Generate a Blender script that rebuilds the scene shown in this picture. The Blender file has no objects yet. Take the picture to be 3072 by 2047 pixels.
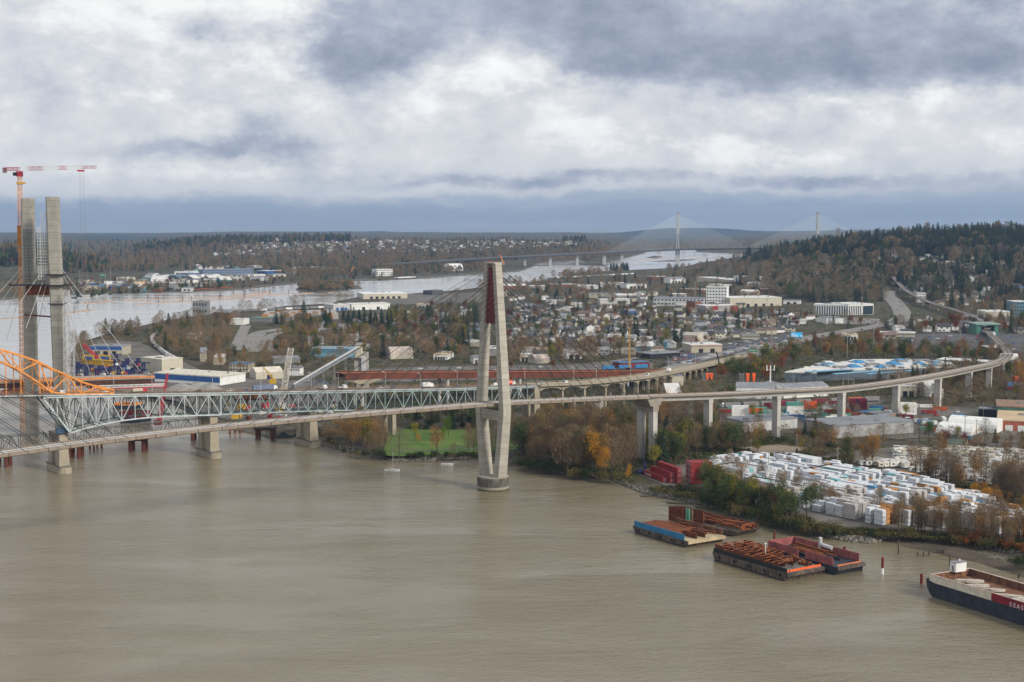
import bpy, math, random
import numpy as np
R = random.Random(7)
sc = bpy.context.scene
COL = sc.collection
# ---------------------------------------------------------------- camera
H, F, HY = 147.0, 4267.0, 660.0           # eye height (m), focal length and horizon row in photo pixels
PITCH = math.atan((1023.5 - HY) / F)
cd = bpy.data.cameras.new("camera"); cam = bpy.data.objects.new("camera", cd); COL.objects.link(cam)
cam.location = (0, 0, H); cam.rotation_euler = (math.pi / 2 - PITCH, 0, 0)
cd.sensor_width = 36; cd.lens = 36 * F / 3072; cd.clip_start = 1; cd.clip_end = 60000
sc.camera = cam
cP, sP = math.cos(PITCH), math.sin(PITCH)
def ray(px, py):
    x = (px - 1536) / F; u = (1023.5 - py) / F
    return x, cP + u * sP, -sP + u * cP
def P(px, py, z=0.0):
    x, y, w = ray(px, py); t = (z - H) / w
    return (x * t, y * t, z)
def A(px, py, Y):
    x, y, w = ray(px, py); t = Y / y
    return (x * t, Y, H + w * t)
def proj(x, y, z):
    dz = z - H; d = y * cP - dz * sP; u = y * sP + dz * cP
    return 1536 + F * x / d, 1023.5 - F * u / d
# ---------------------------------------------------------------- sky, sun, exposure
SUN_EL, SUN_AZ = math.radians(32), math.radians(128)     # azimuth clockwise from +Y: sun to the right, behind the camera
sd = bpy.data.lights.new("sun", 'SUN'); sun = bpy.data.objects.new("sun", sd); COL.objects.link(sun)
sd.energy = 3.0; sd.angle = math.radians(11); sd.color = (1, .93, .82)
sun.rotation_euler = (math.pi / 2 - SUN_EL, 0, math.pi - SUN_AZ)
sc.view_settings.view_transform = 'Standard'; sc.view_settings.look = 'None'
sc.view_settings.exposure = 0.12; sc.view_settings.gamma = 1
sc.cycles.use_denoising = True
sc.cycles.max_bounces = 5; sc.cycles.volume_bounces = 0; sc.cycles.diffuse_bounces = 2; sc.cycles.glossy_bounces = 2
sc.cycles.transparent_max_bounces = 4; sc.cycles.transmission_bounces = 1

class NT:
    def __init__(s, nt): s.t = nt; s.n = nt.nodes; s.l = nt.links
    def put(s, sock, v):
        if isinstance(v, bpy.types.NodeSocket): s.l.new(v, sock)
        else:
            try: sock.default_value = v
            except Exception: sock.default_value = (*v, 1)
    def m(s, op, a, b=0.0, c=0.0):
        n = s.n.new('ShaderNodeMath'); n.operation = op
        for i, v in enumerate((a, b, c)): s.put(n.inputs[i], v)
        return n.outputs[0]
    def vm(s, op, a, b=(0, 0, 0)):
        n = s.n.new('ShaderNodeVectorMath'); n.operation = op
        s.put(n.inputs[0], a); s.put(n.inputs[1], b); return n.outputs[0]
    def noise(s, vec, scale, det=4, rough=.55, out=0, dist=0.0):
        n = s.n.new('ShaderNodeTexNoise'); s.put(n.inputs['Vector'], vec)
        n.inputs['Scale'].default_value = scale; n.inputs['Detail'].default_value = det
        n.inputs['Roughness'].default_value = rough; n.inputs['Distortion'].default_value = dist; return n.outputs[out]
    def mix(s, f, a, b, typ='MIX'):
        n = s.n.new('ShaderNodeMix'); n.data_type = 'RGBA'; n.blend_type = typ
        s.put(n.inputs[0], f); s.put(n.inputs[6], a); s.put(n.inputs[7], b); return n.outputs[2]
    def rng(s, v, a, b, c=0.0, d=1.0, smooth=True):
        n = s.n.new('ShaderNodeMapRange'); n.interpolation_type = 'SMOOTHSTEP' if smooth else 'LINEAR'
        for i, x in enumerate((v, a, b, c, d)): s.put(n.inputs[i], x)
        return n.outputs[0]
    def ramp(s, v, stops):
        n = s.n.new('ShaderNodeValToRGB'); s.put(n.inputs[0], v); e = n.color_ramp.elements
        while len(e) < len(stops): e.new(.5)
        for q, (p, c) in zip(e, stops): q.position = p; q.color = (*c, 1)
        return n.outputs[0]

w = bpy.data.worlds.new("World"); sc.world = w; w.use_nodes = True
w.cycles.sampling_method = 'MANUAL'; w.cycles.sample_map_resolution = 1024
N = NT(w.node_tree); N.n.clear()
tc = N.n.new('ShaderNodeTexCoord').outputs['Generated']
sx = N.n.new('ShaderNodeSeparateXYZ'); N.l.new(tc, sx.inputs[0])
U0 = N.m('MULTIPLY', N.m('ARCTAN2', sx.outputs[0], sx.outputs[1]), F / 1000)          # azimuth, thousandths of a degree-like unit
V0 = N.m('MULTIPLY', N.m('ARCSINE', sx.outputs[2]), F / 1000)                          # elevation
nv = N.vm('MULTIPLY', tc, (1, 1, 1.7))
w1 = N.n.new('ShaderNodeSeparateXYZ'); N.l.new(N.noise(nv, 11, 5, .55, 1), w1.inputs[0])
w2 = N.n.new('ShaderNodeSeparateXYZ'); N.l.new(N.noise(nv, 38, 7, .62, 1), w2.inputs[0])
U = N.m('ADD', U0, N.m('ADD', N.m('MULTIPLY', N.m('SUBTRACT', w1.outputs[0], .5), .24), N.m('MULTIPLY', N.m('SUBTRACT', w2.outputs[0], .5), .13)))
V = N.m('ADD', V0, N.m('ADD', N.m('MULTIPLY', N.m('SUBTRACT', w1.outputs[1], .5), .10), N.m('MULTIPLY', N.m('SUBTRACT', w2.outputs[1], .5), .085)))
def blobs(L):
    acc = 0.0
    for cx, cy, ax, ay, am in L:
        a = N.m('MULTIPLY', N.m('SUBTRACT', U, (cx - 1536) / 1000), 1000 / ax)
        b = N.m('MULTIPLY', N.m('SUBTRACT', V, (HY - cy) / 1000), 1000 / ay)
        r2 = N.m('ADD', N.m('MULTIPLY', a, a), N.m('MULTIPLY', b, b))
        acc = N.m('MULTIPLY_ADD', N.m('EXPONENT', N.m('MULTIPLY', r2, -.8)), am, acc)
    return acc
DK = [(650, 118, 95, 40, .8), (1130, 140, 200, 120, 1.0), (1050, 190, 120, 60, .5), (1420, 40, 330, 80, .9), (1850, 90, 320, 130, .95), (1760, 230, 120, 45, .5), (2250, 130, 330, 120, .8), (2300, 225, 240, 50, .8), (2800, 180, 420, 95, 1.15), (2900, 240, 300, 40, .7), (2700, 30, 380, 60, .55),
      (330, 270, 230, 70, .38), (450, 470, 190, 26, .62), (740, 465, 210, 34, .95), (780, 400, 90, 40, .45), (60, 380, 150, 120, .25), (1300, 545, 280, 20, .55), (1150, 400, 200, 60, .25), (2200, 390, 230, 40, .5), (2330, 540, 900, 20, .8), (2750, 560, 450, 14, .5), (1720, 540, 200, 26, .55), (2000, 600, 600, 16, .5), (1500, 620, 2600, 14, .2)]
LT = [(430, 60, 420, 120, .75), (740, 60, 170, 90, .6), (860, 205, 150, 60, .6), (1450, 250, 160, 60, .55), (1640, 225, 100, 55, .8), (620, 330, 300, 60, .35), (600, 530, 380, 26, .45), (1010, 485, 55, 45, .6), (1740, 390, 110, 45, .7), (1900, 440, 300, 30, .45), (2270, 465, 230, 30, .75), (2620, 320, 420, 34, .55), (2850, 420, 300, 40, .35), (2700, 588, 420, 11, .35), (1750, 583, 250, 11, .3), (1250, 330, 300, 60, .3)]
fb = N.noise(nv, 24, 10, .60); fc = N.noise(nv, 60, 9, .68)
rag = N.m('ADD', N.m('MULTIPLY', N.m('SUBTRACT', fb, .5), 1.5), N.m('MULTIPLY', N.m('SUBTRACT', fc, .5), .6))
dkf = N.m('ADD', blobs(DK), rag); dark = N.m('ADD', N.m('MULTIPLY', N.rng(dkf, -.05, 1.05), .66), N.m('MULTIPLY', N.rng(N.m('MULTIPLY_ADD', N.m('SUBTRACT', N.noise(nv, 9, 6, .55), .5), 2.2, dkf), .5, 1.9), .5))
lite = N.rng(N.m('SUBTRACT', blobs(LT), rag), .12, .85)
acc = N.m('MULTIPLY_ADD', dark, -.37, .735)
acc = N.m('MULTIPLY_ADD', N.m('MULTIPLY', lite, N.m('SUBTRACT', 1, N.m('MULTIPLY', dark, .8))), .15, acc)
bright = N.m('MULTIPLY_ADD', rag, -.13, acc)
ccol = N.ramp(bright, [(0, (.16, .19, .26)), (.24, (.22, .26, .35)), (.42, (.38, .42, .52)), (.60, (.575, .60, .655)), (.76, (.73, .74, .76)), (.93, (.95, .95, .94))])
band = N.rng(N.m('SUBTRACT', N.m('MULTIPLY_ADD', N.m('SUBTRACT', fb, .5), .06, V), N.m('MULTIPLY', U0, .014)), .092, .050)
bcol = N.ramp(N.m('ADD', N.m('MULTIPLY', V0, 8), N.noise(N.vm('MULTIPLY', tc, (1, 1, 5)), 12, 4)), [(0.2, (.34, .42, .54)), (.5, (.265, .335, .44)), (.8, (.30, .37, .48)), (1, (.40, .45, .54))])
ccol = N.mix(N.m('MULTIPLY', band, .95), ccol, bcol)
ccol = N.mix(N.rng(V0, 1.2, 3.4), ccol, (.62, .64, .68, 1))                       # higher up: even grey overcast
ccol = N.mix(N.rng(V0, 0.0, -.05), ccol, (.30, .33, .36, 1))
sky = N.n.new('ShaderNodeTexSky'); sky.sky_type = 'NISHITA'; sky.sun_disc = False
sky.sun_elevation = SUN_EL; sky.sun_rotation = SUN_AZ
skyc = N.vm('MULTIPLY', sky.outputs[0], (.10, .10, .10))
tot = N.mix(.96, skyc, ccol)
bg = N.n.new('ShaderNodeBackground'); N.l.new(N.vm('MULTIPLY', tot, (10, 10, 10)), bg.inputs[0]); bg.inputs[1].default_value = .1
wo = N.n.new('ShaderNodeOutputWorld'); N.l.new(bg.outputs[0], wo.inputs[0])

# ---------------------------------------------------------------- materials
MATS = {}
def lin(c): return tuple((v / 12.92 if v <= .04045 else ((v + .055) / 1.055) ** 2.4) for v in c)
def mat(name, col=None, rough=.8, var=.2, scale=.35, rnd=.0, metal=0.0, col2=None, stretch=(1, 1, 1), bump=0.0, emit=0, det=5, world=False):
    if name in MATS: return MATS[name]
    m = bpy.data.materials.new(name); m.use_nodes = True; n = NT(m.node_tree); b = n.n['Principled BSDF']
    MATS[name] = m
    if world: vec = n.n.new('ShaderNodeNewGeometry').outputs['Position']
    else: vec = n.n.new('ShaderNodeTexCoord').outputs['Object']
    vec = n.vm('MULTIPLY', vec, stretch)
    f = n.noise(vec, scale, det, .62)
    lo = tuple(max(0, v * (1 - var)) for v in col); hi = tuple(v * (1 + var) for v in col)
    if col2: lo, hi = col, col2
    c = n.mix(n.rng(f, .33, .67), (*lo, 1), (*hi, 1))
    if rnd:
        oi = n.n.new('ShaderNodeObjectInfo').outputs['Random']
        hs = n.n.new('ShaderNodeHueSaturation'); n.put(hs.inputs['Color'], c)
        n.put(hs.inputs['Value'], n.m('MULTIPLY_ADD', oi, 2 * rnd, 1 - rnd))
        n.put(hs.inputs['Hue'], n.m('MULTIPLY_ADD', n.m('FRACT', n.m('MULTIPLY', oi, 7.3)), .05 * (rnd > .25), .5 - .025 * (rnd > .25))); c = hs.outputs[0]
    n.put(b.inputs['Base Color'], c); b.inputs['Roughness'].default_value = rough; b.inputs['Metallic'].default_value = metal
    b.inputs['Specular IOR Level'].default_value = .3
    if emit: n.put(b.inputs['Emission Color'], c); b.inputs['Emission Strength'].default_value = emit
    if bump:
        bn = n.n.new('ShaderNodeBump'); bn.inputs['Strength'].default_value = .6; bn.inputs['Distance'].default_value = bump
        n.l.new(n.noise(vec, scale * 4, 4), bn.inputs['Height']); n.l.new(bn.outputs[0], b.inputs['Normal'])
    return m
def conc(name, col, joint=0.0):      # weathered concrete: stains running down
    m = mat(name, col, .85, .10, .25)
    n = NT(m.node_tree); b = n.n['Principled BSDF']; c = b.inputs['Base Color'].links[0].from_socket
    pos = n.n.new('ShaderNodeNewGeometry').outputs['Position']
    st = n.rng(n.noise(n.vm('MULTIPLY', pos, (1, 1, .07)), .9, 5, .7), .52, .75)
    c = n.mix(n.m('MULTIPLY', st, .65), c, tuple(v * .5 for v in col) + (1,))
    bl = n.rng(n.noise(pos, .12, 5, .6), .55, .8)
    c = n.mix(n.m('MULTIPLY', bl, .6), c, (col[0] * .62, col[1] * .58, col[2] * .5, 1))
    if joint:
        s = n.n.new('ShaderNodeSeparateXYZ'); n.l.new(pos, s.inputs[0])
        j = n.m('LESS_THAN', n.m('FRACT', n.m('DIVIDE', s.outputs[2], joint)), .07)
        c = n.mix(n.m('MULTIPLY', j, .6), c, tuple(v * .35 for v in col) + (1,))
        t = n.n.new('ShaderNodeTexWhiteNoise'); t.noise_dimensions = '1D'; n.l.new(n.m('FLOOR', n.m('DIVIDE', s.outputs[2], joint)), t.inputs['W'])
        c = n.mix(n.m('MULTIPLY', t.outputs[0], .38), c, tuple(v * .6 for v in col) + (1,))
    n.put(b.inputs['Base Color'], c); return m
C_PYL = conc('pylon_concrete', (.43, .40, .34), 3.4)
C_DECK = conc('deck_concrete', (.27, .222, .175))
C_GIR = conc('girder_concrete', (.47, .45, .41))
C_PIER = conc('pier_concrete', (.30, .27, .22))
C_OLD = conc('old_concrete', (.34, .295, .22))
C_DARK = conc('stained_concrete', (.17, .155, .13))
C_NEW = conc('new_concrete', (.37, .35, .30), 4.2)
M_RED = mat('pylon_red', (.13, .012, .016), .55, .12)
M_RUST = mat('rust', (.21, .062, .022), .85, .5, .5, col2=(.085, .026, .013))
M_RUST2 = mat('rust_orange', (.34, .105, .028), .85, .5, .7, col2=(.14, .042, .016))
M_CORT = mat('weathering_steel', (.17, .050, .026), .8, .3, .12, col2=(.105, .036, .022))
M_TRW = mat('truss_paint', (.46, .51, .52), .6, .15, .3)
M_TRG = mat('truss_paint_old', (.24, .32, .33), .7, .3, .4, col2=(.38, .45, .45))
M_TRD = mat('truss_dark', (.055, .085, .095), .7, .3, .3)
M_ORA = mat('orange_primer', (.74, .28, .055), .55, .15, .3)
M_GREY = mat('grey_steel', (.22, .22, .22), .6, .2)
M_LGREY = mat('light_steel', (.50, .50, .50), .55, .15)
M_BLK = mat('black', (.018, .019, .022), .7, .2)
M_CAB = mat('cable_dark', (.03, .03, .035), .5, .1)
M_CABW = mat('cable_white', (.72, .72, .70), .5, .1)
M_WHT = mat('white_paint', (.74, .74, .72), .5, .08)
M_CREAM = mat('cream_wall', (.52, .48, .38), .7, .08)
M_BEI = mat('beige_wall', (.42, .37, .29), .75, .1)
M_BLU = mat('blue_panel', (.028, .10, .30), .5, .12)
M_NAVY = mat('navy_steel', (.02, .025, .10), .6, .3)
M_TEAL = mat('teal_wall', (.09, .22, .29), .6, .15)
M_YEL = mat('yellow_paint', (.55, .34, .03), .5, .12)
M_CRED = mat('crane_red', (.42, .035, .045), .5, .15)
M_DRED = mat('deep_red', (.17, .018, .020), .6, .25)
M_GLS = mat('glass', (.035, .05, .065), .12, .2)
M_TYRE = mat('tyre', (.015, .015, .015), .8, .1)
M_ROOFG = mat('roof_grey', (.22, .23, .25), .8, .12, .1)
M_ROOFD = mat('roof_dark', (.075, .075, .082), .8, .25, .4, rnd=.35)
M_ROOFW = mat('roof_white', (.62, .61, .58), .7, .1, .08)
M_ROOFT = mat('roof_tan', (.50, .38, .24), .8, .12, .1)
M_ASPH = mat('asphalt', (.085, .085, .088), .85, .25, .05)
M_ROADL = mat('road_pale', (.21, .20, .185), .85, .15, .05, world=True)
M_PAVE = mat('yard_gravel', (.165, .15, .13), .9, .3, .05, col2=(.095, .088, .078), world=True)
M_GRASS = mat('lawn', (.055, .115, .016), .95, .35, .06, col2=(.11, .165, .030), world=True)
M_WOOD = mat('timber', (.33, .19, .09), .8, .25, .6)
M_BARK = mat('bark', (.085, .062, .045), .9, .3, .6)
M_MARK = mat('lane_marking', (.60, .58, .52), .7, .1)
# ---------------------------------------------------------------- mesh helpers
def vsub(a, b): return (a[0] - b[0], a[1] - b[1], a[2] - b[2])
def vadd(a, b, k=1.0): return (a[0] + b[0] * k, a[1] + b[1] * k, a[2] + b[2] * k)
def lerp(a, b, t): return tuple(a[i] + (b[i] - a[i]) * t for i in range(3))
def vlen(a): return math.sqrt(a[0] ** 2 + a[1] ** 2 + a[2] ** 2)
def unit(a):
    l = vlen(a) or 1; return (a[0] / l, a[1] / l, a[2] / l)
def cross(a, b): return (a[1] * b[2] - a[2] * b[1], a[2] * b[0] - a[0] * b[2], a[0] * b[1] - a[1] * b[0])
class MB:
    def __init__(s): s.v = []; s.f = []; s.mi = []
    def face(s, pts, m=0):
        i = len(s.v); s.v += [tuple(p) for p in pts]; s.f.append(tuple(range(i, i + len(pts)))); s.mi.append(m)
    def hexa(s, b, t, m=0):          # b, t: 4 bottom, 4 top points (ccw from above)
        i = len(s.v); s.v += [tuple(p) for p in b] + [tuple(p) for p in t]
        for q in ((3, 2, 1, 0), (4, 5, 6, 7), (0, 1, 5, 4), (1, 2, 6, 5), (2, 3, 7, 6), (3, 0, 4, 7)):
            s.f.append(tuple(i + k for k in q)); s.mi.append(m)
    def box(s, c, d, rot=0.0, m=0, top=None):     # c = centre of base, d = sizes
        ca, sa = math.cos(rot), math.sin(rot); B = []; T = []
        for k, (u, v) in enumerate(((-.5, -.5), (.5, -.5), (.5, .5), (-.5, .5))):
            x, y = u * d[0], v * d[1]; B.append((c[0] + x * ca - y * sa, c[1] + x * sa + y * ca, c[2]))
            tx, ty = (x, y) if top is None else (u * top[0], v * top[1])
            T.append((c[0] + tx * ca - ty * sa, c[1] + tx * sa + ty * ca, c[2] + d[2]))
        s.hexa(B, T, m)
    def beam(s, p, q, w, h=None, m=0, w2=None, side=None):
        h = h or w; w2 = w2 or w; a = unit(vsub(q, p))
        sd_ = side or cross(a, (0, 0, 1))
        if vlen(sd_) < 1e-3: sd_ = (1, 0, 0)
        sd_ = unit(sd_); up = unit(cross(sd_, a)); B = []; T = []
        for u, v in ((-.5, -.5), (.5, -.5), (.5, .5), (-.5, .5)):
            B.append(vadd(vadd(p, sd_, u * w), up, v * h)); T.append(vadd(vadd(q, sd_, u * w2), up, v * h * w2 / w))
        s.hexa(B, T, m)
    def tube(s, p, q, r, r2=None, n=6, m=0, cap=True):
        r2 = r if r2 is None else r2; a = unit(vsub(q, p)); e = cross(a, (0, 0, 1))
        if vlen(e) < 1e-3: e = (1, 0, 0)
        e = unit(e); g = cross(a, e); i = len(s.v)
        for c, rr in ((p, r), (q, r2)):
            for k in range(n):
                t = 2 * math.pi * k / n; s.v.append(vadd(vadd(c, e, math.cos(t) * rr), g, math.sin(t) * rr))
        for k in range(n):
            j = (k + 1) % n; s.f.append((i + k, i + j, i + n + j, i + n + k)); s.mi.append(m)
        if cap: s.f += [tuple(i + k for k in reversed(range(n))), tuple(i + n + k for k in range(n))]; s.mi += [m, m]
    def prism(s, poly, z0, z1, m=0, mt=None):     # poly of xy (ccw)
        ar = sum(poly[k][0] * poly[(k + 1) % len(poly)][1] - poly[(k + 1) % len(poly)][0] * poly[k][1] for k in range(len(poly)))
        if ar < 0: poly = poly[::-1]
        n = len(poly); i = len(s.v); s.v += [(p[0], p[1], z0) for p in poly] + [(p[0], p[1], z1) for p in poly]
        for k in range(n):
            j = (k + 1) % n; s.f.append((i + k, i + j, i + n + j, i + n + k)); s.mi.append(m)
        s.f.append(tuple(i + n + k for k in range(n))); s.mi.append(m if mt is None else mt)
        s.f.append(tuple(i + k for k in reversed(range(n)))); s.mi.append(m)
    def sweep(s, pts, prof, m=0, mis=None):       # prof: closed ring of (lateral right, z)
        i0 = len(s.v)
        for k, p in enumerate(pts):
            a = pts[max(0, k - 1)]; b = pts[min(len(pts) - 1, k + 1)]
            d = unit((b[0] - a[0], b[1] - a[1], 0)); r = (d[1], -d[0], 0)
            pr = prof(k) if callable(prof) else prof
            n = len(pr)
            for l, z in pr: s.v.append((p[0] + r[0] * l, p[1] + r[1] * l, p[2] + z))
        for k in range(len(pts) - 1):
            for j in range(n):
                j2 = (j + 1) % n; a = i0 + k * n
                s.f.append((a + j, a + j2, a + n + j2, a + n + j)); s.mi.append(m if mis is None else mis[j])
        s.f.append(tuple(i0 + j for j in reversed(range(n)))); s.mi.append(m)
        s.f.append(tuple(i0 + (len(pts) - 1) * n + j for j in range(n))); s.mi.append(m)
    def build(s, name, mats, parent=None, at=None, smooth=False):
        o0 = parent.location if parent is not None and at is None else (at or (0, 0, 0))
        if parent is not None and at is not None: o0 = at
        me = bpy.data.meshes.new(name)
        me.from_pydata([(a - o0[0], b - o0[1], c - o0[2]) for a, b, c in s.v], [], s.f)
        if not isinstance(mats, (list, tuple)): mats = [mats]
        for m in mats: me.materials.append(m)
        me.polygons.foreach_set('material_index', s.mi)
        if smooth: me.polygons.foreach_set('use_smooth', [True] * len(s.f))
        me.update(); o = bpy.data.objects.new(name, me); COL.objects.link(o)
        if parent is not None: o.parent = parent
        elif at is not None: o.location = at
        return o
def npmesh(name, V, Fc, mats, mi=None, attr=None):
    me = bpy.data.meshes.new(name); V = np.asarray(V, 'f4'); k = Fc.shape[1]
    me.vertices.add(len(V)); me.vertices.foreach_set('co', V.ravel())
    me.loops.add(Fc.size); me.loops.foreach_set('vertex_index', Fc.ravel().astype('i4'))
    me.polygons.add(len(Fc)); me.polygons.foreach_set('loop_start', np.arange(0, Fc.size, k, dtype='i4'))
    for m in (mats if isinstance(mats, (list, tuple)) else [mats]): me.materials.append(m)
    if mi is not None: me.polygons.foreach_set('material_index', np.asarray(mi, 'i4'))
    if attr is not None:
        a = me.attributes.new('rnd', 'FLOAT', 'POINT'); a.data.foreach_set('value', np.asarray(attr, 'f4'))
    me.update(calc_edges=True); me.validate(); return me
THINGS = []          # (object, base label, auto)
def tagit(o, label, cat, group=None, auto=False):
    o['category'] = cat
    if group: o['group'] = group
    o['label'] = label; THINGS.append((o, label, auto)); return o
def thing(name, label, cat, loc=(0, 0, 0), rz=0.0, group=None, auto=False):
    o = bpy.data.objects.new(name, None); COL.objects.link(o); o.location = loc; o.rotation_euler = (0, 0, rz)
    o.empty_display_size = .5
    return tagit(o, label, cat, group, auto)
def struct(o, kind='structure'): o['kind'] = kind; return o
CH = {}
def kids(o):
    if o.name not in CH: CH[o.name] = [c for c in o.children]
    return CH[o.name]
def dup(root, loc, rz=0.0, scale=1.0, label=None, group=None, auto=True):
    def cp(o, par):
        c = o.copy(); COL.objects.link(c)
        if par is not None: c.parent = par
        for k in kids(o): cp(k, c)
        return c
    r = cp(root, None); r.location = loc; r.rotation_euler = (0, 0, rz)
    r.scale = (scale,) * 3 if not isinstance(scale, tuple) else scale
    if label: r['label'] = label
    if group: r['group'] = group
    THINGS.append((r, r['label'], auto)); return r
PROTO = {}
def place(key, loc, rz=0.0, scale=1.0, label=None, group=None, auto=True):
    # the first time moves the prototype itself, later times copy it
    pr, used = PROTO[key]
    if not used:
        kids(pr); [kids(k) for k in pr.children]
        PROTO[key] = (pr, True); pr.location = loc; pr.rotation_euler = (0, 0, rz); pr.scale = (scale,) * 3 if not isinstance(scale, tuple) else scale
        if label: pr['label'] = label
        if group: pr['group'] = group
        THINGS.append((pr, pr['label'], auto)); return pr
    return dup(pr, loc, rz, scale, label, group, auto)
def proto(key, o): PROTO[key] = (o, False)
def bare(name, cat):
    o = bpy.data.objects.new(name, None); COL.objects.link(o); o['category'] = cat; o['label'] = ''; o.empty_display_size = .5; return o
# ---------------------------------------------------------------- level plan space for polygons given in photo pixels
def LV(x, y): return (x / y * F, H * F / y)
def poly_px(pp, z=0.0): return [P(a, b, z)[:2] for a, b in pp]
def inpoly(pt, poly):
    x, y = pt; c = False; n = len(poly); j = n - 1
    for i in range(n):
        xi, yi = poly[i]; xj, yj = poly[j]
        if (yi > y) != (yj > y) and x < (xj - xi) * (y - yi) / (yj - yi) + xi: c = not c
        j = i
    return c
def np_inpoly(X, Y, poly):
    c = np.zeros(X.shape, bool); n = len(poly); j = n - 1
    for i in range(n):
        xi, yi = poly[i]; xj, yj = poly[j]
        if yi != yj: c ^= ((yi > Y) != (yj > Y)) & (X < (xj - xi) * (Y - yi) / (yj - yi) + xi)
        j = i
    return c
def np_dist(X, Y, poly):
    d = np.full(X.shape, 1e9); n = len(poly)
    for i in range(n):
        ax, ay = poly[i]; bx, by = poly[(i + 1) % n]; dx, dy = bx - ax, by - ay; L = dx * dx + dy * dy or 1
        t = np.clip(((X - ax) * dx + (Y - ay) * dy) / L, 0, 1)
        d = np.minimum(d, np.hypot(X - ax - t * dx, Y - ay - t * dy))
    return d
def sstep(x, a, b):
    t = np.clip((x - a) / (b - a), 0, 1); return t * t * (3 - 2 * t)
G0 = 3.0
def hills(x, y):
    s = x / y * F + 1536
    ar = np.interp(s, [2060, 2180, 2290, 2400, 2560, 2800, 3072, 3600], [0, 20, 36, 56, 84, 97, 106, 120])
    ac = np.interp(s, [250, 400, 520, 600, 700, 1100, 1400, 1740, 1830, 1900], [8, 14, 32, 46, 56, 55, 50, 44, 22, 0])
    al = np.interp(s, [-700, 0, 120, 250, 330], [70, 56, 50, 18, 0])
    wob = 4 * np.sin(s * .013 + y * .0021) + 3 * np.sin(s * .031 - y * .004)
    h = ar * sstep(y, 2350, 3500) * (1 - .5 * sstep(y, 4200, 5200)) + ac * sstep(y, 4700, 6300) * (1 - .6 * sstep(y, 7000, 9000)) + al * sstep(y, 3400, 4200) * (1 - .7 * sstep(y, 4800, 5600))
    return h + wob * np.clip(h / 40, 0, 1) * .7
SOUTH = [(3400, 1790), (3072, 1676), (2990, 1658), (2900, 1642), (2800, 1628), (2740, 1622), (2690, 1620), (2651, 1622), (2614, 1632), (2560, 1628), (2503, 1619), (2444, 1603),
         (2347, 1584), (2264, 1559), (2154, 1528), (2071, 1509), (1990, 1492), (1941, 1484), (1890, 1466), (1839, 1442), (1756, 1432), (1696, 1428), (1619, 1416), (1560, 1400), (1518, 1391),
         (1434, 1381), (1393, 1380), (1311, 1388), (1186, 1388), (1130, 1378), (1078, 1366), (1007, 1350), (964, 1341), (907, 1322), (829, 1319), (760, 1306), (690, 1290),
         (620, 1262), (520, 1218), (340, 1186), (215, 1140), (200, 1080), (230, 1030), (330, 1000), (500, 960), (700, 932), (800, 926), (855, 917), (993, 909), (1048, 898),
         (1090, 890), (1289, 879), (1391, 870), (1509, 853), (1597, 846), (1664, 835), (1749, 816), (1881, 811), (1996, 806), (2109, 793), (2176, 789), (2232, 780), (2282, 770), (2600, 760), (3900, 760), (3900, 1800)]
FAR = [(-700, 930), (0, 901), (218, 885), (400, 880), (571, 875), (680, 873), (762, 865), (820, 858), (897, 852), (1000, 846), (1076, 843), (1143, 842), (1283, 835), (1438, 823), (1500, 819), (1559, 815),
       (1594, 803), (1617, 791), (1676, 783), (1750, 779), (1765, 792), (1815, 790), (1867, 777), (1934, 761), (1934, 750), (2088, 748), (2091, 756), (2237, 761), (2290, 764), (2400, 752), (2700, 745), (3900, 745), (3900, 701), (-1200, 701)]
ISLES = [[(885, 868), (900, 876), (960, 880), (1020, 874), (1060, 868), (1090, 867), (1075, 858), (1000, 854), (920, 856)],
         [(1700, 793), (1760, 797), (1812, 799), (1830, 795), (1800, 790), (1740, 789)],
         [(1935, 773), (1965, 776), (1990, 771), (1965, 768)], [(1950, 785), (2030, 785), (2090, 779), (2040, 779)]]
MUD = [(2648, 1626), (2720, 1646), (2820, 1668), (2920, 1690), (3010, 1716), (3072, 1736), (3300, 1800), (3400, 1700), (3072, 1650), (2800, 1610), (2660, 1600)]
def lvpoly(pp):
    out = []
    for a, b in pp: x, y, _ = P(a, b); out.append(LV(x, y))
    return out
S_LV, F_LV, I_LV, M_LV = lvpoly(SOUTH), lvpoly(FAR), [lvpoly(i) for i in ISLES], lvpoly(MUD)
def shore_sd(X, Y):
    s = None
    for pl, k in [(S_LV, 1), (F_LV, 1)] + [(i, .6) for i in I_LV]:
        d = np_dist(X, Y, pl) * np.where(np_inpoly(X, Y, pl), 1, -1)
        s = d if s is None else np.maximum(s, d)
    return s
gx = np.arange(-2300, 2301, 8.0); gy = np.concatenate([np.arange(44, 150, 2.0), np.arange(150, 420, 4), np.arange(420, 1120, 4)])
GX, GY = np.meshgrid(gx, gy); YY = H * F / GY; XX = GX / F * YY
SD = shore_sd(GX, GY)
rough = .35 * np.sin(XX * .11) * np.cos(YY * .07) + .25 * np.sin(XX * .31 + 1) * np.sin(YY * .23)
zl = G0 + hills(XX, YY)
bank = sstep(SD, -3, np.where(GY < 250, 3, 7))
ZZ = -2.2 + (zl + 2.2) * bank + rough * np.where(SD < 8, np.clip(SD, 0, 8) / 8, 0) * .8
md = np_dist(GX, GY, M_LV) * np.where(np_inpoly(GX, GY, M_LV), 1, -1)
ZZ = np.where(md > 0, np.maximum(ZZ, -.06 + .022 * md + .04 * np.sin(XX * .4)), ZZ)
ny, nx = GX.shape; V_ = np.stack([XX, YY, ZZ], -1).reshape(-1, 3); ii = np.arange(ny * nx).reshape(ny, nx)
F_ = np.stack([ii[1:, :-1], ii[1:, 1:], ii[:-1, 1:], ii[:-1, :-1]], -1).reshape(-1, 4)
keep = (V_[F_][:, :, 2].max(1) > -1.9); F_ = F_[keep]
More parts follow.
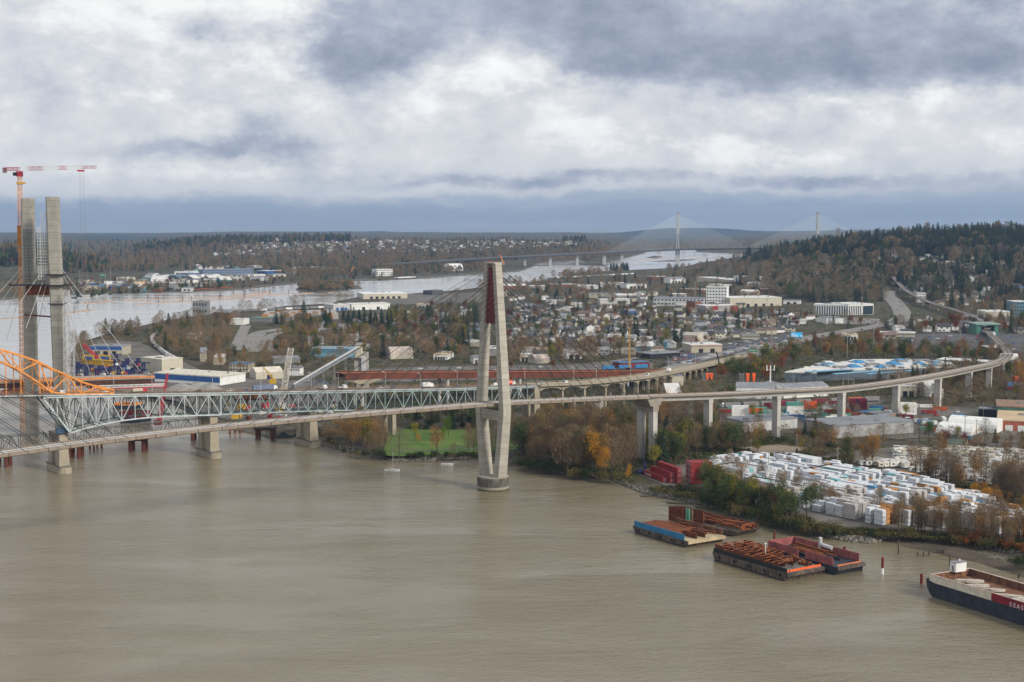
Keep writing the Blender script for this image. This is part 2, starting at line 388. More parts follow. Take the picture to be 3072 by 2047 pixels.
mg = bpy.data.materials.new('ground'); mg.use_nodes = True; n = NT(mg.node_tree); b = n.n['Principled BSDF']
pos = n.n.new('ShaderNodeNewGeometry').outputs['Position']
sp = n.n.new('ShaderNodeSeparateXYZ'); n.l.new(pos, sp.inputs[0])
g1 = n.ramp(n.noise(pos, .012, 6, .65), [(.30, (.045, .050, .024)), (.45, (.080, .068, .040)), (.52, (.115, .105, .085)), (.60, (.052, .058, .026)), (.70, (.13, .115, .09))])
g1 = n.mix(n.rng(n.noise(pos, .15, 4), .5, .7), g1, (.045, .042, .026, 1))
rock = n.mix(n.rng(n.noise(pos, .9, 3, .7), .45, .6), (.055, .050, .042, 1), (.26, .235, .19, 1))
mudc = n.mix(n.rng(n.noise(pos, .06, 4), .4, .6), (.13, .105, .080, 1), (.085, .070, .055, 1))
c = n.mix(n.rng(sp.outputs[2], 2.2, 2.7), rock, g1)
c = n.mix(n.rng(sp.outputs[2], .75, .45), c, mudc)
n.put(b.inputs['Base Color'], c); b.inputs['Roughness'].default_value = .95; b.inputs['Specular IOR Level'].default_value = .05
go = bpy.data.objects.new('ground', npmesh('ground', V_, F_, mg)); COL.objects.link(go); struct(go)
def gz(x, y): return float(G0 + hills(np.array(x), np.array(y)))
# ---------------------------------------------------------------- river
mw = bpy.data.materials.new('river_water'); mw.use_nodes = True; n = NT(mw.node_tree); b = n.n['Principled BSDF']
pos = n.n.new('ShaderNodeNewGeometry').outputs['Position']
big = n.noise(n.vm('MULTIPLY', pos, (.6, 1.5, 1)), .010, 4, .55, 0, .8)
c = n.ramp(n.m('ADD', n.m('MULTIPLY', n.noise(pos, .004, 4), .6), n.m('MULTIPLY', n.noise(n.vm('MULTIPLY', pos, (.5, 1.4, 1)), .022, 6, .62, 0, 1.6), .4)), [(.34, (.170, .140, .082)), (.5, (.202, .173, .112)), (.66, (.240, .213, .156))])
spw = n.n.new('ShaderNodeSeparateXYZ'); n.l.new(pos, spw.inputs[0]); c = n.mix(n.rng(spw.outputs[1], 900, 1500), c, (.44, .43, .41, 1)); n.put(b.inputs['Base Color'], c); b.inputs['IOR'].default_value = 1.36; b.inputs['Specular IOR Level'].default_value = .5  # upriver: silvery sky reflection painted into the water's base colour
n.put(b.inputs['Roughness'], n.m('ADD', n.rng(big, .40, .60, .05, .19), 0))
h1 = n.noise(n.vm('MULTIPLY', pos, (.7, 1, 1)), .85, 3, .6); h2 = n.noise(n.vm('MULTIPLY', pos, (.5, 1, 1)), .24, 5, .65)
hh = n.m('ADD', n.m('MULTIPLY', h1, .7), n.m('MULTIPLY', h2, 1.15))
hh = n.m('MULTIPLY', hh, n.rng(big, .35, .65, .35, 1.1))
hh = n.m('MULTIPLY', hh, n.rng(spw.outputs[1], 900, 1500, 1, .22)); bn = n.n.new('ShaderNodeBump'); bn.inputs['Strength'].default_value = 1; bn.inputs['Distance'].default_value = .62
n.l.new(hh, bn.inputs['Height']); n.l.new(bn.outputs[0], b.inputs['Normal'])
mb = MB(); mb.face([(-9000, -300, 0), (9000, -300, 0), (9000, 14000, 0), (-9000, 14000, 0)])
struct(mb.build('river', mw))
# ---------------------------------------------------------------- far mountains
MM = mat('mountain_forest', (.022, .036, .052), .95, .35, .0012, world=True)
def ridge(name, pts, Y, depth):
    xs = [];
    pts = sorted(pts); px = np.arange(pts[0][0], pts[-1][0] + 1, 25.0); py = np.interp(px, [p[0] for p in pts], [p[1] for p in pts])
    rr = np.random.RandomState(int(Y)); py = py + np.convolve(rr.randn(len(px) + 8), np.ones(9) / 9, 'valid') * 5
    top = np.array([A(a, b_, Y) for a, b_ in zip(px, py)]); L = len(px)
    rows = []
    for k, t in enumerate((0, .3, .6, .85, 1)):
        r = top.copy(); r[:, 1] -= depth * (1 - t); r[:, 0] *= (r[:, 1] / Y); r[:, 2] = -5 + (top[:, 2] + 5) * t ** .8 + rr.randn(L) * 10 * t * (1 - t); rows.append(r)
    back = top.copy(); back[:, 1] += depth; back[:, 2] = -5; rows.append(back)
    V = np.concatenate(rows); i2 = np.arange(len(rows) * L).reshape(len(rows), L)
    Fc = np.stack([i2[:-1, :-1], i2[:-1, 1:], i2[1:, 1:], i2[1:, :-1]], -1).reshape(-1, 4)
    o = bpy.data.objects.new(name, npmesh(name, V, Fc, MM)); COL.objects.link(o); struct(o)
ridge('hills', [(-900, 710), (0, 716), (180, 714), (250, 705), (330, 701), (420, 709), (700, 716), (950, 704), (1100, 706), (1300, 716), (1700, 716), (2300, 712), (3072, 712), (4000, 710)], 11000, 1500)
ridge('mountains', [(-1200, 698), (0, 702), (200, 706), (500, 700), (700, 694), (900, 698), (1150, 696), (1380, 704), (1700, 706), (1860, 696), (2000, 686), (2140, 688), (2300, 697), (2500, 692), (2800, 690), (3072, 688), (4400, 688)], 14500, 2200)
# ---------------------------------------------------------------- curves
def crom(pts, step=12.0):
    out = []; n = len(pts)
    for i in range(n - 1):
        p0, p1, p2, p3 = pts[max(0, i - 1)], pts[i], pts[i + 1], pts[min(n - 1, i + 2)]
        k = max(1, int(math.hypot(p2[0] - p1[0], p2[1] - p1[1]) / step))
        for j in range(k):
            t = j / k
            out.append(tuple(.5 * ((2 * p1[a]) + (-p0[a] + p2[a]) * t + (2 * p0[a] - 5 * p1[a] + 4 * p2[a] - p3[a]) * t * t + (-p0[a] + 3 * p1[a] - 3 * p2[a] + p3[a]) * t ** 3) for a in range(3)))
    out.append(tuple(pts[-1])); return out
def path_at(pts, x_px):          # point on a sampled path whose photo column is x_px
    best = None
    for i in range(len(pts) - 1):
        a = proj(*pts[i])[0]; b = proj(*pts[i + 1])[0]
        if (a - x_px) * (b - x_px) <= 0 and a != b:
            t = (x_px - a) / (b - a); d = unit((pts[i + 1][0] - pts[i][0], pts[i + 1][1] - pts[i][1], 0)); return lerp(pts[i], pts[i + 1], t), d
    k = 0 if x_px < proj(*pts[0])[0] else len(pts) - 2
    d = unit((pts[k + 1][0] - pts[k][0], pts[k + 1][1] - pts[k][1], 0)); return pts[k if k == 0 else -1], d
def side(d): return (d[1], -d[0], 0.0)     # to the right of travel direction
# ---------------------------------------------------------------- 1. cable-stayed rail bridge with its viaduct
D1 = (.766, .643, 0); S1 = side(D1)                 # along / towards camera right
PB = (-10.3, 770.0, 0)
def on1(s, l=0.0, z=0.0): return (PB[0] + D1[0] * s + S1[0] * l, PB[1] + D1[1] * s + S1[1] * l, z)
rail = thing('cable_stayed_rail_bridge', 'slender concrete cable-stayed rail bridge with one tall grey pylon and red panel', 'bridge', (PB[0], PB[1], 0))
pts = [A(-260, 1390, 555), A(0, 1356, 598), A(330, 1313, 632), A(650, 1277, 663), A(1050, 1240, 715), A(1478, 1207, 770), A(1700, 1196, 805), A(1930, 1187, 846), A(2120, 1181, 893), A(2330, 1172, 935),
       A(2525, 1162, 985), A(2690, 1142, 1035), A(2815, 1122, 1085), A(2910, 1103, 1150), A(2985, 1087, 1235), A(3022, 1068, 1335), A(3018, 1047, 1450), A(2992, 1020, 1600), A(2962, 992, 1780)]
RP = crom(pts, 9)
RP1 = [p for p in RP if p[1] <= 846.01]; RP2 = [p for p in RP if p[1] >= 845.9]
mb = MB(); mb.sweep(RP1, [(-5.6, .1), (-5.6, -1.5), (-4.6, -1.9), (4.6, -1.9), (5.6, -1.5), (5.6, .1), (5.3, .1), (5.3, -.7), (-5.3, -.7), (-5.3, .1)])
for k in range(1, len(RP1), 1):
    p = RP1[k]; d = unit(vsub(RP1[k], RP1[k - 1])); s_ = side(d); q = vadd(p, s_, 5.66)
    mb.beam(vadd(q, (0, 0, .15)), vadd(q, (0, 0, -1.75)), .22, .12, 1, side=(d[0], d[1], 0))
mb.build('deck', [C_DECK, M_BLK], rail)
mb = MB()
def prof2(k):
    return [(-4.6, .3), (-4.6, -.9), (-2.6, -1.4), (-2.0, -3.6), (2.0, -3.6), (2.6, -1.4), (4.6, -.9), (4.6, .3), (4.3, .3), (4.3, -.5), (-4.3, -.5), (-4.3, .3)]
mb.sweep(RP2, prof2, 0, [1, 0, 0, 0, 0, 0, 1, 1, 1, 1, 1, 1]); mb.build('viaduct_girder', [C_GIR, C_DECK], rail)
for l in (-2.9, -1.5, 1.5, 2.9): mb = MB(); mb.sweep(RP[::2] + [RP[-1]], [(l - .14, -.55), (l - .14, -.2), (l + .14, -.2), (l + .14, -.55)]); mb.build('rail', M_LGREY, rail)
mb = MB(); mb.sweep(RP[::2] + [RP[-1]], [(-4.2, -.46), (-4.2, -.44), (4.2, -.44), (4.2, -.46)]); mb.build('track_bed', mat('track_brown', (.13, .095, .075), .9, .3), rail)
mb = MB()
for l in (-4.9, 4.9):
    for k in range(0, len(RP1) - 1): mb.beam(vadd(RP1[k], (0, 0, .75)), vadd(RP1[k + 1], (0, 0, .75)), .1) if k % 1 == 0 else 0
for k in range(0, len(RP2) - 1):
    q = vadd(RP2[k], side(unit(vsub(RP2[k + 1], RP2[k]))), 4.45); mb.beam(q, vadd(q, (0, 0, 1.2)), .16)
mb.build('handrail', M_GREY, rail)
C_FT = mat('soot_stain', (.055, .05, .045), .9, .3, .35, col2=(.17, .155, .13), stretch=(1, 1, .35), world=True)
def pylon(s0, root):
    zs = [(123.5, 3.5, 4.4, 2.6), (96, 6.0, 4.7, 3.0), (70, 8.1, 5.0, 3.4), (44, 10.2, 5.4, 3.9), (7.5, 5.9, 6.0, 4.3)]
    for sg in (1, -1):
        mb = MB()
        for (z1, o1, a1, b1), (z0, o0, a0, b0) in zip(zs, zs[1:]):
            def ring(z, o, a, b): return [on1(s0 + u * a / 2, sg * o + v * b / 2, z) for u, v in ((-1, 1), (1, 1), (1, -1), (-1, -1))]
            mb.hexa(ring(z0, o0, a0, b0), ring(z1, o1, a1, b1))
        mb.build('leg', C_PYL, root)
    mb = MB(); mb.hexa([on1(s0 + u, v, 91) for u, v in ((-1.3, 4.7), (1.3, 4.7), (1.3, -4.7), (-1.3, -4.7))], [on1(s0 + u, v, 121.3) for u, v in ((-1.1, 2.0), (1.1, 2.0), (1.1, -2.0), (-1.1, -2.0))])
    mb.build('red_panel', M_RED, root)
    mb = MB(); mb.hexa([on1(s0 + u, v, 38.5) for u, v in ((-1.9, 7.9), (1.9, 7.9), (1.9, -7.9), (-1.9, -7.9))], [on1(s0 + u, v, 44.2) for u, v in ((-1.9, 8.3), (1.9, 8.3), (1.9, -8.3), (-1.9, -8.3))])
    mb.build('crossbeam', C_PYL, root)
    mb = MB(); c = on1(s0, 0, 0); mb.tube((c[0], c[1], -2), (c[0], c[1], 7.2), 8.75, n=40); mb.tube((c[0], c[1], 7.2), (c[0], c[1], 7.55), 8.3, n=40)
    m = conc('footing_concrete', (.30, .27, .22)); mb.build('footing', m, root); mb = MB(); mb.tube((c[0], c[1], 2.2), (c[0], c[1], 7.0), 8.79, n=40, cap=False); mb.build('stained_band', C_FT, root); mb = MB(); mb.tube((c[0], c[1], -1), (c[0], c[1], .9), 8.79, n=40, cap=False); mb.build('tide_band', mat('algae', (.085, .085, .035), .8, .3, .6), root)
    mb = MB()
    for k in range(20):
        t = 2 * math.pi * k / 24; q = (c[0] + 8.3 * math.cos(t), c[1] + 8.3 * math.sin(t), 7.55); t2 = t + 2 * math.pi / 24; q2 = (c[0] + 8.3 * math.cos(t2), c[1] + 8.3 * math.sin(t2), 7.55)
        mb.beam(q, vadd(q, (0, 0, 1.1)), .1); mb.beam(vadd(q, (0, 0, 1.1)), vadd(q2, (0, 0, 1.1)), .08)
    mb.build('footing_railing', M_GREY, root)
    mb = MB(); q = on1(s0, 0, 123.5); mb.box(q, (5.6, 9.4, .7), math.atan2(D1[1], D1[0])); mb.box(on1(s0, 3.4, 124.2), (.5, .5, 1.0), 0, 1); mb.box(on1(s0, -3.4, 124.2), (.5, .5, 1.0), 0, 1)
    mb.build('top_cap', [C_PYL, M_CRED], root)
    for sg in (1, -1):
        for dr in (1, -1):
            for k in range(12):
                t = (k + 1) / 12; z = 93 + 28 * t ** .8; off = 6.3 + (3.4 - 6.3) * (z - 91) / 32; s1 = s0 + dr * (14 + t * 112)
                if dr < 0: s1 = s0 - (14 + t * 152)
                # deck height there
                q = on1(s1, sg * 5.2, 0); best = min(RP, key=lambda p: (p[0] - q[0]) ** 2 + (p[1] - q[1]) ** 2)
                mb = MB(); mb.tube(on1(s0 + dr * 1.9, sg * off, z), (q[0], q[1], best[2]), .12, n=4, cap=False); mb.build('stay_cable', M_CAB, root)
pylon(0, rail); pylon(-340, rail)
def rpier(px, w=3.6, dpt=5.4, head=True):
    p, d = path_at(RP2, px); g = gz(p[0], p[1]); a = math.atan2(d[1], d[0]); mb = MB()
    mb.box((p[0], p[1], g - 1), (w, dpt, p[2] - 5.3 - g), a)
    if head: mb.box((p[0], p[1], p[2] - 6.3), (w, dpt, 1.0), a, 0, (w + .8, dpt + .3)); mb.box((p[0], p[1], p[2] - 5.3), (w + .8, dpt + .3, 1.75), a)
    mb.build('pier', C_GIR, rail)
for px in (2125, 2330, 2525, 2690, 2815, 2908, 2968, 3005): rpier(px, 3.4, 4.6)
for k in range(3):
    p = RP2[-1 - 14 * k - 4]; g = gz(p[0], p[1]); mb = MB(); mb.box((p[0], p[1], g - 1), (2.4, 3.5, p[2] - 3 - g), 0); mb.build('pier', C_GIR, rail)
p, d = path_at(RP2, 1942); a = math.atan2(d[1], d[0])
for l in (4.6, -4.6):
    q = vadd(p, side(d), l); mb = MB(); mb.box((q[0], q[1], 0), (4.0, 3.6, p[2] - 9), a); mb.build('pier', C_GIR, rail)
mb = MB(); mb.box((p[0], p[1], p[2] - 9), (5.2, 13.6, 3.2), a); mb.box((p[0], p[1], p[2] - 5.8), (9, 12.5, 4.0), a, 0, (14, 13)); mb.build('pier_cap', C_PIER, rail)
mb = MB()          # cross-frame signs over the track
for px in (2545, 2680):
    q, d = path_at(RP2, px)
    for l in (-4.4, 4.4): v = vadd(q, side(d), l); mb.beam(v, vadd(v, (0, 0, 5)), .18)
    mb.beam(vadd(vadd(q, side(d), -4.4), (0, 0, 5)), vadd(vadd(q, side(d), 4.4), (0, 0, 5)), .18)
mb.build('track_gantry', M_LGREY, rail)
# guideway on, beyond the station, up the hill
hp = [A(2962, 992, 1780), A(2935, 972, 1950), A(2870, 953, 2120), A(2790, 930, 2330), A(2720, 907, 2560), A(2676, 890, 2760), A(2664, 876, 2900), A(2676, 864, 3020), A(2690, 858, 3100)]
hp = crom([(p[0], p[1], gz(p[0], p[1]) + 9) for p in hp], 20)
gw = thing('elevated_guideway', 'elevated rail guideway curving up the wooded hill beyond the green station', 'guideway', (hp[0][0], hp[0][1], 0))
mb = MB(); mb.sweep(hp, [(-4.4, .9), (-4.4, -.6), (-2, -2.2), (2, -2.2), (4.4, -.6), (4.4, .9), (4.0, .9), (4.0, -.3), (-4.0, -.3), (-4.0, .9)]); mb.build('girder', C_DECK, gw)
for l in (-2.6, -1, 1, 2.6): mb = MB(); mb.sweep(hp, [(l - .2, -.28), (l - .2, 0), (l + .2, 0), (l + .2, -.28)]); mb.build('rail', M_LGREY, gw)
mb = MB(); mb.sweep(hp, [(-3.9, -.29), (-3.9, -.27), (3.9, -.27), (3.9, -.29)]); mb.build('track_bed', mat('track_brown', (.13, .095, .075), .9, .3), gw)
for k in range(2, len(hp), 3):
    g = gz(hp[k][0], hp[k][1]); mb = MB(); mb.box((hp[k][0], hp[k][1], g - 1), (2, 2.6, hp[k][2] - 2.2 - g + 1.01)); mb.build('column', C_DECK, gw)
# station
sp_ = RP[-1]; g = gz(sp_[0], sp_[1]); stn = thing('station', 'green metal rail station straddling the elevated guideway', 'station', (sp_[0], sp_[1], g))
mb = MB()
for u in (-14, 14): mb.box((sp_[0] + u * .8, sp_[1] + 14, g), (5, 30, sp_[2] + 7 - g))
mb.build('wall', mat('station_green', (.07, .20, .15), .5, .15), stn)
mb = MB(); mb.box((sp_[0], sp_[1] + 14, sp_[2] + 7), (31, 33, 1.8)); mb.build('roof', mat('station_roof', (.22, .31, .27), .6, .1), stn)
# train on the track near the station
q = RP[-12]; d = unit(vsub(RP[-11], q)); tr = thing('train', 'short white rail car on the guideway in front of the green station', 'train', vadd(q, side(d), 2))
mb = MB(); o = vadd(q, side(d), 2); mb.beam(vadd(vadd(o, d, -9), (0, 0, 1.6)), vadd(vadd(o, d, 9), (0, 0, 1.6)), 2.6, 3.2); mb.build('body', M_WHT, tr)
mb = MB(); mb.beam(vadd(vadd(o, d, -8.6), (0, 0, 2.1)), vadd(vadd(o, d, 8.6), (0, 0, 2.1)), 2.66, .9); mb.build('window', M_GLS, tr)
# ---------------------------------------------------------------- 2. old steel truss bridge
Q1 = P(188, 1417); Q2 = P(638, 1372); Q3 = P(935, 1339)
D2 = unit((Q3[0] - Q1[0], Q3[1] - Q1[1], 0)); S2 = side(D2); A2 = math.atan2(D2[1], D2[0]); L3 = math.hypot(Q3[0] - Q1[0], Q3[1] - Q1[1])
def s_at(px):      # distance along bridge line whose photo column (at deck) is px
    lo, hi = -200.0, 400.0
    for _ in range(50):
        m_ = (lo + hi) / 2
        if proj(Q1[0] + D2[0] * m_, Q1[1] + D2[1] * m_, 40)[0] < px: lo = m_
        else: hi = m_
    return lo
def zdeck(s):
    px = proj(Q1[0] + D2[0] * s, Q1[1] + D2[1] * s, 40)[0]
    py = np.interp(px, [-400, 0, 700, 1350, 1600], [1190, 1184, 1174, 1162, 1154])
    return A(px, py, Q1[1] + D2[1] * s)[2]
def on2(s, l=0.0, dz=0.0): return (Q1[0] + D2[0] * s + S2[0] * l, Q1[1] + D2[1] * s + S2[1] * l, zdeck(s) + dz)
old = thing('steel_truss_bridge', 'old steel truss road bridge with orange arch end and pale blue deck trusses', 'bridge', (Q1[0], Q1[1], 0))
sE = s_at(1594); sW = s_at(-120); W2 = 6.6
ps = [on2(sW + (sE - sW) * k / 60) for k in range(61)]
mb = MB(); mb.sweep(ps, [(-W2 - .6, 0), (-W2 - .6, -.7), (W2 + .6, -.7), (W2 + .6, 0)]); mb.build('deck', C_DECK, old)
mb = MB(); mb.sweep(ps, [(W2 + .62, .05), (W2 + .62, -.55), (W2 + .8, -.55), (W2 + .8, .05)]); mb.sweep(ps, [(-5.8, .01), (-5.8, .012), (5.8, .012), (5.8, .01)], 1); mb.build('fascia', [M_TRW, M_ASPH], old)
mb = MB(); n_ = 220
for l in (W2 + .4, -W2 - .4):
    for zz in (.55, 1.15):
        for k in range(60): mb.beam(vadd(on2(sW + (sE - sW) * k / 60, l), (0, 0, zz)), vadd(on2(sW + (sE - sW) * (k + 1) / 60, l), (0, 0, zz)), .12)
    for k in range(n_): q = on2(sW + (sE - sW) * k / n_, l); mb.beam(q, vadd(q, (0, 0, 1.25)), .13)
mb.build('railing', M_WOOD, old)
# trusses: list of panel columns in the photo, with bottom chord drop in metres
def truss(pxs, drop, l, mt, name, diag0=1, wd=.5):
    S = [s_at(x) for x in pxs]; mb = MB(); T = [on2(s, l, -1.35) for s in S]; B_ = [on2(s, l, -1.35 - d_) for s, d_ in zip(S, drop)]
    for k in range(len(S)):
        mb.beam(T[k], B_[k], .42, .42, side=S2) if drop[k] > .5 else 0
        if k:
            mb.beam(T[k - 1], T[k], wd, .9); mb.beam(B_[k - 1], B_[k], wd, .8)
            if (k + diag0) % 2: mb.beam(T[k - 1], B_[k], .42, .42, side=S2)
            else: mb.beam(B_[k - 1], T[k], .42, .42, side=S2)
    mb.build(name, mt, old)
left = [120, 160, 197, 235, 275, 313, 352, 392, 430, 466, 505, 540, 576, 612, 648]
ldr = [.6, 11, 21, 19, 17.2, 15.8, 14.6, 13.8, 13.2, 12.9, 12.8, 12.7, 12.6, 12.6, 12.6]
mid = [650 + i * (1168 - 650) / 18 for i in range(19)]; mdr = [12.4 - .6 * math.sin(math.pi * i / 18) for i in range(19)]
rgt = [1168 + i * (1592 - 1168) / 16 for i in range(17)]; rdr = [11.6] * 17
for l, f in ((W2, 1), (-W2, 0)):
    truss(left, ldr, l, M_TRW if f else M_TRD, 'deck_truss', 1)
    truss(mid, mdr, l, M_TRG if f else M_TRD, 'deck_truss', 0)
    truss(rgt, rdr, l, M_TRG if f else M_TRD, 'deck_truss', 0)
mb = MB()          # floor beams, sway bracing, stringer shadow
for x in left + mid[1:] + rgt[1:]:
    s = s_at(x); mb.beam(on2(s, -W2, -1.3), on2(s, W2, -1.3), .5, 1.0)
for x, dd in list(zip(left, ldr))[1:] + list(zip(mid, mdr))[1:] + list(zip(rgt, rdr))[1:]:
    s = s_at(x); mb.beam(on2(s, -W2, -1.3 - dd), on2(s, W2, -1.3 - dd), .35); mb.beam(on2(s, -W2, -1.8), on2(s, W2, -1.3 - dd), .25); mb.beam(on2(s, W2, -1.8), on2(s, -W2, -1.3 - dd), .25)
for l in (-4, -1.4, 1.4, 4):
    for k in range(60): mb.beam(on2(sW + (sE - sW) * k / 60, l, -1.0), on2(sW + (sE - sW) * (k + 1) / 60, l, -1.0), .4, .8)
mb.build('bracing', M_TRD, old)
# orange through-arch at the left
ax = [-400, -330, -250, -170, -90, -30, 10, 54, 110, 143, 195, 233, 280, 330]
up = [930, 955, 980, 1005, 1028, 1043, 1052, 1066, 1086, 1104, 1127, 1145, 1160, 1170]
lw = [960, 985, 1010, 1035, 1060, 1076, 1090, 1112, 1150, 1176, None, None, None, None]
def arch(l, mt, tag_):
    mb = MB(); S = [s_at(x) for x in ax]
    def pt(i, py): s = S[i]; q = on2(s, W2, 0); z = A(ax[i], py, q[1])[2]; r = on2(s, l, 0); return (r[0], r[1], z)
    U_ = [pt(i, up[i]) for i in range(len(ax))]; Lw = [pt(i, lw[i]) if lw[i] else on2(S[i], l, .3) for i in range(len(ax))]
    for i in range(len(ax)):
        b_ = on2(S[i], l, .2)
        if U_[i][2] - b_[2] > .8: mb.beam(U_[i], b_, .45, .45, side=S2)
        if i:
            mb.beam(U_[i - 1], U_[i], .9, .9); mb.beam(Lw[i - 1], Lw[i], .75, .75)
            if i % 2: mb.beam(U_[i - 1], Lw[i] if lw[i] else on2(S[i], l, .3), .6, .6, side=S2)
            else: mb.beam(Lw[i - 1] if lw[i - 1] else on2(S[i - 1], l, .3), U_[i], .6, .6, side=S2)
    mb.build(tag_, mt, old); return U_, Lw
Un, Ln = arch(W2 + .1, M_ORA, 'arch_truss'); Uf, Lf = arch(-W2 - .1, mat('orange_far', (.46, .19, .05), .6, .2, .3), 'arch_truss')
mb = MB()
for i in range(len(ax)):
    if Un[i][2] - zdeck(s_at(ax[i])) > 5.5:
        mb.beam(Un[i], Uf[i], .5, .6); mb.beam(Ln[i], Lf[i], .4, .5) if lw[i] and Ln[i][2] > zdeck(s_at(ax[i])) + 5 else 0
        if i: mb.beam(Un[i - 1], Uf[i], .3, .3)
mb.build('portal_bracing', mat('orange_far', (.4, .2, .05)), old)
def opier(Q, wbase, ztop, s_len=19):
    mb = MB(); c = (Q[0] - S2[0] * 6.0, Q[1] - S2[1] * 6.0)
    mb.box((c[0], c[1], -3), (8.2, s_len, 6.6), A2)            # plinth
    e = [(c[0] + S2[0] * s_len / 2 * k, c[1] + S2[1] * s_len / 2 * k) for k in (1, -1)]
    for x, y in e: mb.tube((x, y, -3), (x, y, 3.6), 4.1, n=20)
    mb.build('pier_base', C_OLD, old)
    mb = MB(); mb.box((c[0], c[1], 3.6), (7.6, s_len + 6.4, .7), A2); mb.build('pier_ledge', C_DARK, old)
    mb = MB()
    for k in (1, -1): q = (c[0] + S2[0] * 6.6 * k, c[1] + S2[1] * 6.6 * k, 4.3); mb.box(q, (6.2, 6.4, ztop - 4.3), A2, 0, (4.6, 4.4))
    mb.box((c[0], c[1], 4.3), (2.6, 12, ztop - 6), A2); mb.build('pier_shaft', C_OLD, old)
    mb = MB(); mb.box((c[0], c[1], ztop - 3), (5.6, 17.6, 3.2), A2); mb.build('pier_crosshead', C_DARK, old)
for Q, s_ in ((Q1, 0), (Q2, s_at(640)), (Q3, s_at(937))):
    dr = np.interp(proj(Q[0], Q[1], 40)[0], [188, 640, 937], [21.5, 13.2, 12.6]); opier(Q, 8, zdeck(s_) - 1.9 - dr)
mb = MB(); q = on2(0, 4, -1.35 - 21.5 + 1.2); mb.box((q[0], q[1], q[2] - 1), (9, 1.4, 3.4), A2); mb.build('bearing_housing', mat('bearing_blue', (.04, .09, .14)), old)
for px, w_ in ((1166, 3.0), (1592, 5.2)):
    s_ = s_at(px); q = on2(s_, 0, 0); zt = zdeck(s_) - (14 if px < 1500 else 1.0)
    for l in (W2 - 1, -W2 + 1): r = on2(s_, l); mb = MB(); mb.box((r[0], r[1], -1), (w_, w_, zt + 1), A2, 0, (w_ * .86, w_ * .86)); mb.build('pier_shaft', C_OLD, old)
    mb = MB(); mb.box((q[0], q[1], zt - 4), (w_ * .8, 2 * W2 - 3, 3.5), A2); mb.build('pier_crosshead', C_OLD, old)
# concrete arched approach, curving away to the highway
ap = [on2(sE), A(1668, 1151, 1047), A(1737, 1148, 1063), A(1800, 1143, 1085), A(1860, 1137, 1115), A(1920, 1130, 1155), A(1975, 1121, 1205), A(2030, 1111, 1260), A(2085, 1100, 1325), A(2140, 1089, 1400), A(2190, 1078, 1450), A(2238, 1066, 1500)]
ap[0] = (ap[0][0] + D2[0] * .5, ap[0][1] + D2[1] * .5, ap[0][2] - .01)
AP = crom(ap, 8)
ba = thing('concrete_approach_viaduct', 'grey concrete viaduct on arched beams, from the old truss bridge to the highway', 'viaduct', (AP[0][0], AP[0][1], 0))
mb = MB(); mb.sweep(AP, [(-8, .0), (-8, -1.0), (8, -1.0), (8, .0)]); mb.build('deck', C_OLD, ba)
mb = MB()
for l in (-7.8, 7.8):
    mb.sweep(AP, [(l - .15, 0), (l - .15, .35), (l + .15, .35), (l + .15, 0)]); mb.sweep(AP, [(l - .12, .95), (l - .12, 1.2), (l + .12, 1.2), (l + .12, .95)])
    for k in range(len(AP) - 1):
        for t in (0, .33, .66):
            p = lerp(AP[k], AP[k + 1], t); d = unit(vsub(AP[k + 1], AP[k])); q = vadd(p, side(d), l); mb.beam(q, vadd(q, (0, 0, 1)), .28)
mb.build('parapet', C_OLD, ba)
bx = [1600, 1668, 1737, 1797, 1850, 1892, 1925, 1950, 1973, 1995, 2015, 2034, 2052, 2070, 2088, 2105]
bp = [path_at(AP, x) for x in bx]
for i, (p, d) in enumerate(bp):
    g = 2.0
    if i:
        for l in (-5.5, 5.5):
            q = vadd(p, side(d), l); mb = MB(); a_ = math.atan2(d[1], d[0]); mb.box((q[0], q[1], g), (2.1, 2.1, p[2] - 4.6 - g), a_, 0, (1.9, 1.9)); mb.box((q[0], q[1], p[2] - 4.6), (2.6, 2.6, .9), a_); mb.build('column', C_OLD, ba)
    if i < len(bp) - 1:
        for l in (-5.5, 5.5):
            p2, d2 = bp[i + 1]; a = vadd(p, side(d), l); b_ = vadd(p2, side(d2), l); mb = MB(); n2 = 12; pr = []
            for k in range(n2 + 1):
                t = k / n2; c_ = lerp(a, b_, t); hgt = 1.5 + 2.3 * abs(2 * t - 1) ** 3.2; pr.append((c_, hgt))
            for (c0, h0), (c1, h1) in zip(pr, pr[1:]):
                s_ = side(unit(vsub(c1, c0))); Bq = []; Tq = []
                for c_, h_, u in ((c0, h0, 1), (c0, h0, -1), (c1, h1, -1), (c1, h1, 1)): v = vadd(c_, s_, .45 * u); Bq.append((v[0], v[1], v[2] - 1 - h_)); Tq.append((v[0], v[1], v[2] - 1))
                mb.hexa(Bq, Tq)
            mb.build('arch_beam', C_OLD, ba)
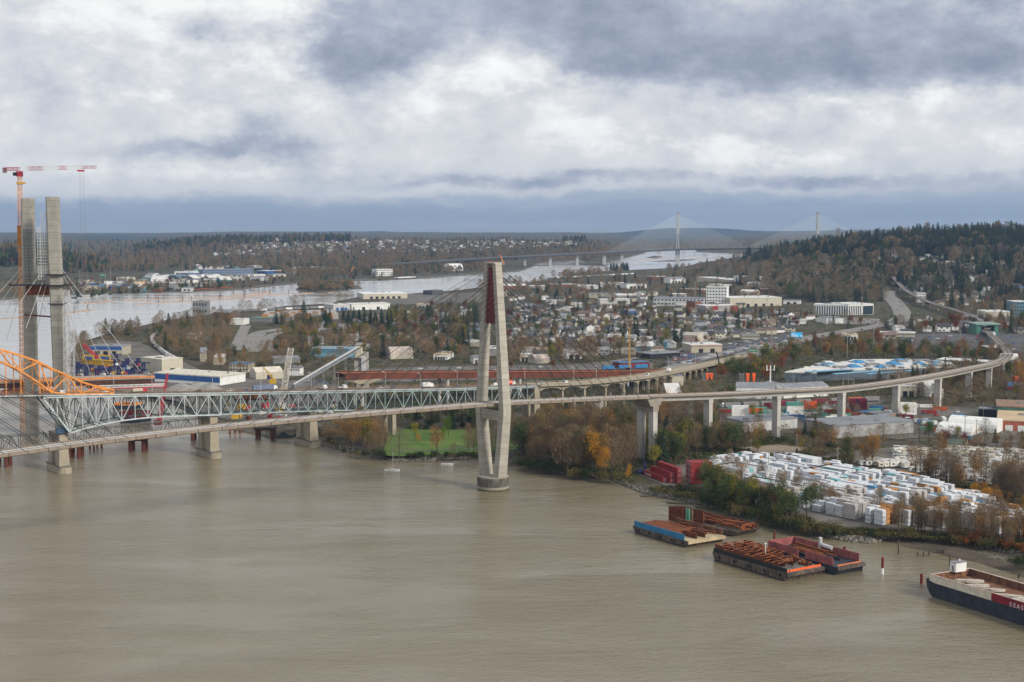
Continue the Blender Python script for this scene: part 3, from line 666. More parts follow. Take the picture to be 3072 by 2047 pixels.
# ---------------------------------------------------------------- 3. low swing rail bridge
lo = thing('low_railway_bridge', 'low grey steel truss railway bridge close above the water behind the rail bridge deck', 'bridge', P(415, 1345))
SB = [A(-150, 1372, 838), A(160, 1342, 868), A(420, 1314, 895), A(650, 1290, 918), A(760, 1282, 930), A(1000, 1262, 958)]
def tru(p, q, n, h, w, mt, name):
    d = unit((q[0] - p[0], q[1] - p[1], 0)); s_ = side(d); mb = MB()
    for l in (w, -w):
        for k in range(n + 1):
            a = vadd(lerp(p, q, k / n), s_, l)
            hh_ = h if 0 < k < n else 0
            if hh_: mb.beam(a, vadd(a, (0, 0, h)), .3)
            if k:
                b_ = vadd(lerp(p, q, (k - 1) / n), s_, l); ht = h if 0 < k - 1 < n else 0
                mb.beam(b_, a, .5, .6); mb.beam(vadd(b_, (0, 0, ht)), vadd(a, (0, 0, hh_)), .5)
                if k % 2: mb.beam(vadd(b_, (0, 0, 0)), vadd(a, (0, 0, hh_)), .35) if 1 < k < n else 0
                else: mb.beam(vadd(b_, (0, 0, ht)), a, .35) if 1 < k < n else 0
    for k in range(n + 1):
        a = lerp(p, q, k / n); mb.beam(vadd(a, s_, w), vadd(a, s_, -w), .35, .5)
        if 0 < k < n: mb.beam(vadd(vadd(a, s_, w), (0, 0, h)), vadd(vadd(a, s_, -w), (0, 0, h)), .25)
    mb.build(name, mt, lo)
    mb = MB(); mb.beam(vadd(p, (0, 0, .55)), vadd(q, (0, 0, .55)), w * 1.3, .4); mb.build('track_bed', M_BLK, lo)
M_SW = mat('swing_steel', (.21, .205, .195), .7, .3, .3)
for (p, q, n_, h_) in ((SB[0], SB[1], 12, 9.5), (SB[1], SB[3], 16, 9.0), (SB[3], SB[5], 10, 4.0)): tru(p, q, n_, h_, 3.2, M_SW, 'truss_span')
def lpier(px, py, w_, brown=True):
    q = P(px, py); mb = MB()
    for u in (-1, 1):
        for v in (-3.5, 3.5): mb.tube((q[0] + u * w_ / 2.4, q[1] + v, -2), (q[0] + u * w_ / 2.4, q[1] + v, 6.8), 1.25, n=12)
    mb.build('pile', M_CORT, lo)
    mb = MB(); mb.box((q[0], q[1], 6.8), (w_ * 1.15, 10, 1.5)); mb.box((q[0], q[1], 8.3), (w_ * .5, 5, 1.6)); mb.build('pile_cap', mat('pile_cap_brown', (.075, .035, .025)), lo)
for a in ((8, 1398, 8), (228, 1372, 7), (415, 1352, 10), (598, 1320, 9), (797, 1318, 12)): lpier(*a)
for a in ((270, 1349), (292, 1347), (305, 1346), (282, 1352), (690, 1302), (705, 1301), (720, 1300)):
    q = P(*a); mb = MB(); mb.tube((q[0], q[1], -2), (q[0], q[1], 8), .7, n=8); mb.build('pile', M_RUST, lo)
# ---------------------------------------------------------------- 4. new bridge being built: towers, deck, scaffolds, cables
nb = thing('unfinished_bridge', 'unfinished new bridge with twin bare concrete towers, scaffolding and white stay cables', 'bridge', P(98, 1305))
YA, YB = 972.0, 950.0
def leg(xt, xb, Y, w, d_, ztop, wt, px_split=None):
    t = A(xt, 600, Y); b_ = A(xb, 1290, Y); mb = MB()
    def ctr(z): k = (z - b_[2]) / (t[2] - b_[2]); return b_[0] + (t[0] - b_[0]) * k
    a = .62
    mb.box((ctr(-2), Y, -2), (w * 1.05, d_, 70), -.25, 0, (w, d_)); 
    mb2 = MB(); 
    zz = [-2, 40, 80, 120, ztop]; mb = MB()
    for z0, z1 in zip(zz, zz[1:]):
        def rg(z):
            ww = w * (1.06 - .08 * (z / ztop)) / 2; dd = d_ / 2; c_ = ctr(z); ch = 1.1
            return [(c_ - ww, Y - dd + ch, z), (c_ - ww + ch, Y - dd, z), (c_ + ww, Y - dd, z), (c_ + ww, Y + dd, z), (c_ - ww, Y + dd, z)]
        r0, r1 = rg(z0), rg(z1); n = 5
        for k in range(n): mb.face([r0[k], r0[(k + 1) % n], r1[(k + 1) % n], r1[k]])
        mb.face(r1) if z1 == ztop else 0
    # slight turn so the left face shows
    mb.build('tower_leg', C_NEW, nb); return ctr
cA = leg(83, 97, YA, 7.4, 7.2, A(83, 595, YA)[2], 7)
cB = leg(157, 187, YB, 7.6, 7.2, A(157, 591, YB)[2], 7)
tA = A(83, 595, YA)[2]
mb = MB(); z = A(110, 870, 960)[2]; mb.box(((cA(z) + cB(z)) / 2, 960, z - 3.5), (cB(z) - cA(z) - 5, 5, 6.5)); mb.build('cross_beam_form', M_RUST2, nb)
mb = MB(); mb.box(((cA(z) + cB(z)) / 2 + 1, 955, z + 3.2), (cB(z) - cA(z) + 14, 11, .8)); mb.box((cB(z), YB, z + 3.2), (11.5, 12, .8)); mb.box((cB(z), YB, z + 10.5), (11.5, 12, .6)); mb.box((cB(z) + .5, YB, z - 9), (10, 10, .5)); mb.build('work_platform', M_BLK, nb)
mb = MB(); mb.box(((cA(z) + cB(z)) / 2 - 1.5, 960, z + 4), (9, 4.6, 7.5)); mb.box(((cA(z) + cB(z)) / 2 - 2, 960, z + 11.5), (5, 4, 3.6), 0, 1); mb.build('formwork_box', [C_NEW, M_CREAM], nb)
def scaff(x0, x1, y0, y1, z0, z1, dz, name, m=M_LGREY, nx_=3):
    mb = MB(); n = int((z1 - z0) / dz)
    for k in range(n + 1):
        z = z0 + k * dz; mb.box(((x0 + x1) / 2, (y0 + y1) / 2, z), (x1 - x0, y1 - y0, .22)); mb.beam((x0, y0, z + 1), (x1, y0, z + 1), .1)
    for i in range(nx_ + 1):
        x = x0 + (x1 - x0) * i / nx_
        for y in (y0, y1): mb.beam((x, y, z0), (x, y, z1), .14)
    mb.build(name, m, nb)
zt = A(95, 680, YA)[2]; zb = A(95, 835, YA)[2]
scaff(cA(130) - 2.2, cA(130) + 6.2, YA - 7, YA - 4.2, zb, zt, 2.1, 'scaffold')
scaff(cB(130) - 8.2, cB(130) - 4.4, YB - 2, YB + 2, zb, A(130, 635, YB)[2], 2.1, 'scaffold')
scaff(cB(130) - 10.6, cB(130) - 8.6, YB - 2, YB + 2, zb, zt, 2.1, 'scaffold', M_WHT, 1)
def lattice(mb, p, q, w, n, m=0, r=.16, m2=None, taper=1.0):
    a = unit(vsub(q, p)); e = cross(a, (0, 1, 0));
    if vlen(e) < .1: e = (1, 0, 0)
    e = unit(e); g = cross(a, e)
    def cn(t, k): ww = w * (1 + (taper - 1) * t) / 2; u, v = ((-1, -1), (1, -1), (1, 1), (-1, 1))[k]; return vadd(vadd(lerp(p, q, t), e, u * ww), g, v * ww)
    for k in range(4): mb.beam(cn(0, k), cn(1, k), r * 1.5, m=m)
    for i in range(n):
        for k in range(4):
            k2 = (k + 1) % 4; mm = m if m2 is None else (m, m2)[(i // max(1, n // 6)) % 2]
            mb.beam(cn(i / n, k), cn((i + 1) / n, k2) if i % 2 else cn((i + 1) / n, k2), r, m=mm); mb.beam(cn(i / n, k2), cn((i + 1) / n, k), r, m=mm) if i % 2 else None
            mb.beam(cn(i / n, k), cn(i / n, k2), r, m=mm)
lt0 = A(200, 1240, 940); lt1 = A(204, 870, 940)
mb = MB(); lattice(mb, (lt0[0], 940, 8), (lt1[0] - 1, 940, lt1[2]), 3.2, 34, r=.16); lattice(mb, (lt0[0] + 3.6, 940, 8), (lt1[0] + 2, 940, A(210, 985, 940)[2]), 2.8, 26, r=.14); mb.build('stair_tower', M_LGREY, nb)
# deck
d0 = A(-260, 1150, 960); d1 = A(446, 1128, 1050)
DD = unit((d1[0] - d0[0], d1[1] - d0[1], 0)); SD_ = side(DD)
mb = MB(); mb.sweep([d0, lerp(d0, d1, .5), d1], [(-13, 0), (-13, -.8), (13, -.8), (13, 0)]); mb.build('deck', C_NEW, nb)
mb = MB()
for l in (-12, 12): mb.sweep([d0, lerp(d0, d1, .5), d1], [(l - .4, -.8), (l - .4, -4.4), (l + .4, -4.4), (l + .4, -.8)])
for k in range(36): q = lerp(d0, d1, k / 35); mb.beam(vadd(vadd(q, SD_, 12), (0, 0, -2)), vadd(vadd(q, SD_, -12), (0, 0, -2)), .6, 2)
mb.build('edge_girder', mat('dark_rust', (.07, .03, .02)), nb)
mb = MB(); mb.sweep([vadd(d0, (0, 0, 1.2)), vadd(d1, (0, 0, 1.2))], [(13.02, -1.2), (13.02, .1), (13.3, .1), (13.3, -1.2)])
for k in range(120): q = vadd(lerp(d0, d1, k / 119), SD_, 13); mb.beam(q, vadd(q, (0, 0, 2.0)), .18)
mb.build('guard_rail', mat('orange_rail', (.60, .21, .07)), nb)
q0 = lerp(d0, d1, .72)
mb = MB(); mb.sweep([vadd(q0, (0, 0, -6.5)), vadd(d1, (8, 0, -6.5))], [(-9, 0), (-9, -.7), (13.6, -.7), (13.6, 0)]); mb.build('travelling_gantry', M_CRED, nb)
mb = MB(); lattice(mb, vadd(vadd(q0, SD_, 13), (0, 0, -5.4)), vadd(vadd(d1, SD_, 13), (8, 0, -5.4)), 1.6, 26, r=.16); mb.build('gantry_railing', M_WHT, nb)
for (xt, yt, Yt, xb, yb) in [(181, 802, YB, 420, 1113), (182, 815, YB, 372, 1118), (182, 838, YB, 325, 1122), (182, 858, YB, 272, 1124), (181, 880, YB, 236, 1086), (143, 790, YB, 62, 905), (143, 805, YB, 78, 985), (143, 822, YB, 100, 1062), (143, 838, YB, 118, 930),
                             (68, 800, YA, -120, 1010), (68, 815, YA, -70, 1010), (68, 835, YA, -10, 1000), (100, 860, YA, 140, 940), (68, 855, YA, 20, 1020)]:
    a = A(xt, yt, Yt); t_ = (xb + 260) / 706; yy = lerp(d0, d1, max(0, min(1, t_))); b_ = A(xb, yb, yy[1] - 10 if yb > 1000 else Yt)
    mb = MB(); mb.tube(a, b_, .17, n=5, cap=False); mb.build('stay_cable', M_CABW, nb)
mb = MB(); z_ = A(130, 948, 955)[2]; mb.tube((cA(z_) - 2, YA - 5, z_), (cB(z_) - 3, YB + 2, z_ - .6), .55, n=8); mb.build('strut_pipe', M_RUST, nb)
# tower crane
ck = A(60, 1040, 985); ct = A(59, 530, 985)
cr = thing('tower_crane', 'tall tower crane with orange lattice mast and red and white jib beside the concrete towers', 'crane', (ck[0], 985, 0))
mb = MB(); lattice(mb, (ck[0], 985, 0), (ct[0], 985, ct[2]), 2.3, 92, r=.12); mb.build('mast', mat('crane_orange', (.72, .30, .045), .55, .2), cr)
mb = MB(); mb.box((ct[0], 985, ct[2]), (3.6, 3.6, 3.6)); mb.box((ct[0] - 2.4, 983, ct[2] + .4), (2.4, 2, 2.4), 0, 1); mb.build('cab', [M_CRED, M_BLK], cr)
jl = A(12, 518, 985); jr = A(275, 512, 960); jr = (jr[0], jr[1], jr[2] + .2); jz = ct[2] + 5.0
def seg(a, b_, m, nm, ht=2.4, rr=.10):
    mb = MB(); p, q = lerp((jl[0], 985, jz), (jr[0], 972, jz + 1.0), a), lerp((jl[0], 985, jz), (jr[0], 972, jz + 1.0), b_); lattice(mb, p, q, ht, max(3, int(vlen(vsub(q, p)) / 1.9)), r=rr); mb.build(nm, m, cr)
seg(0, .17, M_CRED, 'counter_jib', 2.2, .14); seg(.21, .27, M_WHT, 'jib'); seg(.27, .43, M_CRED, 'jib'); seg(.43, .595, M_WHT, 'jib'); seg(.595, .69, M_CRED, 'jib'); seg(.69, .84, M_WHT, 'jib'); seg(.84, 1, M_CRED, 'jib', 1.7)
mb = MB(); mb.box((jl[0] + .5, 985, jz - 2.6), (2.2, 2, 3.4)); mb.build('counterweight', M_GREY, cr)
mb = MB(); q = lerp((jl[0], 985, jz), (jr[0], 972, jz + 1), .83); mb.box((q[0], q[1], q[2] - 2.8), (4.4, 2, 1.1)); mb.build('trolley', M_CRED, cr)
for dx in (-1.3, -.5, 1.2, 2.0): mb = MB(); mb.tube((q[0] + dx, q[1], q[2] - 2.6), (q[0] + dx + .6, q[1], 96 + dx * 6), .05, n=4, cap=False); mb.build('hoist_rope', M_GREY, cr)
mb = MB(); q = A(62, 553, 985); mb.box((q[0], 985, q[2]), (4.6, 4.2, 1.4)); mb.box((q[0] + 3, 984, q[2] + .3), (3, .5, .4)); mb.build('climbing_frame', M_YEL, cr)
mb = MB(); q = A(62, 712, 985); mb.box((q[0], 985, q[2] - 6), (3.4, 3.4, 14)); mb.build('climbing_cage', mat('crane_orange_dark', (.50, .19, .035)), cr)
# ---------------------------------------------------------------- 5. weathering-steel girder of the new approach
wg = thing('steel_girder_span', 'long rust-red girder span of the new approach behind the truss bridge', 'bridge span', A(1350, 1130, 1120))
wp = crom([A(1022, 1118, 1075), A(1200, 1116, 1100), A(1400, 1115, 1130), A(1600, 1114, 1165), A(1800, 1113, 1210), A(1950, 1111, 1260), A(2060, 1106, 1330)], 12)
mb = MB()
for l in (-9, 9):
    mb.sweep(wp, [(l - .2, 0), (l - .2, -4.4), (l + .2, -4.4), (l + .2, 0)]); mb.sweep(wp, [(l - .6, .15), (l - .6, 0), (l + .6, 0), (l + .6, .15)]); mb.sweep(wp, [(l - .6, -4.4), (l - .6, -4.6), (l + .6, -4.6), (l + .6, -4.4)])
    for k in range(0, len(wp) - 1): p = vadd(wp[k], side(unit(vsub(wp[k + 1], wp[k]))), l + (.3 if l > 0 else -.3)); mb.beam(p, vadd(p, (0, 0, -4.4)), .35, .35, 1 if k % 3 == 0 else 0)
mb.build('plate_girder', [M_CORT, M_RUST], wg)
mb = MB(); mb.sweep(wp, [(-9, -.5), (-9, -.7), (9, -.7), (9, -.5)]); mb.build('deck_plate', M_RUST2, wg)
for x in (1075, 1330, 1545, 1760, 1960):
    p, d = path_at(wp, x)
    for l in (-7, 7):
        q = vadd(p, side(d), l); mb = MB(); mb.tube((q[0], q[1], 1), (q[0], q[1], p[2] - 4.7), 1.4, n=14); mb.build('column', C_GIR, wg)
p, d = path_at(wp, 1075); mb = MB(); mb.box((p[0], p[1], p[2] - 7.6), (9, 24, 2.9), math.atan2(d[1], d[0]), 0, (28, 24)); mb.build('pier_head', C_OLD, wg)
# ---------------------------------------------------------------- 6. far cable-stayed bridge
pm = thing('distant_cable_stayed_bridge', 'hazy distant bridge with two pale masts and fans of thin cables', 'bridge', A(2242, 800, 4700))
MM_W = mat('mast_pale', (.40, .41, .42), .7, .05); M_CP = mat('pale_cable', (.80, .84, .88), .6, .02)
def dk(px):
    return np.interp(px, [1000, 1159, 1280, 1500, 1700, 2033, 2240, 2452, 2700], [808, 793, 785, 772, 762, 747, 743.5, 744, 746]), np.interp(px, [1000, 1159, 1500, 1867, 2033, 2452, 2700], [4150, 4250, 4450, 4640, 4700, 4700, 4700])
dp = [A(px, dk(px)[0], dk(px)[1]) for px in range(1000, 2700, 20)]
mb = MB(); mb.sweep(dp, [(-22, 0), (-22, -2.6), (-12, -5), (12, -5), (22, -2.6), (22, 0), (22, 1), (-22, 1)]); mb.build('deck', mat('far_deck', (.085, .09, .10)), pm)
for px in (2033, 2452):
    c = A(px, dk(px)[0], 4700); top = A(px, 642, 4700)[2]; mb = MB()
    mb.box((c[0], 4700, 105), (7.6, 8, top - 105)); mb.box((c[0], 4700, 100), (8.8, 9, 5), 0, 0, (7.6, 8)); mb.build('mast', MM_W, pm)
    mb = MB(); mb.box((c[0], 4700, top), (8, 8, 4.5)); mb.build('mast_cap', M_GREY, pm)
    for sg in (-1, 1): mb = MB(); mb.beam((c[0] + sg * 2.6, 4700, 102), (c[0] + sg * 3.9, 4700, 50), 2.9, 3); mb.beam((c[0] + sg * 3.9, 4700, 50), (c[0] + sg * 3.9, 4700, -2), 6.0, 5); mb.build('mast_leg', MM_W, pm)
    for dr in (-1, 1):
        for k in range(20):
            t = (k + 1) / 20; x = c[0] + dr * (10 + t * 222); zt_ = 112 + (top - 114) * t
            ppx = 1536 + x / 4700 * F; py_, Y_ = dk(ppx); e = A(ppx, py_, Y_)
            for yy in (-1,): mb = MB(); mb.tube((c[0] + dr * 3, 4700, zt_), (e[0], e[1] + yy * 20, e[2] + 1), .18, n=4, cap=False); mb.build('stay_cable', M_CP, pm)
for px, w_ in ((1651, 9), (1732, 9), (1813, 11), (1866, 9), (1575, 8), (1500, 8)):
    py_, Y_ = dk(px); e = A(px, py_, Y_); mb = MB(); mb.box((e[0], e[1], -2), (w_, 10, e[2] - 3)); mb.build('pier', MM_W, pm)
# lattice power pylon on the hill
q = A(2514, 726, 3650); pt_ = thing('power_pylon', 'dark lattice power pylon on the hill crest before the distant bridge', 'pylon', (q[0], 3650, gz(q[0], 3650)))
mb = MB(); top = A(2514, 684, 3650)[2]; g = gz(q[0], 3650); lattice(mb, (q[0], 3650, g), (q[0], 3650, top), 14, 12, r=.5, taper=.3); mb.build('lattice_mast', M_GREY, pt_)
mb = MB()
for zz in (top - 4, top - 10): mb.beam((q[0] - 10, 3650, zz), (q[0] + 10, 3650, zz), .8)
mb.build('crossarm', M_GREY, pt_)
# ---------------------------------------------------------------- ground picking and exclusion zones
_ys = np.concatenate([np.arange(420, 2300, 10.0), np.arange(2300, 9000, 20.0)])
def GP(px, py):           # where the photo ray meets the terrain
    x, y, w = ray(px, py); z = H + w / y * _ys - (G0 + hills(x / y * _ys, _ys)); k = int(np.argmax(z <= 0))
    if z[k] > 0: k = len(_ys) - 1
    if k == 0: Y = _ys[0]
    else: Y = _ys[k - 1] + (_ys[k] - _ys[k - 1]) * z[k - 1] / (z[k - 1] - z[k] + 1e-9)
    X = x / y * Y; return (X, Y, gz(X, Y))
EXCL = []                 # xy polygons that trees and houses keep clear of
def excl(poly, grow=1.0):
    cx = sum(p[0] for p in poly) / len(poly); cy = sum(p[1] for p in poly) / len(poly)
    EXCL.append(([(cx + (p[0] - cx) * grow, cy + (p[1] - cy) * grow) for p in poly], min(p[0] for p in poly) - 30, max(p[0] for p in poly) + 30, min(p[1] for p in poly) - 60, max(p[1] for p in poly) + 60))
def blocked(x, y):
    for poly, a, b_, c_, d_ in EXCL:
        if a < x < b_ and c_ < y < d_ and inpoly((x, y), poly): return True
    return False
def pip(pp, n, rnd_, tries=40):
    xs = [p[0] for p in pp]; ys = [p[1] for p in pp]; out = []
    for _ in range(n * tries):
        x, y = rnd_.uniform(min(xs), max(xs)), rnd_.uniform(min(ys), max(ys))
        if inpoly((x, y), pp): out.append((x, y))
        if len(out) >= n: break
    return out
LAYER = [0]
def sheet(name, pp, m, z=None, ex=True):           # flat paved or grassed sheet following the ground
    LAYER[0] += 1; q = [GP(a, b_) for a, b_ in pp]; dz = .30 + .004 * LAYER[0]
    mb = MB(); mb.face([(x, y, zz + dz) for x, y, zz in q]); o = mb.build(name, m); struct(o)
    if ex: excl([(p[0], p[1]) for p in q])
    return o
def road(name, pp, wd, m=None, lift=.34, marks=True):
    LAYER[0] += 1; q = crom([GP(a, b_) for a, b_ in pp], 15); q = [(x, y, gz(x, y) + lift + .004 * LAYER[0]) for x, y, _ in q]
    mb = MB(); L = []; Rr = []
    for k, p in enumerate(q):
        d = unit(vsub(q[min(k + 1, len(q) - 1)], q[max(k - 1, 0)])); s_ = side(d); L.append(vadd(p, s_, -wd / 2)); Rr.append(vadd(p, s_, wd / 2))
    for k in range(len(q) - 1):
        mb.face([Rr[k], Rr[k + 1], L[k + 1], L[k]])
        if marks and k % 2 == 0:
            for u in (.25, .5, .75):
                a = lerp(L[k], Rr[k], u); b_ = lerp(L[k + 1], Rr[k + 1], u); d = unit(vsub(b_, a)); s_ = side(d)
                mb.face([(v[0], v[1], v[2] + .02) for v in (vadd(a, s_, .12), vadd(b_, s_, .12), vadd(b_, s_, -.12), vadd(a, s_, -.12))], 1)
    o = mb.build(name, [m or M_ROADL, M_MARK]); struct(o); excl([(p[0], p[1]) for p in L] + [(p[0], p[1]) for p in reversed(Rr)]); return q
# ---------------------------------------------------------------- ground sheets and roads
park = sheet('park_lawn', [(1150, 1368), (1162, 1300), (1215, 1288), (1330, 1292), (1420, 1290), (1520, 1292), (1560, 1306), (1550, 1350), (1440, 1358), (1300, 1366), (1200, 1371)], M_GRASS)
sheet('lumber_yard', [(2075, 1402), (2300, 1372), (2560, 1395), (2760, 1450), (3072, 1520), (3250, 1560), (3250, 1650), (3072, 1622), (2800, 1592), (2640, 1596), (2480, 1580), (2300, 1530), (2150, 1480), (2085, 1440)], M_PAVE)
sheet('container_yard', [(1905, 1424), (2060, 1392), (2150, 1392), (2160, 1420), (2090, 1450), (2010, 1464)], M_PAVE)
sheet('caravan_park', [(2560, 1352), (2740, 1340), (2960, 1330), (3250, 1340), (3250, 1500), (3072, 1478), (2900, 1450), (2700, 1420), (2560, 1390)], M_PAVE)
sheet('truck_yard', [(2160, 1300), (2160, 1215), (2420, 1205), (2660, 1200), (2900, 1225), (3100, 1240), (3150, 1330), (2900, 1330), (2780, 1312), (2700, 1320), (2480, 1300), (2400, 1300)], M_PAVE)
sheet('works_yard', [(205, 1125), (240, 1060), (300, 1020), (420, 1028), (600, 1110), (700, 1130), (1000, 1150), (1040, 1210), (900, 1260), (700, 1262), (620, 1248), (530, 1205), (350, 1172), (225, 1133)], M_PAVE)
sheet('parking_lot', [(1990, 1090), (2060, 1052), (2180, 1030), (2380, 1000), (2410, 1022), (2300, 1042), (2140, 1078), (2030, 1108)], M_ASPH)
sheet('parking_lot', [(2620, 1030), (2760, 1003), (2960, 998), (3072, 1005), (3200, 1040), (3072, 1060), (2900, 1052), (2700, 1048)], M_ASPH)
sheet('parking_lot', [(2440, 955), (2560, 953), (2640, 958), (2640, 970), (2560, 974), (2450, 968)], M_ROADL)
sheet('rail_yard', [(1050, 1112), (1300, 1100), (1700, 1096), (1830, 1085), (1960, 1090), (1960, 1108), (1500, 1140), (1100, 1150)], M_PAVE)
sheet('goods_yard', [(1130, 916), (1160, 884), (1440, 878), (1480, 876), (1440, 908)], M_PAVE)
sheet('clearing', [(2215, 1345), (2330, 1335), (2420, 1345), (2380, 1368), (2260, 1362)], mat('bare_dirt', (.24, .19, .14), .9, .2, .05, world=True))
hw = road('highway', [(2232, 1068), (2300, 1050), (2380, 1026), (2440, 1012), (2540, 995), (2640, 977), (2700, 958), (2704, 932), (2684, 906), (2662, 888), (2666, 873)], 27)
road('highway', [(1960, 1126), (2010, 1106), (2070, 1086), (2140, 1068), (2230, 1046), (2300, 1030)], 17)
road('highway', [(775, 1057), (760, 1030), (768, 1008), (790, 997), (830, 990), (880, 985)], 22)
road('highway', [(812, 1056), (802, 1035), (803, 1018), (822, 1004), (850, 996)], 14)
road('street', [(705, 1052), (716, 1025), (727, 1000), (738, 978)], 14)
road('street', [(930, 1003), (1000, 1000), (1080, 992), (1160, 986)], 8, marks=False)
road('street', [(1840, 1085), (2000, 1060), (2100, 1035), (2200, 1010), (2330, 1000)], 10, marks=False)
road('path', [(1168, 1356), (1230, 1350), (1300, 1354), (1380, 1345), (1440, 1350), (1540, 1338)], 2.6, M_PAVE, marks=False)
road('riverside_road', [(2130, 1398), (2240, 1378), (2350, 1386), (2480, 1372), (2560, 1362)], 7, M_PAVE, marks=False)
# ---------------------------------------------------------------- buildings
def window_rows(root, a, b_, h, n, rows, out, m=M_GLS, wfrac=.55, hfrac=.4, z0=0.0, name='window'):
    for r in range(rows):
        zc = z0 + (r + .55) * (h - z0) / rows
        for k in range(n):
            mb = MB()
            p = lerp(a, b_, (k + .5 - wfrac / 2) / n); q = lerp(a, b_, (k + .5 + wfrac / 2) / n)
            hh_ = (h - z0) / rows * hfrac / 2; p = vadd(p, out, .06); q = vadd(q, out, .06)
            mb.beam((p[0], p[1], p[2] + zc), (q[0], q[1], q[2] + zc), .12, hh_ * 2); mb.build(name, m, root)
def bld(name, label, cat, p1, p2, depth, h, wm, rm, kind='flat', win=None, stripe=None, doors=0, dm=M_BLU, group=None, over=.6, extra=None, auto=False):
    a = GP(*p1); b_ = GP(*p2); z = min(a[2], b_[2]); a = (a[0], a[1], z); b_ = (b_[0], b_[1], z); d = unit(vsub(b_, a)); bk = (-d[1], d[0], 0)
    if bk[1] < 0: bk = (-bk[0], -bk[1], 0)
    out = (-bk[0], -bk[1], 0); c2 = vadd(b_, bk, depth); d2 = vadd(a, bk, depth); root = thing(name, label, cat, vadd(lerp(a, c2, .5), (0, 0, 0)), group=group, auto=auto)
    excl([a[:2], b_[:2], c2[:2], d2[:2]], 1.08)
    mb = MB(); zb = z - 1.5
    ft = lambda p, zz: (p[0], p[1], zz)
    mb.hexa([ft(p, zb) for p in (a, b_, c2, d2)], [ft(p, z + h) for p in (a, b_, c2, d2)])
    if kind in ('gable', 'gablex'):
        rz = h + (depth if kind == 'gable' else vlen(vsub(b_, a))) * .16
        if kind == 'gable': e = [(lerp(a, d2, .5)), (lerp(b_, c2, .5))]; tri = [(a, d2, e[0]), (b_, c2, e[1])]; slopes = [(a, b_, e[1], e[0]), (d2, c2, e[1], e[0])]
        else: e = [lerp(a, b_, .5), lerp(d2, c2, .5)]; tri = [(a, b_, e[0]), (d2, c2, e[1])]; slopes = [(a, d2, e[1], e[0]), (b_, c2, e[1], e[0])]
        for t in tri: mb.face([ft(t[0], z + h), ft(t[1], z + h), ft(t[2], z + rz)])
        mb.build('wall', wm, root); mb = MB()
        for s_ in slopes:
            q = [ft(s_[0], z + h + .02), ft(s_[1], z + h + .02), ft(s_[2], z + rz + .02), ft(s_[3], z + rz + .02)]
            mb.hexa(q, [(p[0], p[1], p[2] + .35) for p in q])
        mb.build('roof', rm, root)
    elif kind == 'barrel':
        mb.build('wall', wm, root); mb = MB(); n_ = 8; L_ = vlen(vsub(d2, a)); ring = []
        for k in range(n_ + 1):
            t = math.pi * k / n_; u = .5 - .5 * math.cos(t); zz = z + h + math.sin(t) * depth * .32; ring.append((ft(lerp(a, d2, u), zz), ft(lerp(b_, c2, u), zz)))
        for k in range(n_): mb.face([ring[k][0], ring[k][1], ring[k + 1][1], ring[k + 1][0]])
        mb.face([r[0] for r in ring]); mb.face([r[1] for r in reversed(ring)]); mb.build('roof', rm, root)
    else:
        mb.build('wall', wm, root); mb = MB(); c_ = lerp(a, c2, .5)
        g_ = [ft(lerp(c_, p, 1 + over / max(depth, 8)), z + h + .01) for p in (a, b_, c2, d2)]
        mb.hexa(g_, [(p[0], p[1], p[2] + .7) for p in g_]); mb.build('roof', rm, root)
        rr = random.Random(int(p1[0])); 
        for k in range(rr.randint(2, 5)):
            p = lerp(lerp(a, b_, rr.uniform(.1, .9)), lerp(d2, c2, rr.uniform(.1, .9)), rr.uniform(.2, .8)); mb = MB(); mb.box((p[0], p[1], z + h + .7), (rr.uniform(1.5, 4), rr.uniform(1.5, 3), rr.uniform(.8, 1.8))); mb.build('rooftop_unit', M_GREY, root)
    if win: window_rows(root, a, b_, h, win[0], win[1], out, z0=win[2] if len(win) > 2 else 0.5)
    if stripe: mb = MB(); s0, s1, sm = stripe; p = vadd(a, out, .08); q = vadd(b_, out, .08); mb.beam((p[0], p[1], z + (s0 + s1) / 2 * h), (q[0], q[1], z + (s0 + s1) / 2 * h), .16, (s1 - s0) * h); mb.build('stripe', sm, root)
    for k in range(doors):
        mb = MB(); t = .12 + .76 * (k + .5) / doors; p = vadd(lerp(a, b_, t), out, .09); w_ = min(5, vlen(vsub(b_, a)) / doors * .55); hh_ = min(4.5, h * .62)
        mb.beam(vadd(vadd(p, d, -w_ / 2), (0, 0, hh_ / 2)), vadd(vadd(p, d, w_ / 2), (0, 0, hh_ / 2)), .18, hh_); mb.build('door', dm, root)
    return root, a, b_, c2, d2
WW, RG = M_WHT, M_ROOFG
# named, one by one
bld('boat_shed', 'long beige shed with blue upper band and open dark bays behind the red crane', 'shed', (268, 1066), (366, 1067), 26, 9.5, M_BEI, RG, stripe=(.62, .98, M_BLU), doors=3, dm=M_BLK)
bld('warehouse', 'tall cream warehouse with curved roof and open porch beside the blue tank', 'warehouse', (486, 1122), (549, 1116), 34, 13, M_CREAM, mat('roof_cream', (.60, .56, .47)), doors=1, dm=M_BLK)
r_, a_, b__, c__, d__ = bld('warehouse', 'low white warehouse with broad blue wall band and cream roof behind the gravel heaps', 'warehouse', (462, 1145), (660, 1158), 36, 7.5, WW, mat('roof_cream'), stripe=(.35, .95, M_BLU)) if False else bld('warehouse', 'low white warehouse with broad blue wall band and cream roof behind the gravel heaps', 'warehouse', (462, 1145), (660, 1158), 36, 7.5, WW, mat('roof_cream', (.60, .56, .47)), stripe=(.35, .95, M_BLU))
q = P(535, 1128, G0); t = thing('storage_tank', 'dark blue round tank under the porch of the cream warehouse', 'tank', q)
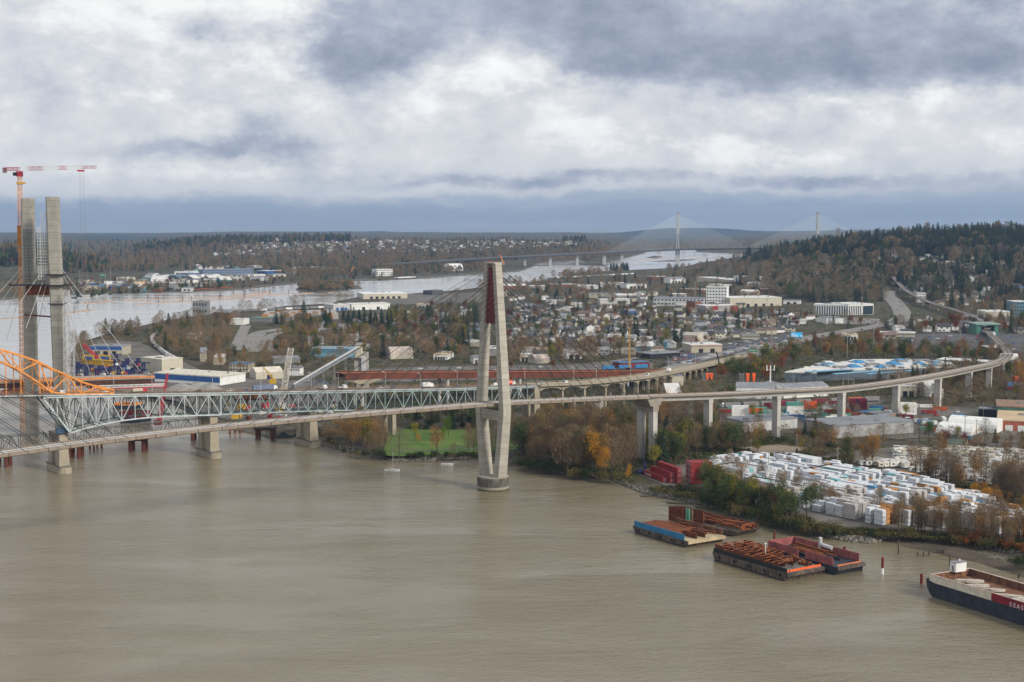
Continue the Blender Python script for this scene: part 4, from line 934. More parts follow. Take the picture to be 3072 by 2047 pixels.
mb = MB(); mb.tube(q, vadd(q, (0, 0, 6)), 5, n=24); mb.build('shell', M_BLU, t); mb = MB(); mb.tube(vadd(q, (0, 0, 6)), vadd(q, (0, 0, 7)), 5.1, .6, n=24); mb.build('lid', WW, t)
bld('office_block', 'cream two-storey block with flat blue roof left of the rusty frames', 'building', (688, 1116), (745, 1117), 18, 7.5, M_CREAM, mat('roof_blue', (.08, .17, .29)), win=(6, 2))
bld('barn', 'wide pale gabled barn with a dark blue open bay left of the white crane', 'barn', (768, 1140), (850, 1136), 22, 6.5, M_CREAM, mat('roof_cream'), 'gable', doors=1, dm=M_NAVY)
bld('site_office', 'white upper-storey cabin block with black window row right of the white crane', 'building', (862, 1127), (900, 1128), 9, 7, WW, RG, win=(5, 1, 3.5))
bld('warehouse', 'teal blue warehouse with flat grey-blue roof left of the conveyor tower', 'warehouse', (930, 1072), (1062, 1074), 32, 8.5, M_TEAL, mat('roof_bluegrey', (.20, .28, .33)), stripe=(.1, .55, mat('teal_light', (.15, .32, .40))))
bld('big_house', 'large white house with a row of windows below the dark conifers', 'house', (957, 1009), (1010, 1008), 14, 6.5, WW, RG, 'gable', win=(8, 2))
bld('warehouse', 'pale grey warehouse with three blue doors near the far river bank', 'warehouse', (1000, 933), (1050, 931), 34, 9, M_LGREY, M_ROOFW, doors=3)
bld('warehouse', 'long white warehouse right of the one with blue doors', 'warehouse', (1055, 931), (1170, 928), 36, 9, WW, M_ROOFW, doors=2, dm=M_BLK)
bld('lumber_shed', 'open shed with long white roof beside the coloured container rows', 'shed', (1090, 898), (1222, 896), 70, 9, M_CREAM, WW, doors=6, dm=M_BLK)
bld('shed', 'dark roofed shed among the container rows', 'shed', (1297, 886), (1330, 884), 24, 8, M_ROOFD, M_ROOFD)
bld('green_roof_hall', 'low hall with broad pale green roof above the curved highway', 'building', (745, 966), (850, 968), 30, 5, M_GREY, mat('roof_green', (.13, .19, .15)))
bld('barrel_hall', 'pale curved-roof hall behind the rust girder, left of the white pylon', 'hall', (1172, 1078), (1240, 1076), 26, 3.5, M_CREAM, mat('roof_pinkish', (.46, .39, .34)), 'barrel')
bld('barrel_hall', 'small pale curved-roof hall right of the white pylon', 'hall', (1605, 1092), (1650, 1090), 18, 3, M_CREAM, mat('roof_pinkish', (.46, .39, .34)), 'barrel')
bld('store', 'wide pinkish-beige store with flat roof and car park in front', 'store', (2074, 1060), (2166, 1058), 30, 8.5, M_BEI, M_ROOFW, stripe=(.78, .98, mat('store_band', (.36, .24, .20))), doors=2, dm=M_BLK)
bld('car_dealer', 'low tan and grey shop behind the rows of parked cars', 'store', (2225, 1018), (2278, 1018), 16, 5, M_BEI, RG, win=(8, 1))
r_, a_, b__, c__, d__ = bld('church', 'grey and red box-shaped church with a dark cross on its front', 'church', (2116, 940), (2212, 938), 34, 11, mat('church_grey', (.33, .31, .30)), M_ROOFW)
for t0, t1 in ((.22, .40), (.78, .999)):
    mb = MB(); p = vadd(lerp(a_, b__, t0), (0, -.1, 5.5)); q = vadd(lerp(a_, b__, t1), (0, -.1, 5.5)); mb.beam(p, q, .2, 10.8); mb.build('red_wall', mat('church_red', (.30, .04, .045)), r_)
mb = MB(); p = vadd(lerp(a_, b__, .66), (0, -.25, 5.5)); mb.beam(vadd(p, (0, 0, -3.5)), vadd(p, (0, 0, 3.5)), .6); mb.beam(vadd(p, (-3, 0, .3)), vadd(p, (3, 0, .3)), .6, .6); mb.build('cross', M_GREY, r_)
bld('hospital', 'white six-storey block with window rows, tallest building before the hill', 'building', (2118, 918), (2180, 919), 26, 32, WW, M_ROOFW, win=(7, 6, 1))
bld('hospital_wing', 'long low white wing with dark rooftop plant left of the tall white block', 'building', (1960, 918), (2112, 920), 40, 13, M_LGREY, RG, win=(14, 2))
bld('warehouse', 'brick-red block at the right end of the low white wing', 'building', (2085, 930), (2104, 929), 20, 13, mat('brick', (.24, .10, .065)), RG)
bld('warehouse', 'long pale yellow warehouse right of the tall white block', 'warehouse', (2190, 921), (2345, 918), 60, 14, M_CREAM, M_ROOFW, doors=5, dm=M_BLK)
bld('warehouse', 'white warehouse with flat roof at the foot of the wooded hill', 'warehouse', (2090, 848), (2196, 846), 40, 12, M_CREAM, M_ROOFW)
bld('warehouse', 'second white warehouse right along the foot of the wooded hill', 'warehouse', (2200, 846), (2256, 845), 40, 12, WW, M_ROOFW)
r_, a_, b__, c__, d__ = bld('striped_office', 'long white office building with dark vertical window stripes', 'building', (2441, 944), (2545, 946), 34, 15, WW, M_ROOFW)
mb = MB()
for k in range(14): mb = MB(); p = vadd(lerp(a_, b__, (k + .5) / 14), (0, -.1, .4)); mb.beam(p, vadd(p, (0, 0, 13.4)), 1.7, .3); mb.build('window_stripe', M_GLS, r_)
r_, a_, b__, c__, d__ = bld('striped_office', 'white striped office building with one dark glass end, beside the hill highway', 'building', (2545, 946), (2620, 944), 50, 16, WW, M_ROOFW)
mb = MB()
for k in range(7): mb = MB(); p = vadd(lerp(a_, b__, (k + .5) / 14), (0, -.1, .4)); mb.beam(p, vadd(p, (0, 0, 13.4)), 1.9, .3); mb.build('window_stripe', M_GLS, r_)
mb = MB(); mb.beam(vadd(lerp(a_, b__, .58), (0, -.15, 7)), vadd(lerp(a_, b__, .98), (0, -.15, 7)), .3, 13); mb.build('window_stripe', M_GLS, r_)
bld('warehouse', 'white store with flat roof right of the station', 'warehouse', (2958, 966), (3030, 966), 40, 14, M_CREAM, M_ROOFW)
bld('glass_block', 'blue-green glazed block at the right edge above the station', 'building', (3040, 950), (3110, 950), 30, 22, M_TEAL, M_ROOFW, win=(8, 4))
bld('blue_roof_house', 'house with bright blue roof on the hillside at the right edge', 'house', (3050, 872), (3085, 872), 16, 5, M_BEI, mat('bright_blue', (.05, .25, .6)), 'gable')
bld('apartment_house', 'white three-storey house with a red end on the hillside', 'building', (2809, 832), (2852, 830), 14, 10, WW, M_DRED, win=(6, 2))
bld('apartment_house', 'white stepped house with balconies left of the small cream house', 'building', (2752, 908), (2778, 908), 14, 16, WW, M_ROOFW, win=(4, 4))
bld('big_house', 'cream two-storey house with grey hipped roof on the lower hillside', 'house', (2834, 902), (2870, 900), 16, 11, M_CREAM, RG, 'gable', win=(4, 2))
bld('long_shed', 'long low grey roofed building in front of the station car park', 'building', (2640, 1010), (2745, 1012), 16, 5, M_CREAM, M_ROOFW, win=(20, 1))
bld('long_shed', 'long grey building with pilasters right of the blue-roofed mall', 'building', (2810, 1098), (2978, 1108), 22, 6, mat('grey_wall', (.27, .26, .25)), M_ROOFW, win=(16, 1))
bld('roadside_house', 'large pale house with wide hipped roof beside the orange trees', 'house', (2048, 1026), (2092, 1028), 18, 8, M_CREAM, mat('roof_beige', (.42, .38, .33)), 'gable', win=(5, 2))
bld('shed', 'long white shed with grey roof, gable towards the viaduct', 'shed', (2208, 1196), (2325, 1198), 22, 8.5, WW, RG, 'gable', win=(6, 1))
bld('shed', 'second white shed with long grey roof and small windows behind the viaduct', 'shed', (2352, 1196), (2486, 1188), 18, 8, WW, RG, 'gable', win=(9, 1))
bld('shed', 'small green-white shed behind the viaduct between the two long white sheds', 'shed', (2320, 1188), (2350, 1187), 18, 9, mat('pale_green', (.36, .42, .37)), RG, 'gablex')
bld('warehouse', 'low white shed with grey roof below the viaduct behind three small conifers', 'warehouse', (2230, 1298), (2392, 1286), 24, 7, M_LGREY, RG)
bld('warehouse', 'wide grey warehouse with pale wall behind the golden tree', 'warehouse', (2500, 1316), (2740, 1300), 34, 8, mat('grey_wall2', (.34, .34, .34)), RG)
bld('workshop', 'small grey-roofed brick workshop left of a viaduct pier', 'building', (2644, 1272), (2686, 1268), 16, 6, mat('brick_tan', (.36, .19, .11)), RG)
bld('tunnel_tent', 'long white barrel-vaulted tent with blue skirt beside the two green trees', 'tent', (2806, 1312), (2912, 1322), 20, 3, M_TEAL, WW, 'barrel')
bld('tunnel_tent', 'second white barrel-vaulted tent in front of the tan roofed store', 'tent', (2842, 1290), (2990, 1302), 20, 3, WW, WW, 'barrel')
bld('supermarket', 'wide tan flat-roofed store with orange awnings at the right edge', 'store', (2990, 1293), (3140, 1300), 62, 7, mat('store_red', (.40, .12, .07)), M_ROOFT, doors=3, dm=M_WHT)
bld('canopy', 'long dark canopy roof behind the tan store', 'canopy', (2935, 1252), (3030, 1258), 10, 6, M_BLK, RG)
bld('warehouse', 'green-walled warehouse with brown roof at the right edge behind the canopy', 'warehouse', (2990, 1262), (3140, 1268), 40, 10, mat('green_wall', (.06, .15, .12)), mat('roof_brown', (.25, .16, .11)))
bld('cottage', 'small cream cottage beside the red container stack and lumber', 'house', (2158, 1400), (2192, 1398), 9, 4.5, M_CREAM, RG, 'gable', win=(3, 1))
bld('cabin', 'small white cabin left of the cream cottage', 'cabin', (2140, 1404), (2158, 1402), 5, 4, WW, RG)
bld('park_hall', 'low dark green roofed building inside the caravan park', 'building', (2838, 1352), (2896, 1356), 14, 4, M_CREAM, mat('roof_dkgreen', (.07, .10, .08)), 'gable')
bld('boiler_house', 'dark grey tall building with rooftop masts among the bare trees by the far river', 'building', (578, 945), (622, 945), 20, 20, M_GREY, M_GREY, win=(5, 2))
bld('wood_mill', 'brown timber-clad mill among the bare trees by the far river', 'building', (640, 958), (690, 960), 24, 10, mat('brown_wall', (.13, .09, .07)), RG, 'gable')
bld('warehouse', 'grey warehouse beside the rail tracks left of the highway bend', 'warehouse', (820, 1092), (900, 1090), 26, 5, M_GREY, M_ROOFG)
bld('warehouse', 'white roofed shop with dark front behind the coloured trains', 'warehouse', (1950, 1078), (2040, 1072), 24, 5, M_BLK, M_ROOFG)
bld('warehouse', 'blue-roofed shop left of the red one beside the highway ramp', 'warehouse', (1860, 1106), (1948, 1102), 16, 5, M_DRED, mat('roof_navy', (.08, .14, .24)))
# mall with the white and blue roof
gp = [P(a, b_, 11.6) for a, b_ in [(2356, 1117), (2450, 1119), (2452, 1115), (2700, 1106), (2868, 1101), (2850, 1088), (2720, 1079), (2560, 1080), (2540, 1086), (2450, 1092), (2430, 1102)]]
mall = thing('shopping_mall', 'dark grey shopping mall with huge white roof and blue pyramid skylights', 'mall', (gp[2][0], gp[2][1], G0)); excl([p[:2] for p in gp], 1.02)
mb = MB(); mb.prism([p[:2] for p in gp], 1, 11); mb.build('wall', mat('mall_wall', (.10, .125, .15)), mall)
ctr = (sum(p[0] for p in gp) / len(gp), sum(p[1] for p in gp) / len(gp)); mb = MB(); mb.prism([(ctr[0] + (p[0] - ctr[0]) * 1.006, ctr[1] + (p[1] - ctr[1]) * 1.006) for p in gp], 11.01, 12.2); mb.build('roof', M_ROOFW, mall)
M_SKY = mat('skylight_blue', (.05, .22, .42), .5, .15); M_SK2 = mat('roof_stripe_blue', (.16, .36, .52), .6, .1)
for a, b_, s_ in [(2485, 1097, 24), (2560, 1101, 20), (2575, 1088, 20), (2680, 1093, 22), (2700, 1084, 20), (2640, 1103, 14), (2760, 1094, 16), (2800, 1098, 13)]:
    p = P(a, b_, 12.2)
    if inpoly(p[:2], [q[:2] for q in gp]): mb = MB(); mb.box(p, (s_ * .62, s_ * .8, 2.6), .3, 0, (s_ * .2, s_ * .2)); mb.build('skylight', M_SKY, mall)
for a, b_, c_, d_ in [(2420, 1116, 2560, 1108), (2500, 1122, 2640, 1112), (2600, 1122, 2760, 1110)]:
    mb = MB(); mb.beam(P(a, b_, 12.5), P(c_, d_, 12.5), 5, .5); mb.build('roof_stripe', M_SK2, mall)
mr = random.Random(4); gq = [q[:2] for q in gp]; mg_ = 0
for a, b_ in pip([(2360, 1118), (2868, 1103), (2850, 1080), (2420, 1080)], 90, mr):
    p = P(a, b_, 12.25)
    if inpoly(p[:2], gq): mb = MB(); mb.box(p, (mr.uniform(2, 12), mr.uniform(2, 9), mr.uniform(.2, 1.8)), .2); mb.build('rooftop_unit', mr.choice([M_GREY, M_LGREY, M_ROOFG, M_SK2, M_ROOFW]), mall)
# generic rows: far industrial bank, inland industry
rr = random.Random(5); GW = [WW, M_CREAM, M_BEI, M_LGREY, M_TEAL, M_BLU, mat('brick', (.24, .10, .065)), mat('grey_wall', (.27, .26, .25))]; GWn = ['white', 'cream', 'beige', 'pale grey', 'teal', 'blue', 'brick', 'grey']
def row(specs, where, grp, hrange, dep):
    for (x, y, w_) in specs:
        k = rr.choice([0, 0, 0, 1, 1, 2, 2, 3, 3, 7, 7, 4, 5, 6]); g = 'gable' if rr.random() < .18 else 'flat'; rm, rn = rr.choice([(M_ROOFW, 'white'), (M_ROOFW, 'white'), (RG, 'grey'), (RG, 'grey'), (M_ROOFT, 'tan'), (mat('roof_blue', (.08, .17, .29)), 'blue')] if rr.random() < .5 else [(M_ROOFW, 'white'), (RG, 'grey')])
        p = GP(x + w_ / 2, y)
        if blocked(p[0], p[1]): continue
        bld('warehouse', f'{GWn[k]} works with {"gabled" if g == "gable" else "flat"} {rn} roof {where}', 'warehouse', (x, y), (x + w_, y + rr.uniform(-1, 1)), rr.uniform(*dep), rr.uniform(*hrange), GW[k], rm, g, doors=rr.choice([0, 2, 4]) if w_ > 25 else 0, dm=M_BLK, group=grp, auto=True)
S_ = []
for y, x0, x1 in ((893, 214, 330), (872, 220, 560), (860, 235, 640), (850, 245, 700), (842, 330, 760), (831, 420, 860), (822, 520, 900), (812, 760, 1020), (806, 560, 760)):
    x = x0 + rr.uniform(0, 20)
    while x < x1: w_ = rr.uniform(12, 40); S_.append((x, y + rr.uniform(-2, 2), w_)); x += w_ + rr.uniform(3, 22)
row([s for s in S_ if s[1] < 885 - max(0, (s[0] - 218)) * .03], 'on the far river bank', 'industrial buildings on the far bank', (5, 9), (20, 50))
bld('riverside_office', 'white-fronted four-storey office on the far bank below a red tree', 'building', (1130, 829), (1178, 828), 30, 17, WW, M_ROOFW, win=(9, 3))
bld('arched_hall', 'big white arched hall on the far bank left of the pylon top', 'hall', (1354, 814), (1390, 813), 40, 8, WW, WW, 'barrel')
bld('parking_block', 'long blue-grey multi-storey parking block on the far bank with an orange top', 'building', (610, 829), (760, 826), 40, 16, mat('bluegrey', (.17, .22, .32)), RG, win=(22, 3))
S_ = [(1510, 868, 70), (1585, 872, 40), (1640, 862, 90), (1735, 868, 60), (1800, 862, 70), (1880, 866, 60), (1760, 895, 80), (1850, 898, 60), (1905, 888, 60), (1800, 914, 90), (1960, 842, 40), (2010, 850, 46), (2040, 878, 60), (2020, 896, 40),
      (2220, 888, 50), (2280, 876, 60), (2240, 862, 40), (2120, 862, 50), (2350, 912, 50), (2080, 960, 30), (2580, 958, 30), (2900, 968, 40), (2480, 972, 50), (2530, 1020, 44), (2760, 1020, 40), (1880, 952, 30), (1705, 880, 30), (1480, 890, 40), (1400, 895, 40),
      (1250, 924, 50), (1180, 948, 40), (1900, 1060, 60), (1960, 1046, 40), (1700, 1078, 46), (1610, 1070, 34), (1460, 1068, 40), (1300, 1080, 40), (1240, 1058, 44), (1420, 1092, 40), (1560, 1085, 30), (690, 975, 40), (560, 1020, 24), (2420, 1230, 50), (2300, 1250, 40), (2700, 1190, 50), (2790, 1195, 40),
      (2520, 1210, 40), (2970, 1070, 46), (3010, 1110, 50), (2000, 1210, 46), (1760, 1230, 40), (1860, 1160, 50), (2010, 1160, 40), (640, 1095, 30), (600, 1085, 20)]
row(S_, 'in the lowland town', 'industrial buildings in the lowland town', (5, 9), (16, 40))
# ---------------------------------------------------------------- houses
def house_proto(key, wm, rm, lbl, w_=13, d_=10, h=5.6):
    o = bare('house', 'house'); o['label'] = lbl; mb = MB(); mb.box((0, 0, -2), (w_, d_, h + 2)); rz = h + 2.8
    for x in (-w_ / 2, w_ / 2): mb.face([(x, -d_ / 2, h), (x, d_ / 2, h), (x, 0, rz)])
    mb.build('wall', wm, o); mb = MB()
    for s_ in (-1, 1): q = [(-w_ / 2 - .6, s_ * (d_ / 2 + .7), h - .35), (w_ / 2 + .6, s_ * (d_ / 2 + .7), h - .35), (w_ / 2 + .6, 0, rz + .05), (-w_ / 2 - .6, 0, rz + .05)]; mb.hexa(q, [(a, b_, c_ + .3) for a, b_, c_ in q])
    mb.box((w_ * .25, 1.5, rz - 1.2), (.9, .9, 2.2)); mb.build('roof', rm, o)
    for x, zz in ((-4.2, 1.3), (0, 1.3), (-2.6, 4), (3.4, 4)): mb = MB(); mb.box((x, -d_ / 2 - .03, zz - .7), (2.0, .12, 1.4)); mb.build('window', M_GLS, o)
    proto(key, o)
HS = [('white', M_WHT, M_ROOFD, 'dark'), ('cream', M_CREAM, M_ROOFD, 'dark'), ('beige', M_BEI, mat('roof_brown2', (.16, .12, .10), rnd=.3), 'brown'), ('white', M_WHT, M_ROOFG, 'grey'), ('blue-grey', mat('house_blue', (.22, .27, .33)), M_ROOFD, 'dark'), ('pale', M_LGREY, mat('roof_pale', (.40, .39, .38), rnd=.2), 'pale')]
for i, (wn, wm, rm, rn) in enumerate(HS): house_proto(('house', i), wm, rm, f'{wn} house with {rn} gabled roof')
HR = [('in the town', [(1520, 985), (1560, 925), (1720, 930), (2050, 950), (2340, 940), (2440, 960), (2360, 1000), (2180, 1015), (1980, 1060), (1640, 1075), (1530, 1060)], 150),
      ('among the conifers', [(900, 1020), (960, 985), (1200, 950), (1420, 925), (1430, 1040), (1180, 1050), (960, 1050)], 30),
      ('on the hillside', [(2400, 812), (2620, 778), (2900, 765), (3072, 770), (3072, 900), (2800, 930), (2700, 850), (2560, 800)], 56),
      ('beyond the station', [(2700, 985), (2780, 960), (2940, 955), (3072, 985), (3072, 1060), (2760, 1040), (2600, 1030)], 22),
      ('on the far bank hill', [(700, 745), (760, 722), (900, 718), (1100, 722), (1400, 724), (1700, 727), (1750, 735), (1500, 752), (1100, 760), (860, 765), (600, 770)], 74)]
HOUSES = []; HX = MB(); HXN = [0]
HR += [('', HR[0][1], 560), ('', HR[1][1], 70), ('', HR[2][1], 80), ('', HR[3][1], 40), ('', HR[4][1], 420), ('', [(1440, 900), (1900, 885), (2100, 900), (2340, 930), (2100, 940), (1500, 930)], 60)]
rh = random.Random(11)
for where, pp, n_ in HR:
    for (x, y) in pip(pp, n_, rh):
        p = GP(x, y)
        if blocked(p[0], p[1]) or any((p[0] - q[0]) ** 2 + (p[1] - q[1]) ** 2 < 17 ** 2 for q in HOUSES): continue
        if not where:
            if p[1] > 2300: excl([(p[0] - 9, p[1] - 55), (p[0] + 9, p[1] - 55), (p[0] + 9, p[1] + 7), (p[0] - 9, p[1] + 7)])
            HOUSES.append(p); w_, d_, h_ = rh.uniform(10, 16), rh.uniform(8, 11), rh.uniform(3.5, 6); a_ = rh.uniform(-.5, .5); ca, sa = math.cos(a_), math.sin(a_); mi_ = rh.choice([0, 0, 1, 2]); mr_ = rh.choice([3, 3, 4, 5])
            HX.box((p[0], p[1], p[2] - 1), (w_, d_, h_ + 1), a_, mi_); T = lambda x, y, z: (p[0] + x * ca - y * sa, p[1] + x * sa + y * ca, p[2] + z)
            for s_ in (-1, 1): q = [T(-w_ / 2 - .5, s_ * (d_ / 2 + .6), h_ - .2), T(w_ / 2 + .5, s_ * (d_ / 2 + .6), h_ - .2), T(w_ / 2 + .5, 0, h_ + 2.6), T(-w_ / 2 - .5, 0, h_ + 2.6)]; HX.face(q if s_ < 0 else q[::-1], mr_)
            for s_ in (-1, 1): HX.face([T(s_ * w_ / 2, -d_ / 2, h_), T(s_ * w_ / 2, d_ / 2, h_), T(s_ * w_ / 2, 0, h_ + 2.5)], mi_)
            continue
        HOUSES.append(p); i = rh.choice([0, 0, 1, 1, 2, 3, 4, 5]); sc_ = rh.uniform(.85, 1.25) * (1.25 if p[1] > 4000 else 1)
        pl = place(('house', i), p, rh.uniform(-.6, .6) + (math.pi / 2 if rh.random() < .3 else 0), sc_, group='houses ' + where); THINGS[-1] = (pl, pl['label'] + ' ' + where, True)
        dq = 70 if p[1] > 2300 else 12; excl([(p[0] - 9, p[1] - dq), (p[0] + 9, p[1] - dq), (p[0] + 9, p[1] + 7), (p[0] - 9, p[1] + 7)])

struct(HX.build('distant_houses', [M_WHT, M_CREAM, M_BEI, M_ROOFD, mat('roof_brown2'), mat('roof_pale')]), 'stuff')
# ---------------------------------------------------------------- barges
def txt(nm, cu):          # lettering turned into a mesh
    t = bpy.data.objects.new('t', cu); COL.objects.link(t); me = bpy.data.meshes.new_from_object(t.evaluated_get(bpy.context.evaluated_depsgraph_get())); bpy.data.objects.remove(t)
    o = bpy.data.objects.new(nm, me); COL.objects.link(o); return o
class Fr:                 # local frame: u along length (from near corner away to the left), v across
    def __init__(s, L, Nn, Rr, z=0):
        s.o = (Nn[0], Nn[1], 0); s.L = math.hypot(L[0] - Nn[0], L[1] - Nn[1]); s.u = ((L[0] - Nn[0]) / s.L, (L[1] - Nn[1]) / s.L, 0); s.v = (s.u[1], -s.u[0], 0)
        w_ = (Rr[0] - Nn[0]) * s.v[0] + (Rr[1] - Nn[1]) * s.v[1]
        if w_ < 0: s.v = (-s.v[0], -s.v[1], 0); w_ = -w_
        s.W = w_; s.a = math.atan2(s.u[1], s.u[0])
    def __call__(s, u, v, z): return (s.o[0] + s.u[0] * u + s.v[0] * v, s.o[1] + s.u[1] * u + s.v[1] * v, z)
def hull(fr, h, rake0, rake1, m, root, name='hull'):
    L, W_ = fr.L, fr.W; mb = MB()
    mb.hexa([fr(rake0, 0, -.6), fr(L - rake1, 0, -.6), fr(L - rake1, W_, -.6), fr(rake0, W_, -.6)][::-1], [fr(0, 0, h), fr(L, 0, h), fr(L, W_, h), fr(0, W_, h)][::-1])
    mb.build(name, m, root)
    mb = MB()
    for v in (-.06, W_ + .06): mb.beam(fr(rake0 * .7, v, .15), fr(L - rake1 * .7, v, .15), .2, .7)
    mb.build('tide_stain', M_BLK, root)
def wallp(fr, u0, v0, u1, v1, z0, z1, t, m, root, name='bin_wall', ribs=0, mr=None, rs=1):
    mb = MB(); p, q = fr(u0, v0, (z0 + z1) / 2), fr(u1, v1, (z0 + z1) / 2); mb.beam(p, q, t, z1 - z0)
    d = unit(vsub(q, p)); s_ = side(d)
    for k in range(ribs): c = lerp(p, q, (k + .5) / ribs); c = vadd(c, s_, rs * t * .8); mb.beam((c[0], c[1], z0), (c[0], c[1], z1), .28, .3, 0)
    mb.build(name, m, root)
rb = random.Random(3)
M_HULL = mat('hull_grime', (.050, .044, .040), .9, .4, .5, col2=(.16, .12, .09), stretch=(1, 1, .4)); M_HULD = mat('hull_dark', (.028, .033, .045), .6, .25, .3); M_DKPL = mat('deck_planks', (.42, .33, .21), .85, .3, .3)
M_PINK = mat('faded_red', (.29, .09, .085), .75, .25, .25); M_BIN = mat('bin_blue', (.03, .17, .33), .55, .2, .25); M_HOR = mat('hi_vis_orange', (.85, .13, .03), .6, .1); M_BRW = mat('brown_plate', (.18, .085, .045), .8, .3, .3)
# A: blue-walled flat barge
fa = Fr(P(1897, 1597), P(2064, 1646), P(2180, 1629)); A_ = thing('barge', 'flat scrap barge with a bright blue side wall and bare planked end', 'barge', fa(fa.L / 2, fa.W / 2, 0))
hull(fa, 3.1, 2.5, 3, M_HULL, A_)
mb = MB(); mb.beam(fa(-.15, 0, 2.5), fa(-.15, fa.W, 2.5), .5, 1.3); mb.build('end_fender', M_DKPL, A_)
mb = MB(); mb.hexa([fa(.3, .4, 3.1), fa(fa.L - 1, .4, 3.1), fa(fa.L - 1, fa.W - .4, 3.1), fa(.3, fa.W - .4, 3.1)][::-1], [fa(.3, .4, 3.2), fa(fa.L - 1, .4, 3.2), fa(fa.L - 1, fa.W - .4, 3.2), fa(.3, fa.W - .4, 3.2)][::-1]); mb.build('deck', M_DKPL, A_)
wallp(fa, 3, .35, fa.L - 1.2, .35, 3.1, 5.7, .35, M_BIN, A_, 'side_wall', 22); wallp(fa, 1.5, fa.W - .4, fa.L - 6, fa.W - .4, 3.1, 5.8, .35, M_BRW, A_, 'side_wall', 22, rs=-1)
for k in range(5): q = fa(3 + k * (fa.L - 8) / 4, -.2, 1.9); mb = MB(); mb.tube(q, vadd(q, fa.v, -.35), .55, n=10); mb.build('fender_tyre', M_TYRE, A_)
def ibeam(fr, u, v, z, L_, ang, m, nm, lbl, grp, h=.9):
    p = fr(u, v, z); a = fr.a + ang; d = (math.cos(a), math.sin(a), 0); t = thing(nm, lbl, 'steel beam', p, group=grp, auto=True); q0, q1 = vadd(p, d, -L_ / 2), vadd(p, d, L_ / 2)
    mb = MB(); mb.beam(vadd(q0, (0, 0, h / 2)), vadd(q1, (0, 0, h / 2)), .12, h * .86); mb.build('web', m, t)
    mb = MB(); mb.beam(vadd(q0, (0, 0, h)), vadd(q1, (0, 0, h)), .75, .14); mb.build('flange', m, t); mb = MB(); mb.beam(vadd(q0, (0, 0, .07)), vadd(q1, (0, 0, .07)), .75, .14); mb.build('flange', m, t)
LA = fa.L; WA = fa.W
mb = MB(); mb.hexa([fa(LA * .24, .6, 3.2), fa(LA - 1.4, .6, 3.2), fa(LA - 1.4, WA - .8, 3.2), fa(LA * .24, WA - .8, 3.2)][::-1], [fa(LA * .24, .6, 3.26), fa(LA - 1.4, .6, 3.26), fa(LA - 1.4, WA - .8, 3.26), fa(LA * .24, WA - .8, 3.26)][::-1]); mb.build('rusty_floor', M_RUST, A_)
for k in range(13): ibeam(fa, LA * .60 + rb.uniform(-1, 1), 1.5 + k * WA * .046, 3.28, LA * rb.uniform(.55, .72), rb.uniform(-.01, .01), M_RUST2 if k % 2 else M_RUST, 'steel_beam', 'long rusty steel beam laid lengthwise on the blue-walled barge', 'steel beams on the barges', 1.5)
for k in range(26): ibeam(fa, LA * rb.uniform(.2, .66), WA * rb.uniform(.42, .88), 3.4 + rb.uniform(0, .9), rb.uniform(4, 12), rb.uniform(-.6, .6), rb.choice([M_RUST, M_RUST2, M_RUST]), 'steel_beam', 'short rusty steel beam tumbled across the blue-walled barge', 'steel beams on the barges', .8)
for v in (.30, .52): ibeam(fa, LA * .16, WA * v, 3.25, LA * .24, 0, M_RUST, 'steel_beam', 'deep rusty girder at the planked end of the blue-walled barge', 'steel beams on the barges', 2.3)
# B: scrap barge behind, upright corrugated plates
fb = Fr(P(2010, 1566), P(2212, 1614), P(2250, 1594)); B_ = thing('barge', 'rusty scrap barge with tall upright corrugated plates, behind the blue-walled barge', 'barge', fb(fb.L / 2, fb.W / 2, 0))
hull(fb, 2.6, 4, 2, M_HULL, B_); wallp(fb, 1, fb.W - .4, fb.L * .9, fb.W - .4, 2.6, 4.6, .3, M_RUST, B_, 'side_wall', 16)
wallp(fb, .8, fb.W * .25, .8, fb.W * .8, 2.6, 5.6, .3, M_RUST2, B_, 'end_wall', 5)
for k in range(26): ibeam(fb, fb.L * rb.uniform(.1, .6), fb.W * rb.uniform(.15, .85), 2.7 + rb.uniform(0, 1.4), rb.uniform(6, 20), rb.uniform(-.25, .25), rb.choice([M_RUST, M_RUST2]), 'steel_beam', 'rusty beam heaped on the barge behind the blue-walled one', 'steel beams on the barges', .9)
def upplate(u, v, w_, h, ang, m, lbl):
    p = fb(u, v, 2.6); t = thing('corrugated_plate', lbl, 'steel plate', p, auto=True, group='upright plates on the rear barge'); a = fb.a + ang; d = (math.cos(a), math.sin(a), 0); s_ = side(d); mb = MB(); n_ = int(w_ / .8)
    for k in range(n_):
        q = vadd(vadd(p, d, -w_ / 2 + k * .8 + .4), s_, .35 * (k % 2)); mb.beam(vadd(q, d, -.42), vadd(q, d, .42), .12, .01) if 0 else mb.box(q, (.86, .12, h), a)
        mb.box(vadd(vadd(p, d, -w_ / 2 + k * .8), s_, .17), (.12, .42, h), a)
    mb.build('sheet', m, t)
p0 = P(2056, 1572, 2.6)
uu = (p0[0] - fb.o[0]) * fb.u[0] + (p0[1] - fb.o[1]) * fb.u[1]; vv = (p0[0] - fb.o[0]) * fb.v[0] + (p0[1] - fb.o[1]) * fb.v[1]
for k in range(4): upplate(uu + 6 - k * .8, vv - .6 + k * 1.5, 9 - k * .7, 7.2, .1, M_RUST, 'tall dark rusty corrugated plate standing on the rear barge')
upplate(uu - .2, vv + 1, 2.8, 7.4, .1, mat('sea_green', (.13, .36, .24), .6, .12), 'bright sea-green upright plate standing on the rear barge')
upplate(uu - 4.4, vv + 4, 6.5, 7.0, .1, M_RUST, 'rusty corrugated plate right of the green plate')
